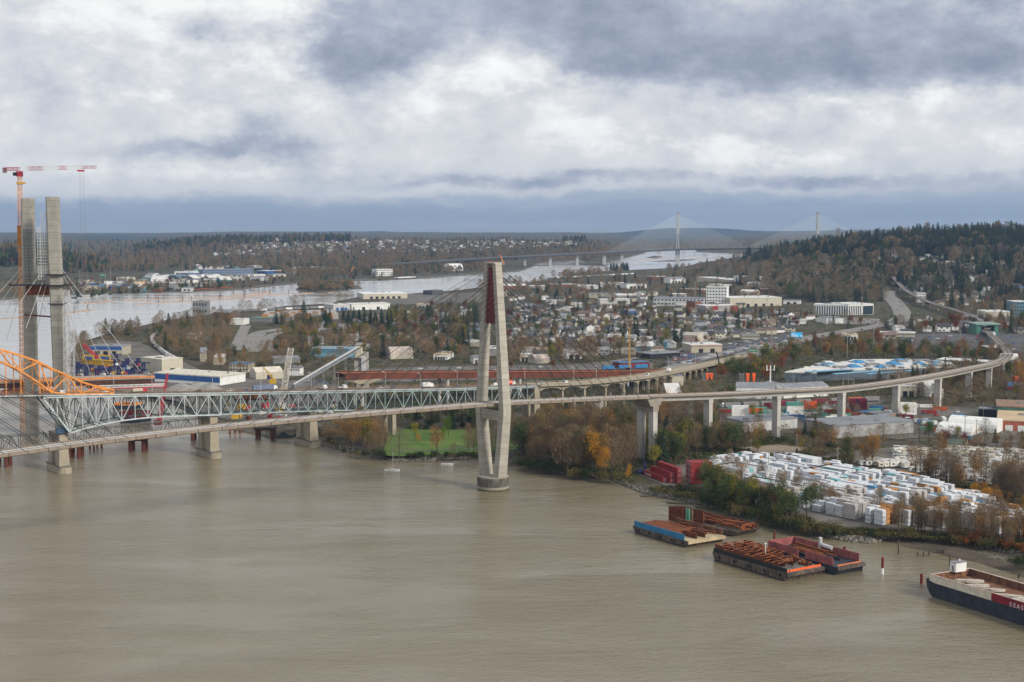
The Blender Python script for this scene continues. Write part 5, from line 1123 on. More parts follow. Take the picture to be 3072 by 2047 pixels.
# C: open barge full of rusty ribbed frames
fc = Fr(P(2136, 1680), P(2362, 1747), P(2510, 1737)); C_ = thing('barge', 'dark weathered barge heaped with rusty ribbed frames and an orange strip at its end', 'barge', fc(fc.L / 2, fc.W / 2, 0))
hull(fc, 3.6, 2.2, 2.2, M_HULL, C_); LC, WC = fc.L, fc.W
mb = MB(); mb.beam(fc(-.2, 0, 2.9), fc(-.2, WC, 2.9), .5, 1.5); mb.build('end_fender', M_HULL, C_)
wallp(fc, .6, .3, LC - .6, .3, 3.6, 5.4, .3, M_BLK, C_, 'side_wall', 40)
mb = MB(); mb.hexa([fc(.3, .4, 3.6), fc(LC - 1, .4, 3.6), fc(LC - 1, WC - .4, 3.6), fc(.3, WC - .4, 3.6)][::-1], [fc(.3, .4, 3.68), fc(LC - 1, .4, 3.68), fc(LC - 1, WC - .4, 3.68), fc(.3, WC - .4, 3.68)][::-1]); mb.build('deck', mat('wet_deck', (.16, .145, .13), .4, .4, .2), C_)
mb = MB(); mb.beam(fc(1.2, 2.5, 4.1), fc(1.2, WC - .6, 4.1), .25, .8); mb.beam(fc(1.4, .9, 4.1), fc(1.4, 2.0, 4.1), .3, .9); mb.build('safety_fence', M_HOR, C_)
for k in range(5): q = fc(4 + k * (LC - 9) / 4, -.2, 2.1); mb = MB(); mb.tube(q, vadd(q, fc.v, -.35), .6, n=10); mb.build('fender_tyre', M_TYRE, C_)
def ribframe(u, v, z, L_, W_, H_, ang, lbl):
    p = fc(u, v, z); t = thing('ribbed_frame', lbl, 'steel frame', p, group='rusty frames on the dark barge', auto=True); a = fc.a + ang; d = (math.cos(a), math.sin(a), 0); s_ = side(d)
    for w_ in (-W_ / 2, W_ / 2): mb = MB(); c_ = vadd(p, s_, w_); mb.beam(vadd(vadd(c_, d, -L_ / 2), (0, 0, H_ / 2)), vadd(vadd(c_, d, L_ / 2), (0, 0, H_ / 2)), .12, H_); mb.beam(vadd(vadd(c_, d, -L_ / 2), (0, 0, H_)), vadd(vadd(c_, d, L_ / 2), (0, 0, H_)), .4, .14); mb.build('side_plate', M_RUST, t)
    mb = MB(); n_ = max(2, int(L_ / 2.2))
    for k in range(n_ + 1):
        c_ = vadd(p, d, -L_ / 2 + k * L_ / n_); mb.beam(vadd(vadd(c_, s_, -W_ / 2), (0, 0, H_)), vadd(vadd(c_, s_, W_ / 2), (0, 0, H_)), .26, .26)
        if k: c0 = vadd(p, d, -L_ / 2 + (k - 1) * L_ / n_); mb.beam(vadd(vadd(c0, s_, -W_ / 2), (0, 0, H_)), vadd(vadd(c_, s_, W_ / 2), (0, 0, .3)), .18)
    mb.build('brace', M_RUST2, t)
for k in range(6):
    for j in range(2): ribframe(LC * (.24 + k * .135), WC * (.16 + j * .26), 3.7 + rb.uniform(0, .9), LC * .14, WC * .22, rb.uniform(1.4, 3.0), rb.uniform(-.3, .3), 'rusty ribbed frame on the near side of the dark barge')
for k in range(4): ribframe(LC * (.50 + k * .135), WC * .72, 3.7, LC * .12, WC * .3, rb.uniform(1.6, 3.2), rb.uniform(-.35, .35), 'rusty ribbed steel frame at the far side of the dark barge')
for k in range(2): ribframe(LC * (.14 + k * .16), WC * .78, 3.7, LC * .1, WC * .14, 1.3, .3, 'small dark frame near the orange strip on the dark barge')
for k in range(34): ibeam(fc, LC * rb.uniform(.18, .9), WC * rb.uniform(.12, .85), 5.0 + rb.uniform(-.6, 1.4), rb.uniform(4, 12), rb.uniform(-1.4, 1.4), rb.choice([M_RUST, M_RUST2]), 'steel_beam', 'rusty bar thrown across the frames on the dark barge', 'steel beams on the barges', .4)
mb = MB(); q = fc(LC * .47, WC * .4, 3.7); mb.beam(q, vadd(q, (0, 0, 7)), .22); mb.box(vadd(q, (0, 0, 7)), (1.1, .5, .3)); mb.build('light_pole', M_WHT, C_)
# D: pink-red walled barge behind C
fd = Fr(P(2300, 1668), P(2512, 1729), P(2622, 1722)); Dd = thing('barge', 'barge with faded pink-red walls holding rusty sheets, behind the dark barge', 'barge', fd(fd.L / 2, fd.W / 2, 0))
fd.W = fd.W * 1.02; hull(fd, 3.6, 2, 2, M_HULD, Dd); LD, WD = fd.L, fd.W
for (u0, v0, u1, v1) in ((3, WD - .4, LD - .5, WD - .4), (LD - .6, .4, LD - .6, WD - .4)): wallp(fd, u0, v0, u1, v1, 3.6, 7.0, .3, M_PINK, Dd, 'bin_wall', 10, rs=-1)
wallp(fd, 3, .4, LD * .45, .4, 3.6, 7.0, .3, M_PINK, Dd, 'bin_wall', 6); wallp(fd, LD * .55, .4, LD - .6, .4, 3.6, 7.0, .3, M_PINK, Dd, 'bin_wall', 6)
mb = MB(); mb.beam(fd(-.2, 0, 3.0), fd(-.2, WD, 3.0), .5, 1.3); mb.build('end_fender', M_HULL, Dd)
mb = MB(); mb.beam(fd(1.5, 1.5, 3.9), fd(1.5, WD - 1, 3.9), .3, .5); mb.build('safety_fence', mat('faded_orange', (.62, .20, .07)), Dd)
for k in range(16): ibeam(fd, LD * rb.uniform(.3, .72), WD * (.12 + .05 * k), 3.7 + rb.uniform(0, 1.5), LD * rb.uniform(.3, .5), rb.uniform(-.06, .06), rb.choice([M_RUST, M_RUST2, M_BLK]), 'steel_beam', 'rusty sheet pile lying inside the pink-walled barge', 'steel beams on the barges', .7)
q = fd(LD * .6, WD - .6, 3.6); t = thing('steel_pipe', 'short upright white pipe with a lying branch on the pink-walled barge', 'pipe', q); mb = MB(); mb.tube(q, vadd(q, (0, 0, 6)), .8, n=12); mb.tube(vadd(q, (0, 0, 3)), vadd(fd(LD * .42, WD - .9, 3.6), (0, 0, 2.6)), .9, n=12); mb.build('body', M_LGREY, t)
# E: big open barge at the right edge
fe = Fr(P(2790, 1789), P(3300, 1952), P(3500, 1880)); fe.W = 21.0; Ee = thing('barge', 'large dark blue barge with white and deep red ribbed side, cropped by the right edge', 'barge', fe(fe.L / 2, fe.W / 2, 0)); LE, WE = fe.L, fe.W
mb = MB(); st = [(0, 0, 0), (LE * .9, 0, 0), (LE - 1, 0, 1.2), (LE + 1.6, .6, 4.6)]
prof = [(0, -.6), (LE - 2, -.6), (LE + .4, 1.4), (LE + 1.8, 3.6), (LE + 2.4, 6.6), (LE - 2, 5.7), (0, 5.7)]
a_ = [fe(u, 0, z) for u, z in prof]; b__ = [fe(u, WE, z) for u, z in prof]; n_ = len(prof)
mb.face(a_); mb.face(b__[::-1])
for k in range(n_): mb.face([a_[k], b__[k], b__[(k + 1) % n_], a_[(k + 1) % n_]])
mb.build('hull', mat('hull_blue', (.035, .042, .058), .7, .3, .3, col2=(.018, .021, .030)), Ee)
xs_ = LE - 31.0
wallp(fe, xs_, .2, LE + .6, .2, 5.4, 8.7, .3, mat('rust_white', (.62, .56, .45), .7, .15, .6), Ee, 'side_wall', 17); wallp(fe, 0, .2, xs_ - .02, .2, 5.4, 8.7, .3, mat('wall_crimson', (.22, .012, .022), .55, .2, .3), Ee, 'side_wall', 60)
wallp(fe, 0, WE - .2, LE - .4, WE - .2, 5.4, 8.7, .3, M_BRW, Ee, 'side_wall', 40, rs=-1); wallp(fe, LE - .3, .2, LE - .3, WE - .2, 5.4, 8.7, .3, M_BRW, Ee, 'end_wall', 6)
mb = MB(); mb.beam(fe(0, .2, 8.76), fe(LE + .6, .2, 8.76), .7, .14); mb.beam(fe(0, WE - .2, 8.76), fe(LE, WE - .2, 8.76), .9, .14); mb.beam(fe(LE - .3, .2, 8.8), fe(LE - .3, WE, 8.8), .9, .14); mb.build('rim', mat('rim_pale', (.46, .36, .31)), Ee)
mb = MB(); mb.hexa([fe(0, .5, 5.9), fe(LE - .6, .5, 5.9), fe(LE - .6, WE - .5, 5.9), fe(0, WE - .5, 5.9)][::-1], [fe(0, .5, 6.0), fe(LE - .6, .5, 6.0), fe(LE - .6, WE - .5, 6.0), fe(0, WE - .5, 6.0)][::-1]); mb.build('floor', M_BRW, Ee)
uS = max(u for u in [x * .25 for x in range(int(LE * 4))] if proj(*fe(u, 0, 6))[0] > 3034)
for k, ch_ in enumerate("SEASPAN"):
    cu = bpy.data.curves.new('lettering', 'FONT'); cu.body = ch_; cu.size = 2.3; cu.align_x = 'CENTER'; cu.extrude = .02; cu.materials.append(M_WHT); o = txt('lettering', cu)
    p = fe(uS - 1.8 * k, -.66, 6.0); o.parent = Ee; o.location = vsub(p, Ee.location); o.rotation_euler = (math.pi / 2, 0, fe.a + math.pi)
q = fe(LE - 1.2, WE * .64, 8.8)
cb = thing('deck_cabin', 'small white cabin standing on the bow of the large dark blue barge', 'cabin', q); mb = MB(); mb.box(q, (3.2, 5.6, 3.6), fe.a); mb.build('wall', M_WHT, cb)
mb = MB(); mb.box(vadd(q, (0, 0, 3.6)), (3.5, 5.9, .25), fe.a); mb.build('roof', M_GREY, cb); mb = MB(); mb.tube(vadd(q, (.6, .6, 3.8)), vadd(q, (.6, .6, 4.6)), .35, n=10); mb.build('vent', M_WHT, cb)
mb = MB(); z_ = vadd(vadd(q, fe.v, -2.85), (0, 0, .3)); mb.box(z_, (1.0, .12, 2.1), fe.a); mb.build('door', M_GREY, cb)
for k in range(13):
    u = LE - 9 - k * 7.2
    if u < 9: break
    p = fe(u, WE * rb.uniform(.38, .6), 6.0); t = thing('concrete_slab', 'pale broken concrete slab lying in the large dark blue barge', 'slab', p, group='concrete slabs in the barge', auto=True); ang = fe.a + rb.uniform(.5, 1.3); mb = MB()
    L_, w_ = rb.uniform(9, 14), rb.uniform(2.0, 4.6); n_ = 9; pol = []
    for j in range(n_):
        th = 2 * math.pi * j / n_ ; r_ = rb.uniform(.75, 1.05); pol.append((p[0] + math.cos(th) * L_ / 2 * r_ * math.cos(ang) - math.sin(th) * w_ / 2 * r_ * math.sin(ang), p[1] + math.cos(th) * L_ / 2 * r_ * math.sin(ang) + math.sin(th) * w_ / 2 * r_ * math.cos(ang)))
    mb.prism(pol, p[2] + rb.uniform(.1, .5), p[2] + rb.uniform(.9, 1.5)); mb.build('slab_body', mat('slab_pale', (.44, .40, .34), .9, .3, .6, bump=.1), t)
# far and left barges, boats
def simple_barge(lbl, pL, pN, pR, h, hm, wm=None, wh=2.0, W_=None):
    fr = Fr(P(*pL), P(*pN), P(*pR));
    if W_: fr.W = W_
    t = thing('barge', lbl, 'barge', fr(fr.L / 2, fr.W / 2, 0)); hull(fr, h, 2, 2, hm, t)
    if wm:
        for (a0, b0, a1, b1) in ((.5, .3, fr.L - .5, .3), (.5, fr.W - .3, fr.L - .5, fr.W - .3), (.5, .3, .5, fr.W - .3), (fr.L - .5, .3, fr.L - .5, fr.W - .3)): wallp(fr, a0, b0, a1, b1, h, h + wh, .3, wm, t, 'bin_wall', 12)
    return fr, t
fr, t = simple_barge('red ribbed barge moored beyond the old truss, carrying a red lattice crane', (356, 1268), (424, 1272), (520, 1262), 3.5, M_HULD, M_DRED, 4.5, 14)
fr, t = simple_barge('dark blue barge with orange sand moored left of the crane barge', (336, 1228), (404, 1230), (420, 1222), 3, mat('hull_navy', (.02, .03, .06)), M_ORA, 1.2, 14)
simple_barge('long dark scrap barge moored along the far bank under the trees', (572, 875), (700, 868), (712, 866), 3, M_HULD, M_RUST2, 2, 16)
simple_barge('small dark barge at the far bank right of the tree island', (1143, 842), (1170, 841), (1176, 839), 2, M_HULD, M_RUST, 1, 14)
fr, t = simple_barge('far barge loaded with white blocks near the opposite bank', (1196, 839), (1248, 836), (1256, 834), 3, M_HULD, M_WHT, 2, 16)
simple_barge('dark barge moored on the left river behind the orange arch', (0, 1190), (160, 1192), (190, 1180), 3, M_HULD, M_RUST, 2, 18)
def sailboat(px, py, s=1.0, mast=True, lbl=''):
    q = P(px, py); t = thing('sailboat' if mast else 'dinghy', lbl, 'boat', q); mb = MB(); L_ = 4.6 * s; st_ = [(-L_, .9, .9), (-L_ * .4, 1.3, .9), (L_ * .3, 1.15, 1.0), (L_, .05, 1.3)]
    for (u0, w0, h0), (u1, w1, h1) in zip(st_, st_[1:]): mb.hexa([(q[0] + u0, q[1] - w0 * .6, -.2), (q[0] + u1, q[1] - w1 * .6, -.2), (q[0] + u1, q[1] + w1 * .6, -.2), (q[0] + u0, q[1] + w0 * .6, -.2)], [(q[0] + u0, q[1] - w0, h0), (q[0] + u1, q[1] - w1, h1), (q[0] + u1, q[1] + w1, h1), (q[0] + u0, q[1] + w0, h0)])
    mb.build('hull', M_WHT, t)
    if mast:
        mb = MB(); mb.box((q[0], q[1], .9), (3.2, 1.5, .7)); mb.build('cabin', M_CREAM, t); mb = MB(); mb.tube((q[0] + .6, q[1], 1), (q[0] + .6, q[1], 11.5), .1, n=6); mb.build('mast', M_LGREY, t)
        mb = MB(); mb.beam((q[0] + .6, q[1], 2.4), (q[0] - 3.2, q[1], 2.2), .35, .4); mb.build('boom', M_BEI, t)
    else: mb = MB(); mb.box((q[0] - .5, q[1], .9), (.4, 1.6, .12)); mb.build('bench', M_WOOD, t)
sailboat(1176, 1414, 1.0, True, 'small white sailboat with bare mast anchored left of the white pylon')
sailboat(1342, 1396, .8, False, 'small white open dinghy on the water near the park bank')
# piles and posts in the water
for px, py0, py1, r_, m, lbl in [(2323, 1640, 1592, .55, M_RUST, 'rusty bent pile standing behind the barges'), (2533, 1672, 1640, .6, M_DRED, 'dark red pile behind the pink-walled barge'), (2647, 1722, 1672, .55, M_DRED, 'dark red pile with white foot right of the barges'),
                                 (2695, 1664, 1620, .3, M_BARK, 'tall thin wooden post in the shallows'), (2849, 1700, 1662, .3, M_BARK, 'thin wooden post left of the white cabin'), (2764, 1752, 1722, .6, M_DRED, 'short brown pile at the bow of the large dark barge'), (3056, 1735, 1722, .3, M_BLK, 'small black post behind the large dark barge'),
                                 (2035, 1560, 1542, .5, M_RUST, 'short rusty pile left of the upright plates'), (2105, 1570, 1543, .55, M_CREAM, 'short pale pile right of the upright plates'), (2221, 1575, 1552, .4, M_BLK, 'dark mooring post at the end of the rear scrap barge'), (2390, 1608, 1612, .3, M_WHT, '')]:
    if not lbl: continue
    p = P(px, py0); z1 = A(px, py1, p[1])[2]; o = thing('mooring_pile', lbl, 'pile', p); mb = MB(); mb.tube((p[0], p[1], -2), (p[0], p[1], z1), r_, n=10); mb.build('shaft', m, o)
    if 'white foot' in lbl: mb = MB(); mb.tube((p[0], p[1], -1), (p[0], p[1], 2.4), r_ + .06, n=10); mb.build('foot_band', M_WHT, o)
mb = MB(); mb.tube((0, 0, -1), (0, 0, 1.8), .28, n=8); st = mb.build('wooden_stump', M_BARK, at=(0, 0, 0)); st['category'] = 'stump'; st['label'] = ''; proto('stump', st)
for px, py in [(2753, 1668), (2771, 1667), (2770, 1671), (2787, 1665), (2787, 1668), (2812, 1660), (2820, 1661), (2826, 1661), (2831, 1662)]: place('stump', P(px, py), label='short dark wooden stump in a row by the mud flat', group='wooden stumps off the mud flat')
# river posts and log booms on the far river
mb = MB(); mb.tube((0, 0, -1), (0, 0, 9), .55, n=6); st = mb.build('river_post', M_BARK, at=(0, 0, 0)); st['category'] = 'post'; st['label'] = ''; proto('rpost', st)
rp_ = random.Random(8)
BO = [((375, 902), (700, 890)), ((415, 913), (780, 893)), ((700, 890), (1000, 876)), ((255, 911), (335, 903)), ((187, 940), (282, 930)), ((0, 957), (70, 953)), ((760, 880), (810, 877)), ((700, 886), (800, 880)), ((1940, 775), (2090, 770)), ((1900, 781), (2010, 777)), ((2020, 783), (2170, 772))]
for i, (a, b_) in enumerate(BO):
    p, q = P(*a), P(*b_); t = thing('log_boom', 'long brown raft of floating logs on the pale far river', 'log boom', lerp(p, q, .5), group='log booms on the far river', auto=True); mb = MB(); d = unit(vsub(q, p)); s_ = side(d); n_ = int(vlen(vsub(q, p)) / 16); wdt = 9 if i < 5 else 7
    for k in range(n_):
        for j in range(3 if i != 3 else 5):
            c = vadd(lerp(p, q, (k + rp_.random()) / n_), s_, rp_.uniform(-wdt, wdt)); mb.tube(vadd(c, d, -9), vadd(vadd(c, d, 9), s_, rp_.uniform(-1.5, 1.5)), .8, n=6)
    o = mb.build('log_raft', mat('wet_logs', (.36, .24, .16), .8, .35, .2), t)
    if i in (0, 1, 2, 4, 6, 7):
        for k in range(0, max(3, n_ // 3)): place('rpost', vadd(lerp(p, q, (k + rp_.uniform(.1, .9)) / max(3, n_ // 3)), s_, -wdt), label='dark post beside a log raft on the far river', group='posts beside the log rafts')
# ---------------------------------------------------------------- containers, lumber, caravans
def cont_proto(key, m, cn, L_=12.2, lbl=None):
    o = bare('shipping_container', 'container'); o['label'] = f'{cn} shipping container'; mb = MB(); mb.box((0, 0, .12), (L_, 2.44, 2.66))
    for k in range(int(L_ / .6)):
        for s_ in (-1, 1): mb.box((-L_ / 2 + .4 + k * .6, s_ * 1.23, .3), (.28, .07, 2.3))
    mb.build('body', m, o); mb = MB()
    for x in (-L_ / 2, L_ / 2):
        for y in (-1.2, 1.2): mb.box((x, y, 0), (.18, .18, 2.9))
    for zz in (.05, 2.72):
        for y in (-1.2, 1.2): mb.box((0, y, zz), (L_, .16, .16))
    mb.build('corner_frame', m, o); mb = MB()
    for y in (-.85, -.35, .35, .85): mb.box((L_ / 2 + .05, y, .3), (.08, .06, 2.3))
    mb.build('door_bar', M_LGREY, o); proto(key, o)
CC = {'red': mat('container_red', (.25, .028, .028), .55, .15), 'white': M_WHT, 'blue': mat('container_blue', (.04, .20, .42), .5, .12), 'orange': mat('container_orange', (.55, .10, .03), .5, .12), 'green': mat('container_green', (.10, .28, .22), .55, .12), 'yellow': M_YEL, 'grey': M_GREY, 'maroon': mat('container_maroon', (.16, .02, .035), .6, .15)}
for k, m in CC.items(): cont_proto(('cont', k), m, k)
cA_ = P(1937, 1420, 3.1); dirr = unit(vsub(P(2000, 1446, 3.1), P(1937, 1422, 3.1))); ang = math.atan2(dirr[1], dirr[0]); up2 = (-dirr[1], dirr[0], 0)
if up2[1] < 0: up2 = (dirr[1], -dirr[0], 0)
base = P(1930, 1425, 3.4)
nm_ = ['lowest', 'second', 'third']
Lc = 12.6
for rowi in range(3):
    for lev in range(rowi + 1):
        for k in range(2 if rowi else 2):
            c = vadd(vadd(vadd(base, dirr, Lc * (k + .5) + rowi * 3.2), up2, 1.3 + rowi * 2.7), (0, 0, lev * 2.92))
            place(('cont', 'red'), c, ang, 1, label='red container in the stepped stack on the bank', group='red containers of the stepped stack')
for c_ in range(3):
    for lev in range(4):
        b0 = P(2072, 1452, 3.4); a2 = ang + .0; c = vadd(vadd(b0, (1, .25, 0), 6.2), (-.25, 1, 0), 1.3 + c_ * 2.75); place(('cont', 'red'), (c[0], c[1], 3.4 + lev * 2.92), math.atan2(.25, 1) + math.pi, 1, label='red shipping container in the tall block of doors', group='red containers of the tall block')
cu = bpy.data.curves.new('painted_lettering', 'FONT'); cu.body = 'R.G.GST'; cu.size = 2.1; cu.extrude = .015; cu.materials.append(M_WHT); o = txt('painted_lettering', cu)
first = [t for t, _, _ in THINGS if t.get('group') == 'red containers of the stepped stack'][0]; o.parent = first; o.location = (-3.6, -1.32, .6); o.rotation_euler = (math.pi / 2, 0, 0)
rc = random.Random(21)
def cgrid(px, py, n, lev, rz, cols, where, dx=2.8):
    p = GP(px, py)
    for i in range(n):
        for l in range(lev):
            col = rc.choice(cols); c = (p[0] + math.cos(rz + math.pi / 2) * dx * i, p[1] + math.sin(rz + math.pi / 2) * dx * i, p[2] + .4 + 2.92 * l)
            place(('cont', col), c, rz, 1, label=f'{col} shipping container {where}', group='containers ' + where)
for a in [(2220, 1254, 1, 3, .05, ['white'], 'in the white stack below the viaduct'), (2264, 1238, 2, 1, 0, ['orange'], 'beside the orange wagon below the viaduct'), (2385, 1243, 2, 3, .05, ['white', 'white', 'green'], 'in the mixed stack right of a viaduct pier'), (2425, 1240, 1, 3, .05, ['orange', 'green', 'blue', 'green'], 'in the mixed stack right of a viaduct pier'),
          (2388, 1258, 1, 1, -.1, ['blue'], 'parked alone as a blue box below the viaduct'), (2432, 1270, 1, 1, -.15, ['blue'], 'parked alone as a blue box below the viaduct'), (2575, 1232, 2, 3, .02, ['maroon', 'red'], 'in the dark red stack by the reach stacker'), (2600, 1245, 1, 1, .1, ['blue'], 'beside the dark red stack'),
          (2724, 1246, 2, 3, .05, ['white'], 'in the cream cube stack by a pier'), (2700, 1235, 1, 2, .05, ['white'], 'in the cream cube stack by a pier'), (2500, 1262, 1, 1, .3, ['white', 'orange'], 'among the parked trucks'), (2540, 1270, 1, 1, .2, ['white', 'red'], 'among the parked trucks'), (2210, 1222, 1, 1, 0, ['green', 'grey'], 'by the low railway'),
          (3040, 1170, 2, 2, .2, ['red', 'blue', 'orange', 'maroon'], 'behind the guideway bend'), (3062, 1150, 2, 2, .2, ['orange', 'red'], 'behind the guideway bend')]: cgrid(*a)
TY = [(2168, 1296), (2168, 1222), (2420, 1212), (2660, 1206), (2900, 1230), (3080, 1250), (2930, 1262), (2800, 1305), (2700, 1262), (2560, 1280), (2440, 1262), (2400, 1272)]
placed = []
for x, y in pip(TY, 120, rc):
    p = GP(x, y)
    if blocked(p[0], p[1]) and not (2160 < x < 2900): continue
    if any(abs(p[0] - q[0]) < 9 and abs(p[1] - q[1]) < 5 for q in placed): continue
    placed.append(p); col = rc.choice(['white', 'white', 'grey', 'white', 'red', 'maroon', 'blue', 'green', 'orange']); place(('cont', col), (p[0], p[1], p[2] + .5), rc.choice([0, .1, -.2, 1.4]), rc.uniform(.75, 1.0), label=f'{col} trailer box in the crowded truck yard', group='trailer boxes in the truck yard')
# colourful far container rows
for k in range(100):
    x = rc.uniform(1150, 1440); y = rc.uniform(896, 914) - (x - 1150) * .035; p = GP(x, y); l = rc.choice([1, 2, 2, 3]); col = rc.choice(['red', 'orange', 'white', 'blue', 'green', 'red', 'yellow', 'grey']); rz = rc.choice([0, 0, .05])
    if blocked(p[0], p[1]): continue
    place(('cont', col), (p[0], p[1], p[2] + .3 + 2.92 * (l - 1)), rz, 1.15 if l == 1 else (1.15, 1.15, 1.15), label=f'{col} container in the far colourful container yard', group='containers of the far yard')
    if l > 1: place(('cont', rc.choice(['red', 'white', 'blue'])), (p[0], p[1], p[2] + .3), rz, 1.15, label='lower container in the far colourful container yard', group='containers of the far yard')
# lumber stacks
def lum_proto(key, m, cn, nlev, w_=4.9, d_=2.6, mend=None):
    o = bare('lumber_stack', 'lumber stack'); o['label'] = f'stack of {cn}'; rl = random.Random(hash(key[1]) % 99 + nlev)
    for k in range(nlev):
        mb = MB(); ox, oy = rl.uniform(-.18, .18), rl.uniform(-.12, .12); mb.box((ox, oy, .15 + k * 1.12), (w_, d_, .96)); mb.box((ox - w_ * .3, oy, k * 1.12), (.15, d_ * .96, .16), 0, 1); mb.box((ox + w_ * .3, oy, k * 1.12), (.15, d_ * .96, .16), 0, 1); mb.build('wrapped_pack', [m if not mend or k % 2 else mend, M_WOOD], o)
    proto(key, o)
WRP = mat('wrap_white', (.78, .80, .82), .45, .16, .9, rnd=.1, col2=(.64, .66, .69)); WRA = mat('wrap_aqua', (.22, .50, .52), .45, .2, 1.0, rnd=.1); WRB = mat('wrap_blue', (.10, .30, .48), .45, .2, 1.0); TIM = mat('sawn_timber', (.52, .27, .09), .8, .3, .8, rnd=.2, col2=(.38, .17, .06)); WRS = mat('wrap_speckled', (.66, .64, .62), .5, .1, 3.2, col2=(.42, .36, .32))
def printed(m):          # straps and printed marks repeated along the wrap
    n = NT(m.node_tree); b = n.n['Principled BSDF']; c = b.inputs['Base Color'].links[0].from_socket; ps = n.n.new('ShaderNodeTexCoord').outputs['Object']; s = n.n.new('ShaderNodeSeparateXYZ'); n.l.new(ps, s.inputs[0])
    st = n.m('LESS_THAN', n.m('FRACT', n.m('MULTIPLY', s.outputs[0], .82)), .11); lg = n.m('MULTIPLY', n.m('GREATER_THAN', n.noise(n.vm('MULTIPLY', ps, (.9, .9, 2.2)), 1.6, 2), .58), .55)
    c = n.mix(n.m('MAXIMUM', n.m('MULTIPLY', st, .5), lg), c, (.22, .26, .32, 1)); n.put(b.inputs['Base Color'], c)
printed(WRP); printed(WRS)
LK = []
for kk, m, cn, me_ in (('w', WRP, 'white wrapped lumber', None), ('s', WRS, 'speckled white lumber', None), ('a', WRP, 'aqua and white wrapped lumber', WRA), ('b', WRP, 'blue and white wrapped lumber', WRB), ('t', TIM, 'bare orange-brown timber', None)):
    for nl in (3, 5, 7): lum_proto(('lum' + kk, nl), m, cn, nl, mend=me_); LK.append((('lum' + kk), nl))
YARD = [(2095, 1408), (2200, 1398), (2330, 1400), (2480, 1412), (2700, 1458), (2860, 1500), (3072, 1550), (3072, 1608), (2960, 1600), (2870, 1588), (2780, 1584), (2640, 1578), (2540, 1556), (2420, 1535), (2280, 1490), (2160, 1450)]
rl = random.Random(33); ylv = poly_px(YARD, G0); c0 = GP(2095, 1408); ax_ = unit(vsub(P(2860, 1560, 3), P(2160, 1425, 3))); nx_ = (-ax_[1], ax_[0], 0); lang = math.atan2(ax_[1], ax_[0]); cnt = 0; cells = []
for i in range(-40, 60):
    for j in range(-30, 40):
        jj = j * 2.85 + (2.6 if j % 6 > 2 else 0) ; p = vadd(vadd(P(2500, 1500, 3), ax_, i * 5.35 + (3 if (i % 7) > 3 else 0)), nx_, jj)
        if inpoly(p[:2], ylv) and i % 9 != 8 and j % 11 != 10:
            zone = math.sin(i * .45 + 1) * math.cos(j * .30) + rl.uniform(-.5, .5); cells.append((p, zone, i, j))
rl.shuffle(cells)
far_ = lambda p: p[1]
cells = [c for c in cells if not (c[1] < -.9 and rl.random() < .7)]; cells.sort(key=lambda c: c[0][1]); REST = MB()
for ci, (p, zone, i, j) in enumerate(cells):
    px = proj(*p)[0]
    if ci >= 290:
        nl = 7 if zone > .0 else 5 if zone > -.5 else 3
        for k in range(nl): REST.box((p[0] + rl.uniform(-.2, .2), p[1], 3.5 + k * 1.18), (5.1, 2.7, 1.04), lang, rl.choice([0] * 18 + [1, 2]))
        continue
    nl = 7 if zone > .0 else 5 if zone > -.5 else 3
    kk = 's' if math.sin(i * .8 + j * .35) > .2 else 'a' if (px < 2520 and math.cos(i * .7) > .8) else 'b' if rl.random() < .07 else 't' if (px > 2560 and math.sin(i * .9 + 2) * math.cos(j * .5 + 1) > .58) or rl.random() < .05 else 'w'
    side_w = 'near the red containers' if px < 2300 else 'in the middle' if px < 2700 else 'at right'
    pl = place(('lum' + kk, nl), (p[0], p[1], 3.45), lang + (rl.random() < .22) * math.pi / 2 + rl.uniform(-.03, .03), (1.0, 1.0, rl.uniform(.9, 1.06)), group='wrapped lumber stacks')
    THINGS[-1] = (pl, ('low ' if nl == 3 else 'tall ' if nl == 7 else '') + PROTO[('lum' + kk, nl)][0]['label'].split(' near ')[0].split(' in the ')[0].split(' at the ')[0] + ' ' + side_w, True)
struct(REST.build('lumber', [WRP, WRA, TIM]), 'stuff')
for k in range(40):      # beige lumber stacks far left
    x = 795 + k * 5.4; p = GP(x, 963 - (k % 3) * 5 - k * .12); pl = place(('lumt' if k % 4 == 0 else 'lums', 5), p, 0, 1.7, label='stack of cream wrapped lumber above the curved highway', group='cream lumber stacks by the far rail yard')
# caravans
def rv_proto(key, L_, m, lbl):
    o = bare('caravan', 'caravan'); o['label'] = lbl; mb = MB(); mb.hexa([(-L_ / 2, -1.2, .6), (L_ / 2, -1.2, .6), (L_ / 2, 1.2, .6), (-L_ / 2, 1.2, .6)], [(-L_ / 2, -1.2, 3.1), (L_ / 2 - .5, -1.2, 3.1), (L_ / 2 - .5, 1.2, 3.1), (-L_ / 2, 1.2, 3.1)]); mb.box((L_ * .1, 0, 3.1), (1, .8, .3)); mb.build('body', m, o)
    for x in (-L_ * .28, L_ * .2): mb = MB(); mb.box((x, 0, 1.6), (1.3, 2.5, .8)); mb.build('window', M_GLS, o)
    mb = MB(); mb.box((L_ / 2 - .1, 0, 1.7), (.35, 1.6, .9)); mb.build('window', M_GLS, o)
    for s_ in (-1.05, 1.05): mb = MB(); mb.tube((0, s_ - .1, .38), (0, s_ + .1, .38), .38, n=8); mb.build('wheel', M_TYRE, o)
    proto(key, o)
rv_proto('rva', 8.2, mat('caravan_white', (.66, .64, .59), .5, .12, .7, rnd=.12), 'white caravan'); rv_proto('rvb', 6.4, mat('caravan_cream', (.58, .53, .43), .5, .15, .7, rnd=.15), 'small cream caravan'); rv_proto('rvc', 9.6, mat('motorhome_grey', (.60, .60, .60), .5, .15, .7, rnd=.12), 'long white motorhome')
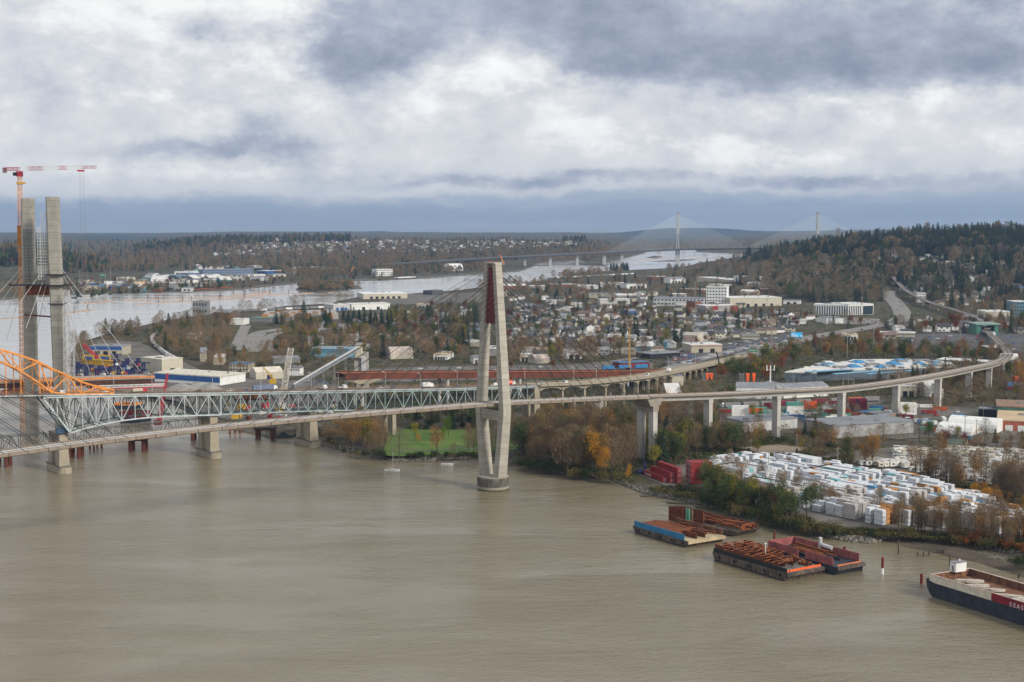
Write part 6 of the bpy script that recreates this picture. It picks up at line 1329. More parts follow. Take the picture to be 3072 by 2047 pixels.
rv = random.Random(44); n_ = 0
for j in range(15):
    y0 = 1346 + j * 8.6
    x = 2690 - (j > 5) * 90 + rv.uniform(0, 10)
    while x < 3120 and n_ < 285:
        yy = y0 + (x - 2700) * .055 + rv.uniform(-2, 2); p = P(x, yy, G0)
        if inpoly((x, yy), [(2700, 1352), (2800, 1360), (2960, 1344), (3130, 1352), (3130, 1492), (3000, 1470), (2900, 1446), (2740, 1418), (2600, 1400), (2590, 1385)]) and not blocked(p[0], p[1]) or True:
            if inpoly((x, yy), [(2700, 1352), (2800, 1362), (2960, 1344), (3130, 1352), (3130, 1492), (3000, 1470), (2900, 1446), (2740, 1418), (2600, 1400), (2590, 1385)]):
                k = rv.choice(['rva', 'rva', 'rvb', 'rvc']); place(k, (p[0], p[1], G0 + .42), rv.choice([.3, .35, 1.8, 2.6]) + rv.uniform(-.15, .15), 1.05, label=PROTO[k][0]['label'].split(' parked')[0] + ' parked in the crowded caravan park', group='caravans in the caravan park'); n_ += 1
        x += rv.uniform(13, 22)
# ---------------------------------------------------------------- vehicles
def car_proto(key, m, cn, parts=True, kind='car'):
    o = bare('car', 'car') if kind == 'car' else bare('van', 'van'); o['label'] = f'{cn} {kind}'
    L_, h1, h2 = (4.5, .85, 1.45) if kind == 'car' else (5.2, 1.1, 2.1)
    b_ = MB(); b_.hexa([(-L_ / 2, -.88, .35), (L_ / 2, -.88, .35), (L_ / 2, .88, .35), (-L_ / 2, .88, .35)], [(-L_ / 2 + .1, -.84, h1), (L_ / 2 - .15, -.84, h1 - .12), (L_ / 2 - .15, .84, h1 - .12), (-L_ / 2 + .1, .84, h1)])
    g_ = MB(); x0, x1 = (-1.9, 1.0) if kind == 'car' else (-2.5, 1.7)
    g_.hexa([(x0, -.8, h1 - .03), (x1, -.8, h1 - .1), (x1, .8, h1 - .1), (x0, .8, h1 - .03)], [(x0 + .5, -.66, h2 - .08), (x1 - .7, -.66, h2 - .08), (x1 - .7, .66, h2 - .08), (x0 + .5, .66, h2 - .08)], 1 if not parts else 0)
    r_ = MB(); r_.box(((x0 + x1) / 2 - .1, 0, h2 - .08), (x1 - x0 - 1.1, 1.36, .09))
    if kind == 'van': r_.box((-.9, 0, h1), (3.0, 1.64, h2 - h1 - .05))
    if parts:
        b_.build('body', m, o); g_.build('window', M_GLS, o); r_.build('roof', m, o)
        for x in (-1.35, 1.4):
            for s_ in (-.8, .8): t_ = MB(); t_.tube((x, s_ - .1, .33), (x, s_ + .1, .33), .33, n=10); t_.build('wheel', M_TYRE, o)
        proto(key, o)
    else:
        bpy.data.objects.remove(o); mb = MB()
        for s_, mi in ((b_, 0), (r_, 0), (g_, 1)):
            off = len(mb.v); mb.v += s_.v; mb.f += [tuple(i + off for i in f_) for f_ in s_.f]; mb.mi += [mi] * len(s_.f)
        o = mb.build('car', [m, M_GLS], at=(0, 0, 0)); o['category'] = 'car'; o['label'] = f'{cn} car'; proto(key, o)
PC = {'white': mat('car_white', (.72, .72, .72), .3, .03), 'black': mat('car_black', (.02, .02, .022), .25, .05), 'grey': mat('car_grey', (.16, .165, .17), .3, .05), 'silver': mat('car_silver', (.42, .43, .44), .3, .05), 'red': mat('car_red', (.40, .02, .02), .3, .05), 'blue': mat('car_blue', (.03, .10, .30), .3, .05)}
for k, m in PC.items(): car_proto(('car', k), m, k); car_proto(('scar', k), m, k, False)
car_proto(('van', 'white'), PC['white'], 'white', True, 'van')
def on_deck(px, lane):        # on the old bridge
    s = s_at(px); return on2(s, lane, .05), A2
rvv = random.Random(9)
NB = {}
def deckcar(px, lane, k, lbl):
    if px < 1590: p, a = on_deck(px, lane)
    else: q, d = path_at(AP, px); p = vadd(q, side(d), lane); a = math.atan2(d[1], d[0]); p = vadd(p, (0, 0, .05))
    place(k, p, a + (math.pi if lane > 0 else 0), 1, label=lbl, group='cars on the old truss bridge')
for px, lane, k, lbl in [(14, 1.6, ('car', 'red'), 'red car inside the orange arch'), (180, 1.8, ('van', 'white'), 'white van below the orange arch'), (115, -1.8, ('car', 'grey'), 'grey car behind the arch members'), (590, 1.6, ('car', 'black'), 'black pickup-like car beside the gravel heaps'), (322, -2, ('car', 'white'), 'white car near the end of the arch'),
                         (686, 1.6, ('car', 'white'), 'white car left of the rusty frames'), (732, 1.6, ('car', 'blue'), 'dark blue car behind the long grey trailer'), (1135, 1.6, ('car', 'white'), 'white car left of the box truck'), (1157, 1.6, ('car', 'silver'), 'silver car following a white one'), (1186, -1.6, ('car', 'grey'), 'grey car left of the box truck'),
                         (1478, 1.6, ('van', 'white'), 'white van between the pylon legs'), (1618, 2, ('car', 'white'), 'white car at the start of the concrete viaduct'), (1690, 2, ('van', 'white'), 'white van on the concrete viaduct'), (1935, 2, ('van', 'white'), 'white van where the viaduct bends'), (1380, -1.6, ('car', 'grey'), 'grey car left of the white pylon'), (1320, 1.6, ('car', 'black'), 'black car right of the box truck'),
                         (880, -1.6, ('car', 'grey'), 'grey car behind the white crane'), (540, -1.6, ('car', 'silver'), 'silver car in the far lane by the gravel heaps')]: deckcar(px, lane, k, lbl)
def truck(px, lane, L_, bm, cm, lbl, hb=2.6, name='truck'):
    if px < 1590: p, a = on_deck(px, lane)
    else: q, d = path_at(AP, px); p = vadd(q, side(d), lane); a = math.atan2(d[1], d[0])
    t = thing(name, lbl, 'truck', p, a)
    def w(mb, nm, m): mb.build(nm, m, at=None, parent=None)
    def loc(nm, m, bx_):
        mb = MB()
        for c_, d_ in bx_: mb.box(c_, d_)
        o = mb.build(nm, m); o.parent = t; return o
    loc('cargo_box', bm, [((-1.2, 0, 1.1), (L_, 2.5, hb))]); loc('cab', cm, [((L_ / 2, 0, .7), (2.2, 2.3, 2.3)), ((L_ / 2 + 1.2, 0, .7), (1.0, 2.1, 1.2))]); loc('windscreen', M_GLS, [((L_ / 2 + .75, 0, 1.9), (.75, 1.9, .9))]); loc('chassis', M_BLK, [((-.8, 0, .7), (L_ + 3, 1.4, .35))])
    for x in (-L_ / 2, -L_ / 2 + 1.2, L_ / 2 + .9):
        for s_ in (-1.05, 1.05): mb = MB(); mb.tube((x, s_ - .15, .5), (x, s_ + .15, .5), .5, n=10); o = mb.build('wheel', M_TYRE); o.parent = t
    return t
truck(790, 2, 14, mat('trailer_blue', (.16, .20, .29), .5, .08), M_WHT, 'long blue-grey semi-trailer with white cab on the truss bridge', 2.7)
truck(415, 1.8, 6, M_CREAM, M_CRED, 'pale dump truck with red cab near the end of the arch', 1.5)
truck(963, 1.8, 3.2, M_GREY, M_WHT, 'small white flatbed truck left of the girder end', .5); truck(1022, 1.8, 3.6, M_LGREY, M_WHT, 'white-cab flatbed truck below the rusty girder end', .6)
truck(1278, 1.8, 6, M_WHT, M_WHT, 'white box truck left of the pylon on the truss bridge', 2.7)
t = truck(1520, 1.8, 8.5, mat('van_red', (.68, .06, .02), .45, .06), M_WHT, 'bright orange-red trailer with a white arrow, right of the pylon leg', 2.9)
mb = MB(); a0, b0, c0_ = (-1.6, -1.28, 3.3), (-.7, -1.28, 2.55), (-1.6, -1.28, 1.8)
mb.beam(a0, b0, .06, .38, side=(0, 1, 0)); mb.beam(b0, c0_, .06, .38, side=(0, 1, 0))
for k in range(3): mb.box((.5 + k * .75, -1.28, 2.2), (.55, .06, .75))
o = mb.build('side_emblem', M_WHT); o.parent = t
truck(2000, 2, 5, M_WHT, M_WHT, 'white box truck on the viaduct near the highway', 2.5)
nbc = 0
def scatter_cars(pp, n, where, rz=0.0, jit=.08, cols=('white', 'black', 'grey', 'silver', 'red', 'blue', 'white', 'grey')):
    pts_ = pip(pp, n, rvv); used = []
    for x, y in pts_:
        p = GP(x, y)
        if any((p[0] - u[0]) ** 2 + (p[1] - u[1]) ** 2 < 11 for u in used): continue
        used.append(p); c_ = rvv.choice(cols); place(('scar', c_), (p[0], p[1], p[2] + .42), rz + rvv.uniform(-jit, jit), 1.05, label=f'{c_} car {where}', group='cars ' + where)
scatter_cars([(1995, 1090), (2060, 1055), (2180, 1034), (2375, 1004), (2400, 1020), (2300, 1038), (2140, 1074), (2030, 1104)], 95, 'in the dealer lot beside the highway', .2)
scatter_cars([(2640, 1032), (2760, 1008), (2960, 1002), (3072, 1010), (3072, 1055), (2900, 1048), (2700, 1044)], 45, 'in the station car park', .1)
scatter_cars([(2385, 955), (2560, 953), (2700, 963), (2710, 980), (2560, 982), (2420, 972)], 26, 'in front of the striped office', .0)
scatter_cars([(2160, 1240), (2400, 1215), (2640, 1220), (2900, 1240), (2900, 1262), (2700, 1260), (2480, 1270), (2200, 1275)], 24, 'in the truck yard below the viaduct', .5, .5)
scatter_cars([(690, 1105), (900, 1122), (1040, 1145), (1000, 1160), (700, 1135)], 10, 'in the bridge works yard', .5, .8)
scatter_cars([(1050, 1118), (1300, 1104), (1700, 1100), (1830, 1090), (1500, 1132), (1100, 1145)], 26, 'in the lots behind the rusty girder', .4, .5)
scatter_cars([(1500, 888), (1700, 876), (1760, 884), (1560, 900)], 18, 'in the far yard below the river', .4, .5)
for i, (u, l) in enumerate([(.06, 8), (.1, -6), (.13, 9), (.16, 4), (.2, -9), (.24, 7), (.3, -4), (.35, 9), (.42, 5), (.5, -6), (.6, 6), (.72, -7), (.8, 5), (.88, 8), (.95, -4)]):
    k = int(u * (len(hw) - 2)); d = unit(vsub(hw[k + 1], hw[k])); p = vadd(hw[k], side(d), l); place(('scar', rvv.choice(['white', 'black', 'grey', 'red'])), vadd(p, (0, 0, .06)), math.atan2(d[1], d[0]), 1.1, label='car driving on the wide highway towards the hill', group='cars on the highway')
q = P(2322, 1385, 3.4); t = thing('lorry', 'small white-cab lorry parked on the track above the lumber yard', 'truck', q, .1)
for nm, m, c_, d_ in (('cab', M_WHT, (-2.6, 0, .6), (2, 2.2, 2.3)), ('flatbed', M_BLK, (1.2, 0, .9), (5.5, 2.3, .5)), ('windscreen', M_GLS, (-3.5, 0, 1.6), (.3, 1.8, .9))): mb = MB(); mb.box(c_, d_); o = mb.build(nm, m); o.parent = t
# reach stacker and forklift
def stacker(px, py, lbl, s_=1.0):
    p = GP(px, py); t = thing('reach_stacker', lbl, 'forklift', p, .2); mb = MB(); mb.box((0, 0, .8), (6 * s_, 3, 1.6)); o = mb.build('chassis', M_NAVY); o.parent = t; mb = MB(); mb.box((3 * s_, -.8, 0), (.5, .5, 9 * s_)); mb.box((3 * s_, .8, 0), (.5, .5, 9 * s_)); mb.box((3.2 * s_, 0, 5 * s_), (.6, 5, .6)); o = mb.build('mast', M_NAVY); o.parent = t
    mb = MB(); mb.box((-.5, 0, 2.4), (1.8, 1.6, 1.8)); o = mb.build('cab', M_GLS); o.parent = t
    for x in (-2 * s_, 2.2 * s_):
        for y in (-1.6, 1.6): mb = MB(); mb.tube((x, y - .3, .8), (x, y + .3, .8), .8, n=12); o = mb.build('wheel', M_TYRE); o.parent = t
stacker(1922, 1424, 'tall dark container forklift left of the stepped red stack', .8); stacker(2560, 1236, 'dark reach stacker in front of the dark red containers', 1.1)
# ---------------------------------------------------------------- works yard: cranes, conveyor, heaps
def latcrane(name, lbl, pb, pt, Y0, Y1, w_, m, cab=M_CRED, n_=30, tap=.8, r_=.2):
    a = A(pb[0], pb[1], Y0); b_ = A(pt[0], pt[1], Y1); t = thing(name, lbl, 'crane', (a[0], a[1], max(0, a[2] - 2))); mb = MB(); lattice(mb, a, b_, w_, n_, r=r_, taper=tap); mb.build('boom', m, t)
    mb = MB(); mb.box((a[0] - 1, a[1], a[2] - 3), (5, 4, 3.4)); mb.build('cab', cab, t); mb = MB(); mb.tube(b_, (b_[0] + .3, b_[1], a[2] + 2), .08, n=4, cap=False); mb.build('hoist_rope', M_BLK, t); return t
latcrane('lattice_crane', 'white lattice crane boom leaning up behind the deck truss', (842, 1225), (873, 1044), 1010, 1018, 3.6, mat('crane_white', (.60, .56, .49)), M_YEL, 30, 1, .15)
latcrane('lattice_crane', 'translucent red lattice crane boom rising from the red barge', (478, 1262), (503, 1120), 985, 1000, 2.6, M_CRED, M_DRED, 30, .35, .17)
latcrane('lattice_crane', 'small yellow-tipped crane left of the open blue barn', (822, 1140), (790, 1102), 1150, 1150, 1.4, M_YEL, M_YEL, 10, .6, .13)
latcrane('lattice_crane', 'red and white crane boom leaning in front of the blue-banded shed', (305, 1085), (250, 1034), 1180, 1190, 2.2, M_CRED, M_DRED, 12, .9, .25)
latcrane('mobile_crane', 'thin black telescopic crane boom beside the orange pile caps', (2165, 1120), (2149, 1055), 1370, 1370, 1.0, M_BLK, M_NAVY, 10, .6, .25)
latcrane('yellow_mast', 'tall yellow drilling mast standing among bare trees right of the pylon', (1888, 1105), (1889, 985), 1290, 1290, 1.1, M_YEL, M_BLK, 26, .3, .2)
latcrane('lattice_crane', 'tan crane boom on the far bank above the tree island', (1032, 846), (1061, 802), 3750, 3750, 5, mat('crane_tan', (.50, .26, .12)), M_YEL, 12, .5, .6)
latcrane('lattice_crane', 'thin dark derrick on the far bank above the tree island', (950, 842), (972, 797), 3750, 3750, 4, M_GREY, M_GREY, 12, .4, .4)
latcrane('lattice_crane', 'orange crane boom on the far bank right of the pylon top', (1512, 792), (1500, 764), 4300, 4300, 4, M_ORA, M_ORA, 10, .5, .6)
t = thing('gantry_girder', 'bright yellow launching gantry frame in the bridge works yard', 'gantry', A(300, 1090, 1080)); mb = MB(); p, q = A(250, 1083, 1085), A(334, 1090, 1070); lattice(mb, p, q, 3.4, 10, r=.4); mb.build('truss_beam', M_YEL, t)
for x0, x1 in ((250, 280), (298, 330)): mb = MB(); a, b_ = A(x0, 1066, 1080), A(x1, 1068, 1078); mb.beam(a, b_, .8); mb.beam(a, vadd(a, (0, 0, -4)), .8); mb.beam(b_, vadd(b_, (0, 0, -4)), .8); mb.build('portal', M_YEL, t); mb = MB(); mb.beam(vadd(a, (1, 0, -2)), vadd(b_, (-1, 0, -2)), 1.2, 1.6); mb.build('winch_box', M_BLU, t)
t = thing('support_frame', 'dark purple-blue steel support frames under the yellow gantry', 'steel frame', P(340, 1130, 3)); 
rf = random.Random(2)
for k in range(27):
    mb = MB(); x0 = 226 + k * 8.2; p = P(x0, 1133 - (k % 4) * 12, 3); h_ = rf.uniform(8, 14); lattice(mb, p, (p[0], p[1], h_), 2.6, 4, r=.28); mb.beam((p[0] - 3, p[1], h_), (p[0] + 6, p[1] + 1, h_), .7, .9); mb.beam((p[0] - 3, p[1], h_ - 3), (p[0] + 6, p[1] + 1, h_ - 1), .4); mb.build('frame_tower', M_NAVY, t)
for k in range(60):
    x, y = rf.uniform(225, 445), rf.uniform(1085, 1135); p = P(x, y, 3.4); c_, cn = rf.choice([(M_WHT, 'white'), (M_NAVY, 'navy'), (M_NAVY, 'navy'), (M_CRED, 'red'), (M_GREY, 'grey'), (M_GREY, 'grey'), (M_RUST, 'rusty'), (M_YEL, 'yellow'), (M_BLU, 'blue'), (M_ORA, 'orange'), (M_LGREY, 'pale grey')]); t = thing('site_box', f'{cn} site box among the frames of the bridge works yard', 'site box', p, rf.uniform(0, 3), 'site boxes in the works yard', True); mb = MB(); mb.box((0, 0, 0), (rf.uniform(3, 7), 2.4, rf.uniform(1.5, 2.7))); o = mb.build('body', c_); o.parent = t; mb = MB(); mb.box((0, 0, 2.7), (1, 1, .3)); o = mb.build('vent', M_GREY); o.parent = t
for k in range(26):
    x, y = rf.uniform(680, 1010), rf.uniform(1215, 1262); p = P(x, y, 3.4); c_, cn = rf.choice([(M_WHT, 'white'), (M_CREAM, 'cream'), (M_CRED, 'red'), (M_GREY, 'grey'), (M_GREY, 'grey'), (M_RUST, 'rusty'), (M_YEL, 'yellow'), (M_LGREY, 'pale grey')]); t = thing('site_box', f'{cn} site box below the deck truss by the water', 'site box', p, rf.uniform(0, 3), 'site boxes by the water', True); mb = MB(); mb.box((0, 0, 0), (rf.uniform(3, 9), rf.uniform(2, 3), rf.uniform(1.5, 4))); o = mb.build('body', c_); o.parent = t; mb = MB(); mb.box((1, 0, rf.uniform(1.6, 3)), (1.2, 1, 1.3)); o = mb.build('top', M_GREY); o.parent = t
def cone(name, lbl, px, py, r_, h_, m, sx_=1.0):
    p = P(px, py, 3); rr_ = random.Random(int(px)); mb = MB(); n_ = 22; rings = []
    for t_, k in ((1, 0), (.72, .30), (.4, .66), (.14, .93)):
        rings.append([(p[0] + math.cos(2 * math.pi * j / n_) * r_ * t_ * sx_ * rr_.uniform(.95, 1.05), p[1] + math.sin(2 * math.pi * j / n_) * r_ * t_, 3 + h_ * k * rr_.uniform(.96, 1.04)) for j in range(n_)])
    for a, b_ in zip(rings, rings[1:]):
        for j in range(n_): mb.face([a[j], a[(j + 1) % n_], b_[(j + 1) % n_], b_[j]])
    mb.face(rings[-1]); o = mb.build(name, m, at=p, smooth=True); tagit(o, lbl, 'gravel heap')
MGV = mat('gravel', (.25, .245, .23), .95, .2, .3, world=True)
cone('gravel_heap', 'broad grey gravel heap in front of the blue-banded warehouse, left', 545, 1170, 11, 6, MGV, 1.5); cone('gravel_heap', 'grey gravel heap in the middle before the blue-banded warehouse', 592, 1166, 10, 6.5, MGV, 1.3); cone('gravel_heap', 'grey gravel heap at the right end of the blue-banded warehouse', 630, 1168, 9, 5.5, MGV, 1.3); cone('coal_heap', 'small black heap on the shore below the truss', 850, 1312, 6, 3.5, M_BLK)
t = thing('conveyor', 'long grey covered conveyor slanting up to a pale concrete tower', 'conveyor', P(900, 1170, 3)); p, q = A(880, 1160, 1120), A(1072, 1048, 1175); mb = MB(); mb.beam(p, q, 3.0, 2.6); mb.build('gallery', mat('conveyor_grey', (.25, .27, .29)), t)
mb = MB(); mb.beam(vadd(p, (0, 0, 1.6)), vadd(q, (0, 0, 1.6)), 1.4, 1.0); mb.build('cover', M_LGREY, t)
for k in (.3, .45, .62, .8): c_ = lerp(p, q, k); mb = MB(); mb.beam((c_[0], c_[1], 2), c_, .5); mb.beam((c_[0] + 2.4, c_[1], 2), (c_[0] + .5, c_[1], c_[2]), .5); mb.build('trestle', M_GREY, t)
x0, x1 = A(1064, 1115, 1180), A(1103, 1115, 1180); t = thing('silo_tower', 'tall pale concrete silo tower at the top of the conveyor', 'tower', (x0[0], 1180, 3)); cx_ = (x0[0] + x1[0]) / 2; top = A(1080, 1062, 1180)[2]
mb = MB(); mb.box((cx_, 1184, 1), (x1[0] - x0[0], 11, top)); mb.build('tower_body', conc('silo_concrete', (.40, .385, .345), 5), t); mb = MB(); mb.box((cx_ - 1.8, 1180, top - 3), (5.5, 8, 9)); mb.build('head_house', M_CREAM, t); mb = MB(); mb.box((cx_ + 2.4, 1177.4, 12), (3.6, 2.4, top - 14)); mb.build('stair_shaft', M_LGREY, t)
t = thing('timber_frame', 'dark rust-brown steel formwork frame left of the pale barn', 'frame', P(750, 1150, 3)); p = A(714, 1148, 1090); q = A(795, 1148, 1090); mb = MB(); mb.beam((p[0], 1090, 13), (q[0], 1090, 13), 9, 6.5); mb.build('form_panel', M_RUST, t); mb = MB(); mb.beam((p[0] - 2, 1088, 9), (q[0] + 3, 1088, 9), 1, 1); mb.build('ledge', M_RUST, t)
for k in range(4): mb = MB(); c_ = p[0] + (q[0] - p[0]) * k / 3; mb.box((c_, 1090, 1), (1, 1, 9)); mb.build('post', M_RUST, t)
# orange pile-cap frames near the highway ramp
for px, py0, py1, w_, lbl in [(2128, 1140, 1120, 5, 'bright orange column form beside the black crane boom'), (2252, 1148, 1120, 8, 'bright orange hammerhead pier form with grey scaffold')]:
    p = P(px, py0, 3); z1 = A(px, py1, p[1])[2]; t = thing('pier_form', lbl, 'formwork', p)
    for u in (-w_ * .35, w_ * .35): mb = MB(); mb.box((p[0] + u, p[1], 3), (1.7, 2.4, z1 - 3), 0, 0, (3.2, 2.6)); mb.build('form_panel', M_HOR, t)
    mb = MB(); mb.box((p[0] - w_ * 1.1, p[1] - 3, 3), (6, 3, .4)); lattice(mb, (p[0] - w_, p[1], 3), (p[0] - w_, p[1], z1), 3.5, 6, r=.2); mb.build('scaffold', M_GREY, t)
t = thing('cell_tower', 'white cell tower with three antenna arms above the white sheds', 'mast', P(2310, 1190, 3)); p = P(2310, 1190, 3); z1 = A(2310, 1098, p[1])[2]; mb = MB(); mb.tube(p, (p[0], p[1], z1), .7, .5, n=10); mb.build('pole', M_WHT, t); mb = MB()
for u in (-3, 0, 3): mb.box((p[0] + u, p[1] - .6, z1 - 4), (.8, .5, 4.5))
mb.beam((p[0] - 3.4, p[1], z1 - 3), (p[0] + 3.4, p[1], z1 - 3), .3); mb.build('antenna_array', M_WHT, t)
# billboard and highway signs
p = P(2389, 1042, 3); Yb = p[1]; a, b_ = A(2371, 1015, Yb), A(2409, 1015, Yb); zt_ = A(2389, 997, Yb)[2]; t = thing('billboard', 'bright cyan billboard with white lettering on a steel post', 'billboard', p)
mb = MB(); mb.tube(p, (p[0], p[1], a[2]), 1.1, n=12); mb.build('post', M_GREY, t); mb = MB(); mb.beam((a[0], Yb, (a[2] + zt_) / 2), (b_[0], Yb, (a[2] + zt_) / 2), 1.2, zt_ - a[2]); mb.build('frame', M_GREY, t)
mb = MB(); mb.beam((a[0] + .5, Yb - .7, (a[2] + zt_) / 2), (b_[0] - .8, Yb - .7, (a[2] + zt_) / 2), .1, (zt_ - a[2]) * .86); mb.build('screen', mat('screen_cyan', (.015, .33, .62), .4, .05, emit=.5), t)
mb = MB(); W_b = b_[0] - a[0]; Hb = zt_ - a[2]
for r_, (u0, u1) in enumerate(((.08, .33), (.08, .58), (.08, .66))): mb.beam((a[0] + W_b * u0, Yb - .78, zt_ - Hb * (.28 + .2 * r_)), (a[0] + W_b * u1, Yb - .78, zt_ - Hb * (.28 + .2 * r_)), .05, Hb * .11)
mb.build('lettering', M_WHT, t); mb = MB(); mb.beam((a[0] + W_b * .8, Yb - .78, zt_ - Hb * .62), (a[0] + W_b * .93, Yb - .78, zt_ - Hb * .62), .05, Hb * .3); mb.build('picture', M_WHT, t); mb = MB(); mb.beam((a[0] + W_b * .88, Yb - .79, zt_ - Hb * .28), (a[0] + W_b * .96, Yb - .79, zt_ - Hb * .28), .05, Hb * .2); mb.build('picture', M_DRED, t)
M_SGN = mat('sign_green', (.01, .28, .17), .4, .05)
for x0, x1, yt, yb, yg, lbl in [(2245, 2272, 1048, 1056, 1070, 'wide green highway sign on a gantry over the left lanes'), (2296, 2311, 1047, 1056, 1068, 'narrow green highway sign right of the wide one'), (300, 316, 823, 829, 838, 'small green highway sign on the far bank at the left'), (583, 598, 808, 813, 822, 'small green highway sign on the far bank overpass')]:
    p = GP((x0 + x1) / 2, yg); Yq = p[1]; a, b_ = A(x0, yb, Yq), A(x1, yb, Yq); z1 = A(x0, yt, Yq)[2]; t = thing('highway_sign', lbl, 'road sign', p)
    mb = MB(); mb.beam((a[0], Yq, (a[2] + z1) / 2), (b_[0], Yq, (a[2] + z1) / 2), .3, z1 - a[2]); mb.build('panel', M_SGN, t); mb = MB(); mb.beam((a[0] + (b_[0] - a[0]) * .1, Yq - .2, a[2] * .4 + z1 * .6), (b_[0] - (b_[0] - a[0]) * .15, Yq - .2, a[2] * .4 + z1 * .6), .05, (z1 - a[2]) * .18); mb.build('lettering', M_WHT, t)
    mb = MB(); mb.beam((a[0], Yq + .3, p[2]), (a[0], Yq + .3, z1), .4); mb.beam((b_[0], Yq + .3, p[2]), (b_[0], Yq + .3, z1), .4); mb.build('post', M_LGREY, t)
# ---------------------------------------------------------------- lamps and poles
o = bare('street_lamp', 'street lamp'); o['label'] = 'street lamp'; mb = MB(); mb.tube((0, 0, 0), (0, 0, 9.4), .16, .1, n=6); mb.build('post', M_LGREY, o); mb = MB(); q = (0, 0, 9.4)
for k in range(5): t_ = k / 5 * math.pi / 2; t2 = (k + 1) / 5 * math.pi / 2; mb.beam((-1.4 + 1.4 * math.cos(t_), 0, 9.4 + .9 * math.sin(t_)), (-1.4 + 1.4 * math.cos(t2), 0, 9.4 + .9 * math.sin(t2)), .16)
mb.build('arm', M_LGREY, o); mb = MB(); mb.box((-1.9, 0, 10.2), (1.1, .35, .2)); mb.build('lamp_head', M_WHT, o); proto('lamp', o)
for px in (355, 470, 652, 768, 950, 1030, 1172, 1245, 1388, 1508): q = on2(s_at(px), -W2 - .3 if px % 3 else W2 + .3, 0); place('lamp', q, A2, 1.05, label='grey curved street lamp on the truss bridge', group='street lamps on the truss bridge')
for px in (1600, 1745, 1815, 1918, 2030, 2110): q, d = path_at(AP, px); place('lamp', vadd(q, side(d), -7.6), math.atan2(d[1], d[0]), 1.1, label='grey curved street lamp on the concrete viaduct', group='street lamps on the viaduct')
o = bare('utility_pole', 'utility pole'); o['label'] = 'utility pole'; mb = MB(); mb.tube((0, 0, -1), (0, 0, 12), .2, .14, n=6); mb.build('pole', mat('pole_grey', (.27, .24, .20)), o); mb = MB(); mb.box((0, 0, 11), (2.6, .16, .16)); mb.build('crossarm', M_GREY, o); proto('upole', o)
for a in [(2252, 1375, 12), (2305, 1420, 13), (2462, 1462, 15), (2512, 1424, 16), (2585, 1430, 12), (2646, 1470, 14), (2844, 1492, 13), (2390, 1370, 14), (2196, 1402, 10), (2894, 1320, 17), (2928, 1326, 15), (2545, 1170, 16), (2666, 1150, 15), (2950, 1255, 12), (2700, 1300, 12), (1990, 1150, 12), (1875, 1140, 12), (2426, 1262, 15), (2588, 1300, 14), (2480, 1250, 12)]:
    p = P(a[0], a[1], 3); place('upole', p, .2, a[2] / 12, label='slim utility pole standing near the riverside yards', group='utility poles near the riverside yards')
for px, py, h_ in [(2314, 1060, 40), (2386, 1078, 24), (2085, 912, 40), (2585, 958, 34), (2541, 1075, 26), (880, 830, 45), (332, 848, 38), (428, 812, 38), (500, 812, 30), (547, 812, 42), (572, 812, 36), (580, 812, 38), (373, 815, 32), (392, 800, 34), (470, 805, 34), (1590, 870, 30), (2340, 1100, 20), (2620, 1055, 26), (2880, 1050, 22), (2800, 1052, 20), (240, 846, 30), (2300, 942, 24), (2380, 1190, 18)]:
    p = GP(px, py); place('upole', p, 0, h_ / 12, label='tall slim light mast in the distance', group='tall masts in the distance')
# rail wagons and tracks
rk = crom([GP(470, 1000), GP(455, 1020), GP(465, 1040), GP(500, 1068), GP(530, 1085)], 14)
for k in range(0, len(rk) - 1):
    d = unit(vsub(rk[k + 1], rk[k])); p = rk[k]; t = thing('rail_wagon', 'grey covered rail wagon in the curved train among bare trees', 'rail wagon', p, math.atan2(d[1], d[0]), 'grey wagons of the curved train', True); mb = MB(); mb.box((0, 0, 1), (12.5, 3, 3.2)); o = mb.build('body', M_LGREY); o.parent = t; mb = MB(); mb.box((0, 0, .4), (11, 2, .6)); o = mb.build('chassis', M_BLK); o.parent = t
for (x0, y0), (x1, y1), cols_, where in [((1800, 1112), (1948, 1106), ['white', 'blue', 'grey'], 'painted wagon behind the rusty girder'), ((700, 938), (1000, 925), ['white', 'grey', 'grey'], 'pale wagon in the long train by the far river'), ((1640, 838), (1900, 824), ['grey', 'white'], 'pale wagon in the far rail yard'), ((2170, 1226), (2640, 1205), ['grey', 'orange', 'maroon', 'grey'], 'dark tank or box wagon on the line below the viaduct')]:
    a, b_ = GP(x0, y0), GP(x1, y1); L_ = vlen(vsub(b_, a)); n_ = min(30, int(L_ / 14)); d = unit(vsub(b_, a))
    for k in range(n_):
        c_ = rf.choice(cols_); p = lerp(a, b_, (k + .5) / n_); t = thing('rail_wagon', f'{c_} {where}', 'rail wagon', vadd(p, (0, 0, .3)), math.atan2(d[1], d[0]), 'wagons ' + where, True); mb = MB(); mb.box((0, 0, .9), (12.6, 3, 3.1)); o = mb.build('body', CC[c_]); o.parent = t; mb = MB(); mb.box((0, 0, .3), (11, 2, .6)); o = mb.build('chassis', M_BLK); o.parent = t
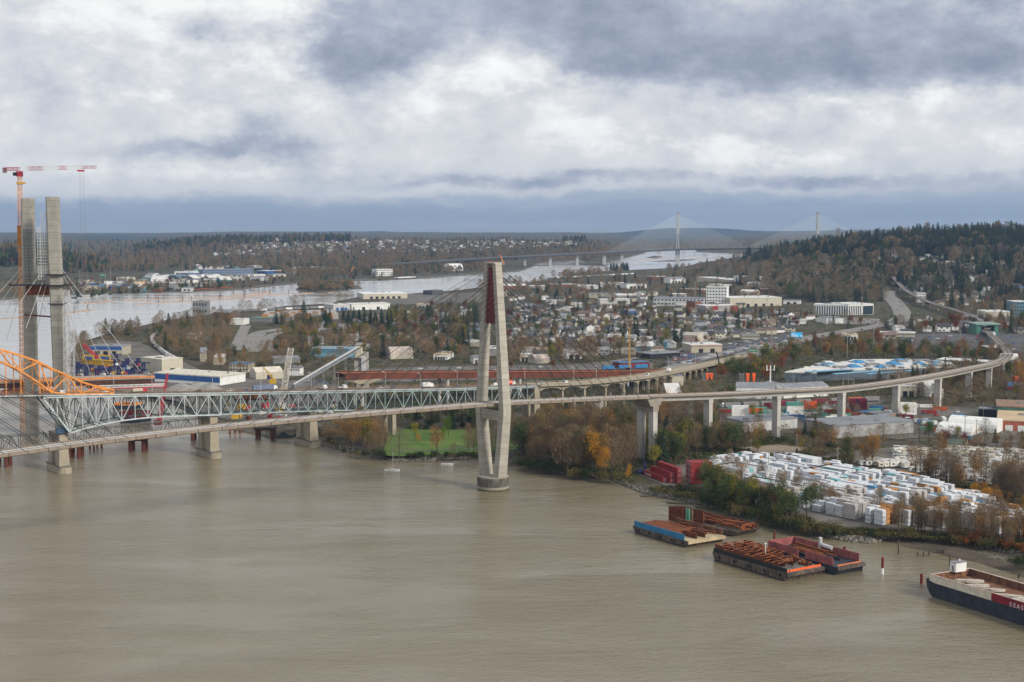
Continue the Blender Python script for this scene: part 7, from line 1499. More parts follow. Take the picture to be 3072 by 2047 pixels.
# riverside rocks and driftwood
dw = random.Random(6)
for px, py, L_, an in [(1960, 1490, 14, -.3), (2085, 1512, 30, -.32), (1560, 1396, 26, -.1), (1620, 1420, 18, .1), (1700, 1432, 30, -.25), (2700, 1618, 16, 0), (2742, 1622, 5, .9), (2806, 1628, 12, -.05), (2870, 1642, 9, -.1), (2120, 1524, 12, -.4), (1470, 1384, 10, .0), (2990, 1655, 8, -.6), (1760, 1436, 16, .2)]:
    p = P(px, py, .6); d = (math.cos(an), math.sin(an), .02); o = MB(); o.tube(vadd(p, d, -L_ / 2), vadd(p, d, L_ / 2), .38, .22, n=7); ob = o.build('driftwood_log', M_BARK, at=p); tagit(ob, 'bare driftwood log stranded along the river bank', 'log', 'driftwood logs on the bank', True)
# ---------------------------------------------------------------- trees
def _tri(V, Fc, a, b, c): i = len(V); V += [a, b, c]; Fc.append((i, i + 1, i + 2))
def leafcloud(rs, C, n, size, flat=.6, elong=1.0, up=0.0):
    # C: list of (centre, radii) lobes; many small triangles spread through the lobes, denser near their surface
    C = [(np.array(c), np.array(r)) for c, r in C]; wts = np.array([r[0] * r[1] * r[2] for _, r in C]) ** .67; wts /= wts.sum(); ix = rs.choice(len(C), n, p=wts)
    d = rs.randn(n, 3); d /= np.linalg.norm(d, axis=1)[:, None]; rad = rs.rand(n) ** .42
    cen = np.array([c for c, _ in C])[ix]; rr_ = np.array([r for _, r in C])[ix]; p = cen + d * rr_ * rad[:, None]
    a = rs.randn(n, 3); a[:, 2] = a[:, 2] * (1 - up) + up * 2.2; a /= np.linalg.norm(a, axis=1)[:, None]; b = np.cross(a, rs.randn(n, 3)); b /= np.linalg.norm(b, axis=1)[:, None]
    s = size * (.6 + .8 * rs.rand(n))[:, None]
    V = np.stack([p - a * s * elong, p + a * s * elong + b * s * .1, p + b * s * flat], 1).reshape(-1, 3)
    return V, np.arange(3 * n).reshape(n, 3)
def twig_crown(rs, base, n, L, wd, rx, ry, z0, z1, shape):
    # fine upward-pointing twigs: thin triangles; shape(t) gives relative radius at height fraction t
    t = rs.rand(n); th = rs.rand(n) * 2 * math.pi; q = np.sqrt(rs.rand(n)); r = shape(t)
    p = np.stack([np.cos(th) * rx * q * r, np.sin(th) * ry * q * r, z0 + (z1 - z0) * t], 1)
    a = np.stack([np.cos(th) * .55 * q, np.sin(th) * .55 * q, np.full(n, 1.0)], 1) + rs.randn(n, 3) * .35; a /= np.linalg.norm(a, axis=1)[:, None]
    b = np.cross(a, rs.randn(n, 3)); b /= np.linalg.norm(b, axis=1)[:, None]; s = (L * (.5 + rs.rand(n)))[:, None]
    V = np.stack([p, p + b * wd, p + a * s], 1).reshape(-1, 3); return V, np.arange(3 * n).reshape(n, 3)
def limbs(rs, h, r0, nl, zf=.25, spread=.35, n=5):
    mb = MB(); mb.tube((0, 0, -1), (0, 0, h * .5), r0, r0 * .6, n=6); mb.tube((0, 0, h * .5), (rs.uniform(-.5, .5), rs.uniform(-.5, .5), h * .93), r0 * .6, r0 * .12, n=5)
    for k in range(nl):
        z = h * (zf + (.85 - zf) * (k + .5) / nl); th = rs.uniform(0, 6.28); l = h * spread * (1.1 - .6 * (k / nl)); e = (math.cos(th) * l * .6, math.sin(th) * l * .6, z + l * .85)
        mb.tube((0, 0, z), e, r0 * .32 * (1 - .5 * k / nl), r0 * .07, n=4, cap=False)
        for _ in range(2): s_ = lerp((0, 0, z), e, rs.uniform(.4, .8)); mb.tube(s_, (s_[0] + rs.uniform(-1, 1) * l * .3, s_[1] + rs.uniform(-1, 1) * l * .3, s_[2] + l * rs.uniform(.2, .45)), r0 * .13, r0 * .04, n=3, cap=False)
    return mb
def leafmat(name, c1, c2, rnd=.22, sc_=.35):
    m = mat(name, c1, .9, .2, sc_, rnd=rnd, col2=c2, det=3); m.node_tree.nodes['Principled BSDF'].inputs['Specular IOR Level'].default_value = .06; return m
ML = {'bare': leafmat('twigs_brown', (.135, .095, .055), (.245, .175, .100)), 'bare2': leafmat('twigs_grey', (.15, .125, .095), (.25, .21, .155)), 'rusty': leafmat('leaves_rusty', (.32, .165, .045), (.20, .115, .045)),
      'gold': leafmat('leaves_gold', (.46, .23, .02), (.28, .13, .018)), 'yell': leafmat('leaves_yellow_green', (.25, .21, .03), (.13, .13, .025)), 'red': leafmat('leaves_red', (.17, .030, .022), (.10, .025, .02)), 'orange': leafmat('leaves_orange', (.26, .090, .025), (.15, .060, .022)),
      'con': leafmat('needles_dark', (.018, .034, .022), (.038, .058, .030)), 'grn': leafmat('leaves_green', (.045, .070, .020), (.085, .105, .035)), 'brt': leafmat('leaves_bright_green', (.13, .22, .02), (.07, .13, .015)), 'dgn': leafmat('leaves_deep_green', (.025, .042, .016), (.060, .072, .025)), 'olive': leafmat('leaves_olive', (.10, .085, .03), (.15, .115, .045))}
TL = []      # prototypes: key -> (near parts proto, V, F merged low poly, material)
SP = {}
def tree_kind(key, nm, cat, mk, h, lbl, builder, variants=3):
    for v in range(variants):
        rs = np.random.RandomState(hash(key) % 1000 + v * 17 if False else sum(map(ord, key)) + v * 17); rp = random.Random(sum(map(ord, key)) + v)
        (V, Fc), tm = builder(rs, rp); o = bare(nm, cat); o['label'] = lbl
        me = npmesh('crown', V, Fc, ML[mk]); c = bpy.data.objects.new('crown', me); COL.objects.link(c); c.parent = o
        t = tm.build('trunk', M_BARK); t.parent = o; proto((key, v), o)
    SP[key] = dict(nm=nm, cat=cat, mk=mk, h=h, lbl=lbl, nv=variants)
def b_bare(tall, n=1500):
    def f(rs, rp):
        h = 10.0; sh = (lambda t: np.clip(1.15 * np.sin(np.pi * (t * .82 + .16)) ** .7, .1, 1.2)) if not tall else (lambda t: np.clip(np.sin(np.pi * (t * .9 + .08)) ** .55, .1, 1))
        rx = 3.4 if not tall else 1.9
        V, Fc = twig_crown(rs, 0, n, .75, .045, rx, rx, 2.2, 9.4, sh); return (V, Fc), limbs(rp, h, .17, 12 if not tall else 9, .18, .42 if not tall else .3)
    return f
def b_leafy(n=1300, rx=3.0, hz=3.6, size=.26, lob=9, trunk_h=10):
    def f(rs, rp):
        L = [((rp.uniform(-1, 1) * rx * .5, rp.uniform(-1, 1) * rx * .5, 5.9 + rp.uniform(-1, 1) * hz * .55), (rx * rp.uniform(.38, .62),) * 2 + (hz * rp.uniform(.35, .5),)) for _ in range(lob)]
        return leafcloud(rs, L, n, size), limbs(rp, trunk_h * .85, .19, 8)
    return f
def b_con(n=1100, rx=2.1):
    def f(rs, rp):
        t = rs.rand(n) ** .8; lay = np.floor(t * 15) / 15 + rs.rand(n) * .045; th = rs.rand(n) * 6.283; q = .35 + .65 * rs.rand(n) ** .6; r = rx * (1 - lay) ** .85 * (1 + .28 * np.sin(th * 5 + lay * 40)) * q + .05
        p = np.stack([np.cos(th) * r, np.sin(th) * r, .9 + lay * 9.1 - .32 * r], 1); o = np.stack([np.cos(th), np.sin(th), np.full(n, -.35)], 1); b = np.stack([-np.sin(th), np.cos(th), np.zeros(n)], 1)
        s = (.45 + .35 * rs.rand(n))[:, None] * (1.1 - .75 * lay)[:, None]; V = np.stack([p - b * s * .55, p + b * s * .55, p + o * s * 1.3], 1).reshape(-1, 3)
        mb = MB(); mb.tube((0, 0, -1), (0, 0, 9.6), .2, .04, n=6); return (V, np.arange(3 * n).reshape(n, 3)), mb
    return f
def b_poplar(n=1200):
    def f(rs, rp): return leafcloud(rs, [((rp.uniform(-.3, .3), rp.uniform(-.3, .3), 1.6 + k * 1.05), (1.15 - abs(k - 3) * .11, 1.15 - abs(k - 3) * .11, 1.1)) for k in range(8)], n, .24, up=.5), limbs(rp, 9.5, .15, 8, .15, .14)
    return f
def b_bush(n=600):
    def f(rs, rp): return leafcloud(rs, [((rp.uniform(-3, 3), rp.uniform(-2.2, 2.2), 1.6 + rp.uniform(-.6, 1.2)), (2.3, 2.1, 1.9)) for _ in range(7)], n, .42), limbs(rp, 3.2, .12, 4)
    return f
tree_kind('bare', 'bare_tree', 'tree', 'bare', 10, 'bare brown tree', b_bare(False), 4)
tree_kind('tall', 'bare_tree', 'tree', 'bare', 10, 'tall bare brown tree', b_bare(True), 4)
tree_kind('greyt', 'bare_tree', 'tree', 'bare2', 10, 'bare grey tree', b_bare(False, 1200), 3)
tree_kind('rusty', 'rust_leaved_tree', 'tree', 'rusty', 10, 'thinning rusty-brown tree', b_leafy(1000, 2.6, 4.2, .2, 12), 3)
tree_kind('gold', 'golden_tree', 'tree', 'gold', 10, 'golden autumn tree', b_leafy(2200, 2.8, 4.4, .19, 14), 3)
tree_kind('yell', 'yellow_green_tree', 'tree', 'yell', 10, 'yellow-green tree', b_leafy(1400, 2.7, 3.8, .24, 10), 3)
tree_kind('red', 'red_tree', 'tree', 'red', 10, 'dark red tree', b_leafy(1400, 3.0, 3.6, .24, 9), 2)
tree_kind('orange', 'orange_tree', 'tree', 'orange', 10, 'orange-brown tree', b_leafy(1400, 3.0, 3.8, .24, 9), 3)
tree_kind('con', 'conifer_tree', 'tree', 'con', 10, 'dark conifer', b_con(), 4)
tree_kind('grn', 'green_tree', 'tree', 'grn', 10, 'dull green tree', b_leafy(1400, 3.1, 3.8, .25, 9), 3)
tree_kind('brt', 'bright_green_tree', 'tree', 'brt', 10, 'bright green tree', b_leafy(2200, 2.5, 4.2, .2, 10), 2)
tree_kind('pop', 'columnar_poplar', 'tree', 'yell', 10, 'narrow yellow-green poplar', b_poplar(), 2)
tree_kind('bsh', 'bush', 'bush', 'dgn', 4, 'dark green bush', b_bush(), 3)
tree_kind('bsb', 'bush', 'bush', 'olive', 4, 'olive-brown bush', b_bush(), 3)
tree_kind('bsr', 'bush', 'bush', 'orange', 4, 'rust-orange bush', b_bush(), 2)
HB = {'bsh': 4.6, 'bsb': 4.6, 'bsr': 4.6}
# candidates: (key, x, y, z, height, label)
CAND = []
rt = random.Random(77)
def plant(px, py, key, h, lbl=None, z=None):
    p = GP(px, py); CAND.append((key, p[0], p[1], p[2] - .2, h, lbl or SP[key]['lbl'], 1 if lbl else 0))
def wood(pp, n, keys, h0, h1, where, mind=0.0, block=True):
    k_ = [k for k, w_ in keys for _ in range(w_)]; pts_ = pip(pp, n, rt)
    for x, y in pts_:
        p = GP(x, y)
        if block and blocked(p[0], p[1]): continue
        key = rt.choice(k_); h = rt.uniform(h0, h1) * (.3 if key in HB else 1); CAND.append((key, p[0], p[1], p[2] - .2, h, SP[key]['lbl'] + ' ' + where, 0))
# notable single trees
for a in [(1312, 1376, 'rusty', 24, 'rusty orange-brown tree on the park bank left of the pylon'), (1198, 1378, 'greyt', 20, 'pale bare tree at the park bank above the sailboat'), (1345, 1310, 'brt', 15, 'bright green round tree behind the park lawn'), (1330, 1322, 'brt', 11, 'smaller bright green tree at the lawn edge'),
          (1245, 1318, 'yell', 13, 'drooping pale green willow at the left of the lawn'), (1255, 1330, 'gold', 7, 'small golden tree at the left of the lawn'), (1408, 1315, 'red', 8, 'small dark red tree behind the lawn beside the pylon'), (1362, 1370, 'bare', 9, 'small bare tree on the lawn bank left of the pylon'),
          (1790, 1424, 'gold', 27, 'tall golden cottonwood on the river bank right of the pylon'), (1812, 1434, 'gold', 19, 'lower golden tree beside the tall golden cottonwood'), (1885, 1440, 'gold', 10, 'leaning golden tree left of the stepped red containers'), (2615, 1400, 'gold', 21, 'large golden-orange tree behind the lumber yard'), (2590, 1392, 'gold', 14, 'orange tree left of the largest golden one'),
          (2786, 1330, 'brt', 17, 'bright green pointed tree in front of the white tent'), (2874, 1334, 'yell', 14, 'yellow-green tree between the white tents'), (2908, 1350, 'red', 8, 'dark red low tree by the caravan park hall'), (2985, 1330, 'con', 10, 'dark conifer at the right of the white tents'), (2955, 1328, 'greyt', 17, 'bare grey tree with open crown right of the tents'),
          (3066, 1345, 'con', 12, 'dark conifer at the right photo edge'), (2577, 1275, 'con', 9, 'small conifer left of the brick workshop'), (2445, 1310, 'con', 15, 'dark conifer by the blue box under the viaduct'), (2415, 1313, 'con', 12, 'smaller dark conifer left of the other one'), (2390, 1386, 'con', 9, 'small dark conifer on the green verge'), (2245, 1305, 'con', 7, 'small conifer before the low white shed, left'), (2268, 1308, 'con', 7, 'small conifer before the low white shed, middle'),
          (2292, 1310, 'yell', 6, 'yellow shrub-like tree before the low white shed'), (3062, 1165, 'gold', 26, 'large golden poplar tree at the right edge by the guideway bend'), (3050, 1200, 'yell', 18, 'yellow-green tree below the guideway bend'), (1370, 905, 'bare', 26, 'dark solitary tree by the river left of the pylon top'), (1325, 900, 'greyt', 14, 'forked bare tree by the far river'),
          (912, 962, 'con', 30, 'tall dark spruce above the curved highway'), (1660, 1112, 'orange', 12, 'bright orange tree behind the rusty girder right of the pylon'), (1470, 1112, 'orange', 13, 'orange tree seen between the pylon legs'), (1532, 1110, 'orange', 11, 'orange tree right of the pylon before the girder'), (1655, 1095, 'yell', 26, 'olive tall tree above the bright orange one'), (1600, 975, 'red', 18, 'round crimson tree in the town right of the pylon'), (1616, 925, 'red', 16, 'red tree cluster near the far white sheds'),
          (1985, 990, 'yell', 26, 'large golden-green tree in the town'), (2000, 1040, 'yell', 24, 'tall olive tree below the golden-green one'), (2300, 1150, 'orange', 15, 'rust-orange tree left of the cell tower'), (2345, 1100, 'orange', 20, 'wide rusty tree between highway and mall'), (2136, 1030, 'orange', 13, 'salmon-orange tree before the pale hipped house'), (2118, 1028, 'orange', 12, 'orange-red tree beside the pale hipped house'), (2088, 1040, 'orange', 12, 'orange tree below the pale hipped house')]:
    plant(*a)
for k in range(7): plant(1168 + k * 13 + 0, 988 - (k % 2) * 3, 'pop', 26 + rt.uniform(-4, 4), None)
for k in range(34): plant(rt.uniform(960, 1180), rt.uniform(970, 1000), 'con', rt.uniform(18, 27), 'dark conifer in the grove left of the poplars')
# woods near the bank
wood([(1560, 1392), (1700, 1420), (1850, 1436), (1912, 1400), (1905, 1330), (1700, 1310), (1540, 1316)], 95, [('tall', 5), ('bare', 3), ('rusty', 3), ('yell', 1), ('grn', 1)], 17, 28, 'in the grove right of the pylon')
wood([(1580, 1330), (1900, 1330), (1920, 1290), (1640, 1270)], 50, [('tall', 4), ('bare', 3), ('con', 1), ('grn', 2), ('rusty', 1)], 15, 24, 'behind the bank grove')
wood([(1560, 1398), (1700, 1424), (1850, 1440), (1850, 1425), (1700, 1408), (1560, 1384)], 34, [('bsh', 3), ('bsb', 2)], 12, 18, 'along the river edge right of the pylon')
wood([(1010, 1350), (1100, 1366), (1160, 1372), (1165, 1330), (1100, 1310), (1020, 1316)], 36, [('tall', 4), ('bare', 2), ('rusty', 3), ('yell', 1)], 14, 24, 'in the grove left of the lawn')
wood([(1010, 1354), (1100, 1368), (1400, 1374), (1530, 1384), (1530, 1376), (1400, 1366), (1100, 1360)], 40, [('bsh', 4), ('bsb', 2)], 8, 13, 'along the bank below the lawn')
wood([(860, 1315), (1000, 1340), (1010, 1300), (900, 1280)], 22, [('bsb', 3), ('bsh', 2), ('bare', 1)], 8, 14, 'on the shore under the truss')
wood([(1180, 1288), (1560, 1292), (1560, 1262), (1180, 1258)], 44, [('grn', 3), ('con', 2), ('tall', 2), ('bare', 1), ('bsh', 3)], 12, 19, 'behind the park lawn')
wood([(1400, 1372), (1560, 1378), (1560, 1310), (1480, 1310)], 20, [('tall', 4), ('greyt', 2), ('bsh', 1)], 15, 22, 'right of the lawn beside the pylon', block=False)
wood([(1920, 1395), (1960, 1330), (2060, 1310), (2200, 1315), (2210, 1370), (2060, 1392), (1960, 1412)], 70, [('tall', 3), ('bare', 2), ('grn', 4), ('con', 2), ('bsh', 2), ('yell', 2), ('rusty', 2)], 15, 23, 'above the red container stacks')
wood([(1900, 1310), (2220, 1300), (2220, 1230), (1900, 1230)], 46, [('tall', 3), ('bare', 3), ('greyt', 1), ('rusty', 2), ('grn', 1)], 13, 20, 'under the viaduct spans')
wood([(2210, 1330), (2500, 1316), (2570, 1340), (2560, 1392), (2400, 1398), (2220, 1392)], 80, [('bsh', 4), ('bare', 4), ('bsb', 3), ('yell', 2), ('rusty', 2), ('grn', 1)], 10, 19, 'on the rough ground above the lumber yard')
wood([(2560, 1345), (2760, 1330), (2700, 1410), (2570, 1400)], 60, [('bare', 5), ('tall', 3), ('rusty', 3)], 12, 20, 'left of the caravan park')
wood([(2490, 1402), (2700, 1430), (2900, 1462), (3072, 1496), (3140, 1530), (3072, 1548), (2860, 1500), (2700, 1462), (2500, 1412)], 110, [('tall', 6), ('greyt', 2), ('rusty', 3)], 15, 22, 'between lumber yard and caravan park')
wood([(2490, 1405), (2700, 1434), (2900, 1470), (3140, 1524), (3140, 1545), (2860, 1502), (2700, 1460), (2500, 1414)], 70, [('bsb', 4), ('bsh', 3), ('bare', 1)], 8, 13, 'in the undergrowth behind the lumber yard')
wood([(2700, 1360), (3100, 1360), (3100, 1480), (2780, 1430)], 46, [('tall', 3), ('greyt', 3), ('rusty', 1)], 10, 16, 'among the caravans', block=False)
wood([(2105, 1508), (2120, 1512), (2154, 1524), (2264, 1554), (2347, 1580), (2444, 1598), (2500, 1606), (2480, 1582), (2380, 1560), (2280, 1530), (2160, 1492), (2115, 1476)], 125, [('bsh', 6), ('bsb', 5), ('grn', 2), ('yell', 1)], 9, 21, 'along the river bank below the lumber yard', block=False)
wood([(2110, 1476), (2160, 1500), (2280, 1535), (2380, 1562), (2370, 1545), (2280, 1512), (2160, 1476), (2120, 1456)], 75, [('rusty', 5), ('tall', 5), ('yell', 2), ('grn', 2)], 10, 18, 'in front of the lumber stacks', block=False)
wood([(2480, 1600), (2640, 1616), (2640, 1600), (2480, 1586)], 24, [('bsh', 3), ('bsb', 3)], 6, 12, 'on the stony point', block=False)
wood([(2680, 1604), (2800, 1614), (2920, 1630), (3072, 1648), (3140, 1650), (3100, 1622), (2900, 1604), (2700, 1592)], 58, [('tall', 5), ('bsb', 3), ('bsr', 2), ('rusty', 3)], 12, 19, 'on the mud flat bank', block=False)
wood([(2840, 1622), (3072, 1660), (3140, 1680), (3140, 1630), (2900, 1610)], 26, [('bsr', 3), ('bsb', 3), ('bsh', 2)], 9, 15, 'at the lower right bank', block=False)
wood([(2860, 1508), (3072, 1545), (3130, 1570), (3130, 1530), (2900, 1490)], 20, [('rusty', 2), ('bsr', 3), ('gold', 1)], 8, 12, 'behind the lumber at the right', block=False)
wood([(3030, 1690), (3140, 1715), (3140, 1670), (3040, 1664)], 8, [('bsh', 3)], 11, 16, 'at the right edge of the mud flat', block=False)
wood([(2030, 1494), (2060, 1500), (2060, 1470), (2034, 1462)], 5, [('bsh', 2), ('bsb', 2), ('rusty', 1)], 8, 12, 'before the tall red container block', block=False)
wood([(2100, 1470), (2125, 1475), (2130, 1462), (2105, 1456)], 3, [('rusty', 3)], 9, 13, 'hiding the foot of the tall red block', block=False)
# around viaduct and mall
wood([(2700, 1230), (3100, 1240), (3100, 1130), (2900, 1130), (2700, 1170)], 74, [('tall', 5), ('bare', 5), ('yell', 1)], 14, 22, 'beside the curved guideway piers')
wood([(2130, 1142), (2330, 1060), (2420, 1044), (2440, 1090), (2340, 1130), (2330, 1146)], 90, [('grn', 4), ('yell', 3), ('orange', 2), ('bare', 2)], 12, 20, 'between the highway and the mall')
wood([(2430, 1040), (2700, 1020), (2980, 1060), (2980, 1092), (2700, 1080), (2480, 1078)], 190, [('orange', 3), ('grn', 4), ('rusty', 4), ('yell', 2), ('bare', 4), ('con', 2)], 12, 21, 'above the blue-roofed mall')
wood([(2620, 1152), (2900, 1130), (2900, 1100), (2980, 1120), (2980, 1160), (2700, 1180)], 70, [('bare', 5), ('grn', 2), ('con', 2)], 12, 20, 'below the blue-roofed mall')
wood([(2960, 1060), (3100, 1060), (3100, 1130), (2990, 1130)], 30, [('bare', 3), ('orange', 1), ('grn', 1), ('yell', 1)], 13, 20, 'beside the guideway bend')
wood([(1950, 1160), (2200, 1150), (2200, 1210), (1950, 1210)], 22, [('bare', 3), ('grn', 1), ('bsb', 2)], 9, 15, 'under the highway ramp')
# left peninsula and works
wood([(212, 1050), (320, 1000), (420, 985), (420, 1010), (300, 1022), (225, 1062)], 34, [('bare', 5), ('tall', 2), ('con', 1)], 15, 22, 'on the left river point')
wood([(420, 1005), (500, 965), (700, 945), (705, 1000), (690, 1060), (600, 1085), (500, 1060), (470, 1000)], 120, [('bare', 7), ('rusty', 1), ('con', 1), ('tall', 2), ('grn', 1)], 14, 22, 'in the wood by the far river left')
wood([(560, 1060), (700, 1050), (1050, 1080), (1060, 1110), (880, 1100), (700, 1130), (600, 1105)], 70, [('bare', 6), ('rusty', 2), ('grn', 1), ('bsb', 1)], 13, 20, 'behind the bridge works yard')
wood([(820, 985), (1180, 1010), (1420, 1050), (1420, 1080), (1100, 1078), (850, 1060)], 260, [('bare', 7), ('rusty', 3), ('grn', 3), ('con', 1), ('yell', 1)], 13, 22, 'in the lowland left of the pylon')
wood([(1120, 1120), (1420, 1100), (1420, 1145), (1120, 1150)], 30, [('bare', 5), ('greyt', 1)], 12, 18, 'behind the rusty girder')
wood([(1180, 950), (1430, 920), (1430, 1040), (1200, 1030)], 190, [('con', 6), ('grn', 4), ('yell', 1), ('bare', 4), ('red', 1)], 14, 25, 'in the town left of the pylon')
wood([(800, 960), (960, 975), (960, 1000), (840, 985)], 34, [('con', 2), ('bare', 3), ('grn', 1)], 15, 24, 'above the curved highway')
wood([(1500, 900), (1720, 895), (1900, 925), (2050, 950), (2300, 940), (2440, 950), (2380, 1000), (2100, 1010), (1950, 1060), (1640, 1070), (1500, 1040)], 560, [('con', 8), ('bare', 5), ('grn', 5), ('orange', 2), ('rusty', 2), ('red', 1), ('yell', 1)], 10, 20, 'in the town right of the pylon')
wood([(1500, 1050), (1950, 1060), (1900, 1105), (1500, 1100)], 80, [('bare', 6), ('tall', 3), ('rusty', 2), ('orange', 1), ('grn', 1)], 14, 24, 'between the town and the rusty girder')
wood([(1440, 870), (1600, 850), (1800, 835), (2050, 830), (2350, 890), (2350, 915), (2000, 905), (1500, 900)], 300, [('bare', 5), ('con', 2), ('rusty', 1)], 11, 20, 'among the inland warehouses')
wood([(1640, 838), (1740, 818), (1860, 812), (1870, 820), (1700, 842)], 46, [('bare', 5), ('rusty', 1)], 14, 22, 'on the near shore of the far river')
wood([(1825, 815), (1890, 812), (1890, 806), (1830, 808)], 20, [('con', 4)], 17, 24, 'in the dark clump by the far river')
wood([(720, 935), (1040, 905), (1040, 912), (720, 945)], 22, [('bare', 4), ('greyt', 2), ('con', 1)], 14, 24, 'along the rail yard by the river')
wood([(1440, 866), (1560, 850), (1560, 856), (1440, 872)], 14, [('bare', 3), ('greyt', 2)], 14, 22, 'along the near shore of the far river')
wood([(-60, 745), (150, 738), (540, 730), (420, 765), (330, 792), (150, 792)], 420, [('bare', 4), ('con', 2), ('grn', 1)], 16, 24, 'on the left far lowland')
wood([(-60, 726), (560, 720), (560, 730), (-60, 740)], 200, [('bare', 3), ('con', 3)], 18, 26, 'on the far left plain')
wood([(2165, 1300), (2560, 1294), (2560, 1312), (2165, 1322)], 30, [('bare', 3), ('rusty', 1), ('bsb', 2), ('bsh', 1)], 9, 15, 'before the low sheds')
wood([(2170, 1262), (2660, 1225), (2900, 1240), (2760, 1262), (2400, 1280)], 26, [('bare', 4), ('yell', 1), ('bsb', 1)], 9, 15, 'among the truck yard', block=False)
wood([(2740, 1330), (3100, 1345), (3100, 1362), (2740, 1352)], 26, [('bare', 3), ('rusty', 2), ('red', 1), ('bsh', 1)], 9, 14, 'before the white tents', block=False)
wood([(2130, 1430), (2460, 1530), (2560, 1560), (2560, 1530), (2300, 1450), (2160, 1410)], 34, [('tall', 5), ('greyt', 2), ('rusty', 2)], 10, 15, 'thinly among the lumber stacks', block=False)
wood([(2620, 1570), (3072, 1608), (3072, 1590), (2640, 1550)], 26, [('tall', 5), ('rusty', 2)], 12, 17, 'in front of the right lumber stacks', block=False)
wood([(1600, 1300), (1900, 1300), (1900, 1360), (1600, 1360)], 14, [('yell', 1), ('rusty', 2), ('gold', 1), ('grn', 2)], 15, 22, 'amid the bare bank grove')
wood([(330, 1010), (470, 985), (520, 1000), (480, 1060), (560, 1090), (600, 1095), (560, 1108), (450, 1090), (380, 1050)], 60, [('bare', 5), ('grn', 2), ('bsb', 2), ('con', 1)], 11, 18, 'by the curved rail line')
wood([(215, 1060), (300, 1030), (360, 1030), (300, 1060), (225, 1120)], 20, [('bare', 4), ('bsb', 2)], 10, 16, 'at the tip of the left point', block=False)
# hill right, lowland before it
wood([(2350, 945), (2720, 985), (3072, 960), (3072, 1000), (2700, 1000), (2400, 960)], 150, [('orange', 2), ('bare', 4), ('con', 4), ('red', 1), ('grn', 2)], 12, 22, 'around the station and offices')
wood([(1990, 815), (2120, 795), (2290, 775), (2380, 850), (2350, 900), (2200, 850), (2060, 830)], 280, [('bare', 5), ('greyt', 5), ('grn', 1), ('con', 2)], 15, 23, 'at the foot of the hill')
wood([(2350, 900), (2290, 830), (2350, 790), (2500, 800), (2640, 850), (2660, 905), (2560, 915), (2440, 908)], 500, [('bare', 5), ('greyt', 5), ('rusty', 1), ('grn', 4), ('con', 5)], 20, 31, 'on the lower wooded hill')
wood([(2200, 785), (2300, 765), (2420, 745), (2600, 722), (2800, 705), (3140, 698), (3140, 760), (2700, 770), (2400, 790), (2300, 800)], 1150, [('con', 12), ('bare', 1), ('grn', 1)], 22, 40, 'on the wooded hill')
wood([(2400, 790), (2700, 770), (3140, 760), (3140, 900), (2800, 930), (2700, 860), (2600, 850), (2450, 810)], 1250, [('con', 13), ('bare', 3), ('greyt', 3), ('grn', 4)], 18, 33, 'on the wooded hillside')
wood([(2800, 930), (3140, 890), (3140, 960), (2860, 960)], 60, [('bare', 5), ('con', 3), ('rusty', 1)], 17, 26, 'above the station')
# far bank
wood([(214, 893), (400, 872), (760, 858), (760, 862), (400, 880), (218, 898)], 150, [('bare', 3), ('grn', 3), ('bsh', 2), ('con', 1)], 11, 18, 'along the far river bank')
wood([(0, 893), (214, 880), (214, 850), (0, 850)], 60, [('bare', 2), ('grn', 2), ('orange', 1)], 11, 16, 'on the left far bank')
wood([(-60, 800), (150, 800), (220, 820), (330, 815), (330, 790), (150, 760), (-60, 745)], 330, [('con', 7), ('grn', 1), ('orange', 1), ('brt', 1)], 18, 28, 'on the left far hill')
wood([(200, 845), (900, 840), (1100, 825), (1440, 808), (1440, 820), (1080, 838), (900, 850), (700, 860), (220, 885)], 230, [('bare', 3), ('con', 2), ('grn', 1), ('red', 1)], 10, 16, 'among the far bank industry')
wood([(200, 800), (600, 800), (1150, 800), (1500, 780), (1500, 812), (1100, 828), (900, 835), (760, 808), (200, 822)], 900, [('bare', 5), ('grn', 2), ('con', 1)], 15, 22, 'on the far lowland')
wood([(330, 795), (420, 765), (520, 742), (900, 735), (1500, 740), (1830, 745), (1830, 775), (1600, 782), (1200, 800), (600, 800)], 2000, [('bare', 7), ('con', 2), ('grn', 1)], 17, 26, 'on the far hill slopes')
wood([(400, 745), (560, 727), (700, 717), (900, 714), (1050, 716), (1050, 728), (800, 735), (560, 745), (400, 765)], 700, [('con', 7), ('bare', 1), ('grn', 1)], 22, 34, 'on the far hill crest')
wood([(1050, 717), (1400, 718), (1750, 722), (1830, 728), (1830, 750), (1500, 745), (1050, 735)], 500, [('con', 3), ('bare', 4), ('grn', 1)], 12, 20, 'among the far hill houses')
wood([(1690, 720), (1760, 722), (1760, 728), (1690, 727)], 40, [('con', 4)], 22, 32, 'in the dark far clump left of the distant bridge')
wood([(1600, 785), (1700, 760), (1880, 745), (1930, 750), (1870, 772), (1760, 782), (1620, 788)], 230, [('bare', 6), ('rusty', 1)], 15, 22, 'by the far bridge piers')
wood([(1850, 735), (2700, 725), (2700, 742), (2240, 746), (1930, 746), (1850, 748)], 260, [('bare', 4), ('yell', 2), ('gold', 1)], 14, 22, 'on the flats beyond the distant bridge')
wood([(1960, 748), (2240, 755), (2240, 759), (2090, 753), (1970, 751)], 40, [('gold', 2), ('yell', 2), ('bare', 2)], 18, 26, 'on the golden island under the distant bridge')
wood([(890, 868), (960, 876), (1060, 868), (1080, 864), (1000, 857), (920, 859)], 150, [('bare', 4), ('grn', 2), ('bsh', 1)], 14, 19, 'on the dark tree island')
wood([(1700, 722), (2700, 716), (2700, 726), (1800, 732)], 160, [('bare', 3), ('con', 1)], 12, 20, 'on the far plain')
nc_ = len(CAND)          # what stands just outside the frame at the right, for a view from a step aside
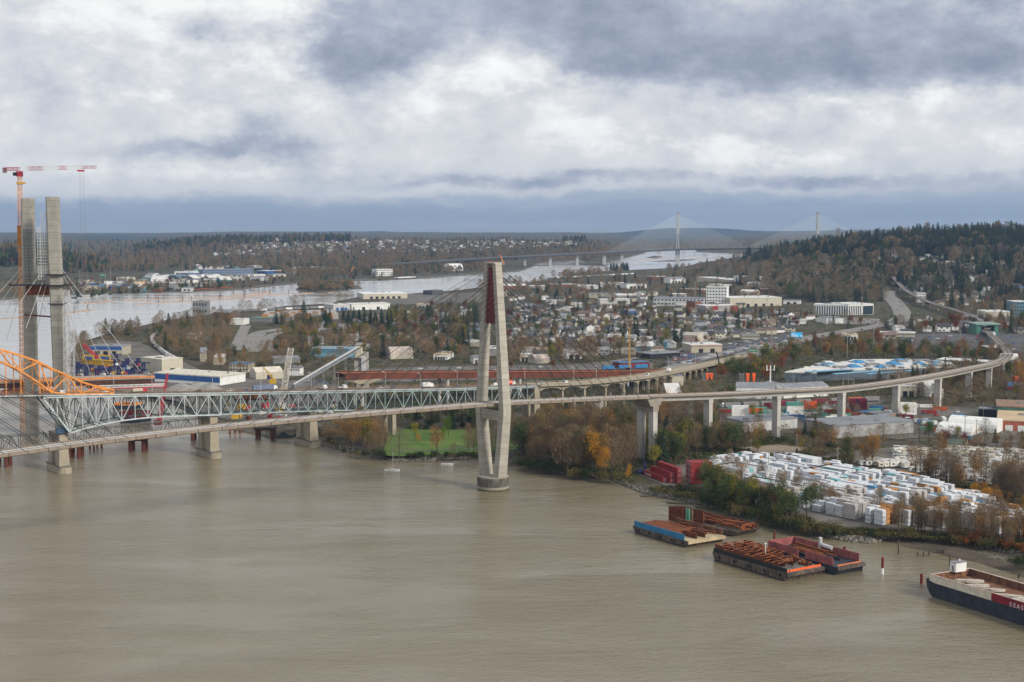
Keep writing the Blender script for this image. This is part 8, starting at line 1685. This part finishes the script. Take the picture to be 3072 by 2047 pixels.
wood([(3150, 1040), (3700, 1040), (3700, 1560), (3150, 1500)], 260, [('bare', 4), ('grn', 2), ('rusty', 2), ('con', 2)], 11, 19, 'beyond')
wood([(3150, 1560), (3300, 1580), (3380, 1740), (3150, 1690)], 50, [('tall', 3), ('bsb', 3), ('rusty', 2)], 10, 17, 'beyond')
wood([(3150, 700), (3700, 700), (3700, 1030), (3150, 1000)], 520, [('con', 6), ('bare', 3), ('grn', 2)], 18, 32, 'beyond')
CAND[nc_:] = [c[:6] + (-1,) for c in CAND[nc_:]]
CAP = 288
bykind = {}
for c in CAND: bykind.setdefault(SP[c[0]]['nm'], []).append(c)
stuffV = {}
LOW = {}
def low(key, v):
    if (key, v) not in LOW:
        pr = PROTO[(key, v)][0]; cr = [c for c in pr.children if c.name.startswith('crown')][0]; n_ = len(cr.data.vertices); V = np.empty(n_ * 3, 'f4'); cr.data.vertices.foreach_get('co', V); V = V.reshape(-1, 3, 3)
        for lod, keep_, gs in ((0, 420, 1.45), (1, 210, 2.6)):
            rs = np.random.RandomState(v); ix = rs.permutation(len(V))[:keep_]; W = V[ix].copy(); c_ = W.mean(1, keepdims=True); g = gs
            if key in ('bare', 'tall', 'greyt'): # widen thin twigs instead of lengthening them
                d = W[:, 1] - W[:, 0]; W[:, 1] = W[:, 0] + d * (3.2 if lod == 0 else 7); W = c_ + (W - c_) * (1.1 if lod == 0 else 1.5)
            else: W = c_ + (W - c_) * g
            LOW[(key, v, lod)] = W.reshape(-1, 3)
        LOW[(key, v)] = 1
    return LOW
for nm, L in bykind.items():
    L.sort(key=lambda c: -(c[4] / c[2]) - c[6] * 10)
    for i, (key, x, y, z, h, lbl, sp__) in enumerate(L):
        v = rt.randrange(SP[key]['nv']); H0 = HB.get(key, 10.0); s_ = h / H0
        if i < CAP and sp__ >= 0 and (h / y * F > 22 or sp__):
            sx_ = s_ * rt.uniform(.85, 1.12); pl = place((key, v), (x, y, z), rt.uniform(0, 6.28), (sx_, sx_, s_), group=(None if sp__ else nm.replace('_', ' ') + 's ' + lbl[len(SP[key]['lbl']):].strip()))
            THINGS[-1] = (pl, lbl, True)
        else:
            lod = 0 if y < 2600 else 1; low(key, v); W = LOW[(key, v, lod)]; a = rt.uniform(0, 6.28); ca, sa = math.cos(a), math.sin(a)
            Q = np.empty_like(W); Q[:, 0] = (W[:, 0] * ca - W[:, 1] * sa) * s_ + x; Q[:, 1] = (W[:, 0] * sa + W[:, 1] * ca) * s_ + y; Q[:, 2] = W[:, 2] * s_ + z
            stuffV.setdefault((nm, SP[key]['mk']), []).append(Q)
def stuffmat(mk):          # same leaves, with a tone per tree stored on the mesh
    m0 = ML[mk]; m = m0.copy(); m.name = m0.name + '_woodland'; n = NT(m.node_tree)
    for nd in list(n.n):
        if nd.type == 'OBJECT_INFO':
            at_ = n.n.new('ShaderNodeAttribute'); at_.attribute_name = 'rnd'
            for l in list(n.l):
                if l.from_node == nd: n.l.new(at_.outputs['Fac'], l.to_socket)
    return m
for (nm, mk), L in stuffV.items():
    V = np.concatenate(L); at_ = np.repeat(np.random.RandomState(1).rand(len(L)), [len(q) for q in L]); Fc = np.arange(len(V)).reshape(-1, 3)
    me = npmesh('woodland', V, Fc, stuffmat(mk), attr=at_); o = bpy.data.objects.new('woodland', me); COL.objects.link(o); struct(o, 'stuff')
# ground cover of brush on the wooded areas
def brush(name, pp, n, mk, size, hh_, seed, block=True):
    rs = np.random.RandomState(seed); pts_ = pip(pp, n, random.Random(seed)); Vs = []
    for x, y in pts_:
        p = GP(x, y)
        if block and blocked(p[0], p[1]): continue
        k = 9; c = np.array([p[0], p[1], p[2]]) + np.stack([rs.randn(k) * size * 1.4, rs.randn(k) * size * 1.4, rs.rand(k) * hh_], 1); a = rs.randn(k, 3); b = rs.randn(k, 3)
        Vs.append(np.stack([c - a * size * .5, c + a * size * .5, c + b * size * .6], 1).reshape(-1, 3))
    V = np.concatenate(Vs); me = npmesh(name, V, np.arange(len(V)).reshape(-1, 3), ML[mk]); o = bpy.data.objects.new(name, me); COL.objects.link(o); struct(o, 'stuff')
LOWL = [(240, 1040), (450, 990), (560, 1000), (1000, 960), (1500, 890), (2000, 830), (2300, 850), (2640, 910), (3100, 960), (3100, 1240), (2700, 1190), (2200, 1210), (1900, 1230), (1600, 1280), (1180, 1262), (1040, 1160), (800, 1110)]
brush('undergrowth', LOWL, 4200, 'olive', 1.1, 2.2, 1); brush('undergrowth', LOWL, 3000, 'dgn', 1.2, 2.4, 2)
NR_ = [(1560, 1395), (1900, 1450), (1910, 1420), (2200, 1392), (2560, 1395), (3100, 1540), (3100, 1500), (2560, 1340), (2160, 1300), (1900, 1235), (1560, 1290)]
brush('undergrowth', NR_, 2600, 'olive', .7, 1.5, 3); brush('undergrowth', NR_, 2600, 'dgn', .75, 1.7, 4)
BK = [(1945, 1470), (2154, 1512), (2347, 1566), (2500, 1598), (2640, 1608), (2900, 1626), (3100, 1652), (3100, 1632), (2700, 1594), (2480, 1586), (2280, 1536), (2060, 1466), (1990, 1462)]
brush('undergrowth', BK, 1500, 'dgn', .5, 1.3, 5, False); brush('undergrowth', BK, 1700, 'olive', .5, 1.3, 6, False)
# stones along the bank
rs = np.random.RandomState(9); Vs, Fs = [], []; off = 0
cube = np.array([(-1, -1, -1), (1, -1, -1), (1, 1, -1), (-1, 1, -1), (-1, -1, 1), (1, -1, 1), (1, 1, 1), (-1, 1, 1)], 'f4'); cf = np.array([(3, 2, 1, 0), (4, 5, 6, 7), (0, 1, 5, 4), (1, 2, 6, 5), (2, 3, 7, 6), (3, 0, 4, 7)])
sh = [(1078, 1366), (1186, 1386), (1311, 1386), None, (1839, 1442), (1890, 1466), (1941, 1484), (2071, 1509), (2154, 1528), (2264, 1559), (2347, 1584), (2444, 1603), (2503, 1619), (2560, 1628), (2614, 1632), (2651, 1622), (2690, 1612)]
for a, b_ in zip(sh, sh[1:]):
    if a is None or b_ is None: continue
    p, q = P(*a), P(*b_); n_ = int(vlen(vsub(q, p)) * 7)
    for k in range(n_):
        t_ = rs.rand(); c = np.array(lerp(p, q, t_)); off_ = abs(rs.randn()) * 2.2; c = c + np.array([.25 * off_, off_, .15 + off_ * .34]); s = .22 + .38 * rs.rand() ** 2; W = cube * (s * (.7 + .6 * rs.rand(3))) + rs.randn(8, 3) * s * .22; th = rs.rand() * 6.28; ca, sa = math.cos(th), math.sin(th); W[:, :2] = W[:, :2] @ np.array([[ca, -sa], [sa, ca]]); Vs.append(W + c); Fs.append(cf + off); off += 8
me = npmesh('bank_stones', np.concatenate(Vs), np.concatenate(Fs), mat('stone', (.27, .245, .20), .9, .3, .8, col2=(.12, .11, .095), world=True)); o = bpy.data.objects.new('bank_stones', me); COL.objects.link(o); struct(o, 'stuff')
HAZE = 3.9e-5
# ---------------------------------------------------------------- haze
mh = bpy.data.materials.new('haze_air'); mh.use_nodes = True; nt = mh.node_tree; nt.nodes.clear()
pv = nt.nodes.new('ShaderNodeVolumePrincipled'); pv.inputs['Color'].default_value = (.44, .66, 1, 1)
pv.inputs['Density'].default_value = HAZE; pv.inputs['Anisotropy'].default_value = .2
om = nt.nodes.new('ShaderNodeOutputMaterial'); nt.links.new(pv.outputs[0], om.inputs['Volume'])
mb = MB(); mb.box((0, 7500, -6), (24000, 18000, 396)); hz = mb.build('haze', mh); struct(hz, 'stuff')
# ---------------------------------------------------------------- labels that single each thing out
ORD = ['', 'first', 'second', 'third', 'fourth', 'fifth', 'sixth', 'seventh', 'eighth', 'ninth', 'tenth', 'eleventh', 'twelfth', 'thirteenth', 'fourteenth', 'fifteenth', 'sixteenth', 'seventeenth', 'eighteenth', 'nineteenth']
TN = {20: 'twent', 30: 'thirt', 40: 'fort', 50: 'fift', 60: 'sixt', 70: 'sevent', 80: 'eight', 90: 'ninet'}
def ordn(k):
    if k < 20: return ORD[k]
    if k >= 100: return 'one-hundred-' + ordn(k - 100) if k > 100 else 'hundredth'
    t, u = k // 10 * 10, k % 10
    return TN[t] + 'ieth' if u == 0 else TN[t] + 'y-' + ORD[u]
bpy.context.view_layer.update()
by = {}
for o, lab, auto in THINGS: by.setdefault(lab.strip().lower(), []).append(o)
for lab, L in by.items():
    if len(L) == 1: L[0]['label'] = lab; continue
    L.sort(key=lambda o: proj(*(o.matrix_world.translation))[0])
    for k, o in enumerate(L):
        o['label'] = lab + (', leftmost of all' if k == 0 else ', rightmost of all' if k == len(L) - 1 else f', {ordn(k + 1)} from the left')
for pr, used in PROTO.values():        # prototypes that were never placed
    if not used:
        for c in list(pr.children): bpy.data.objects.remove(c)
        bpy.data.objects.remove(pr)
_seen = set()
for o, lab, auto in THINGS:
    if len(o['label'].replace('-', ' ').split()) > 16 and lab not in _seen: _seen.add(lab); print('LONG', lab)
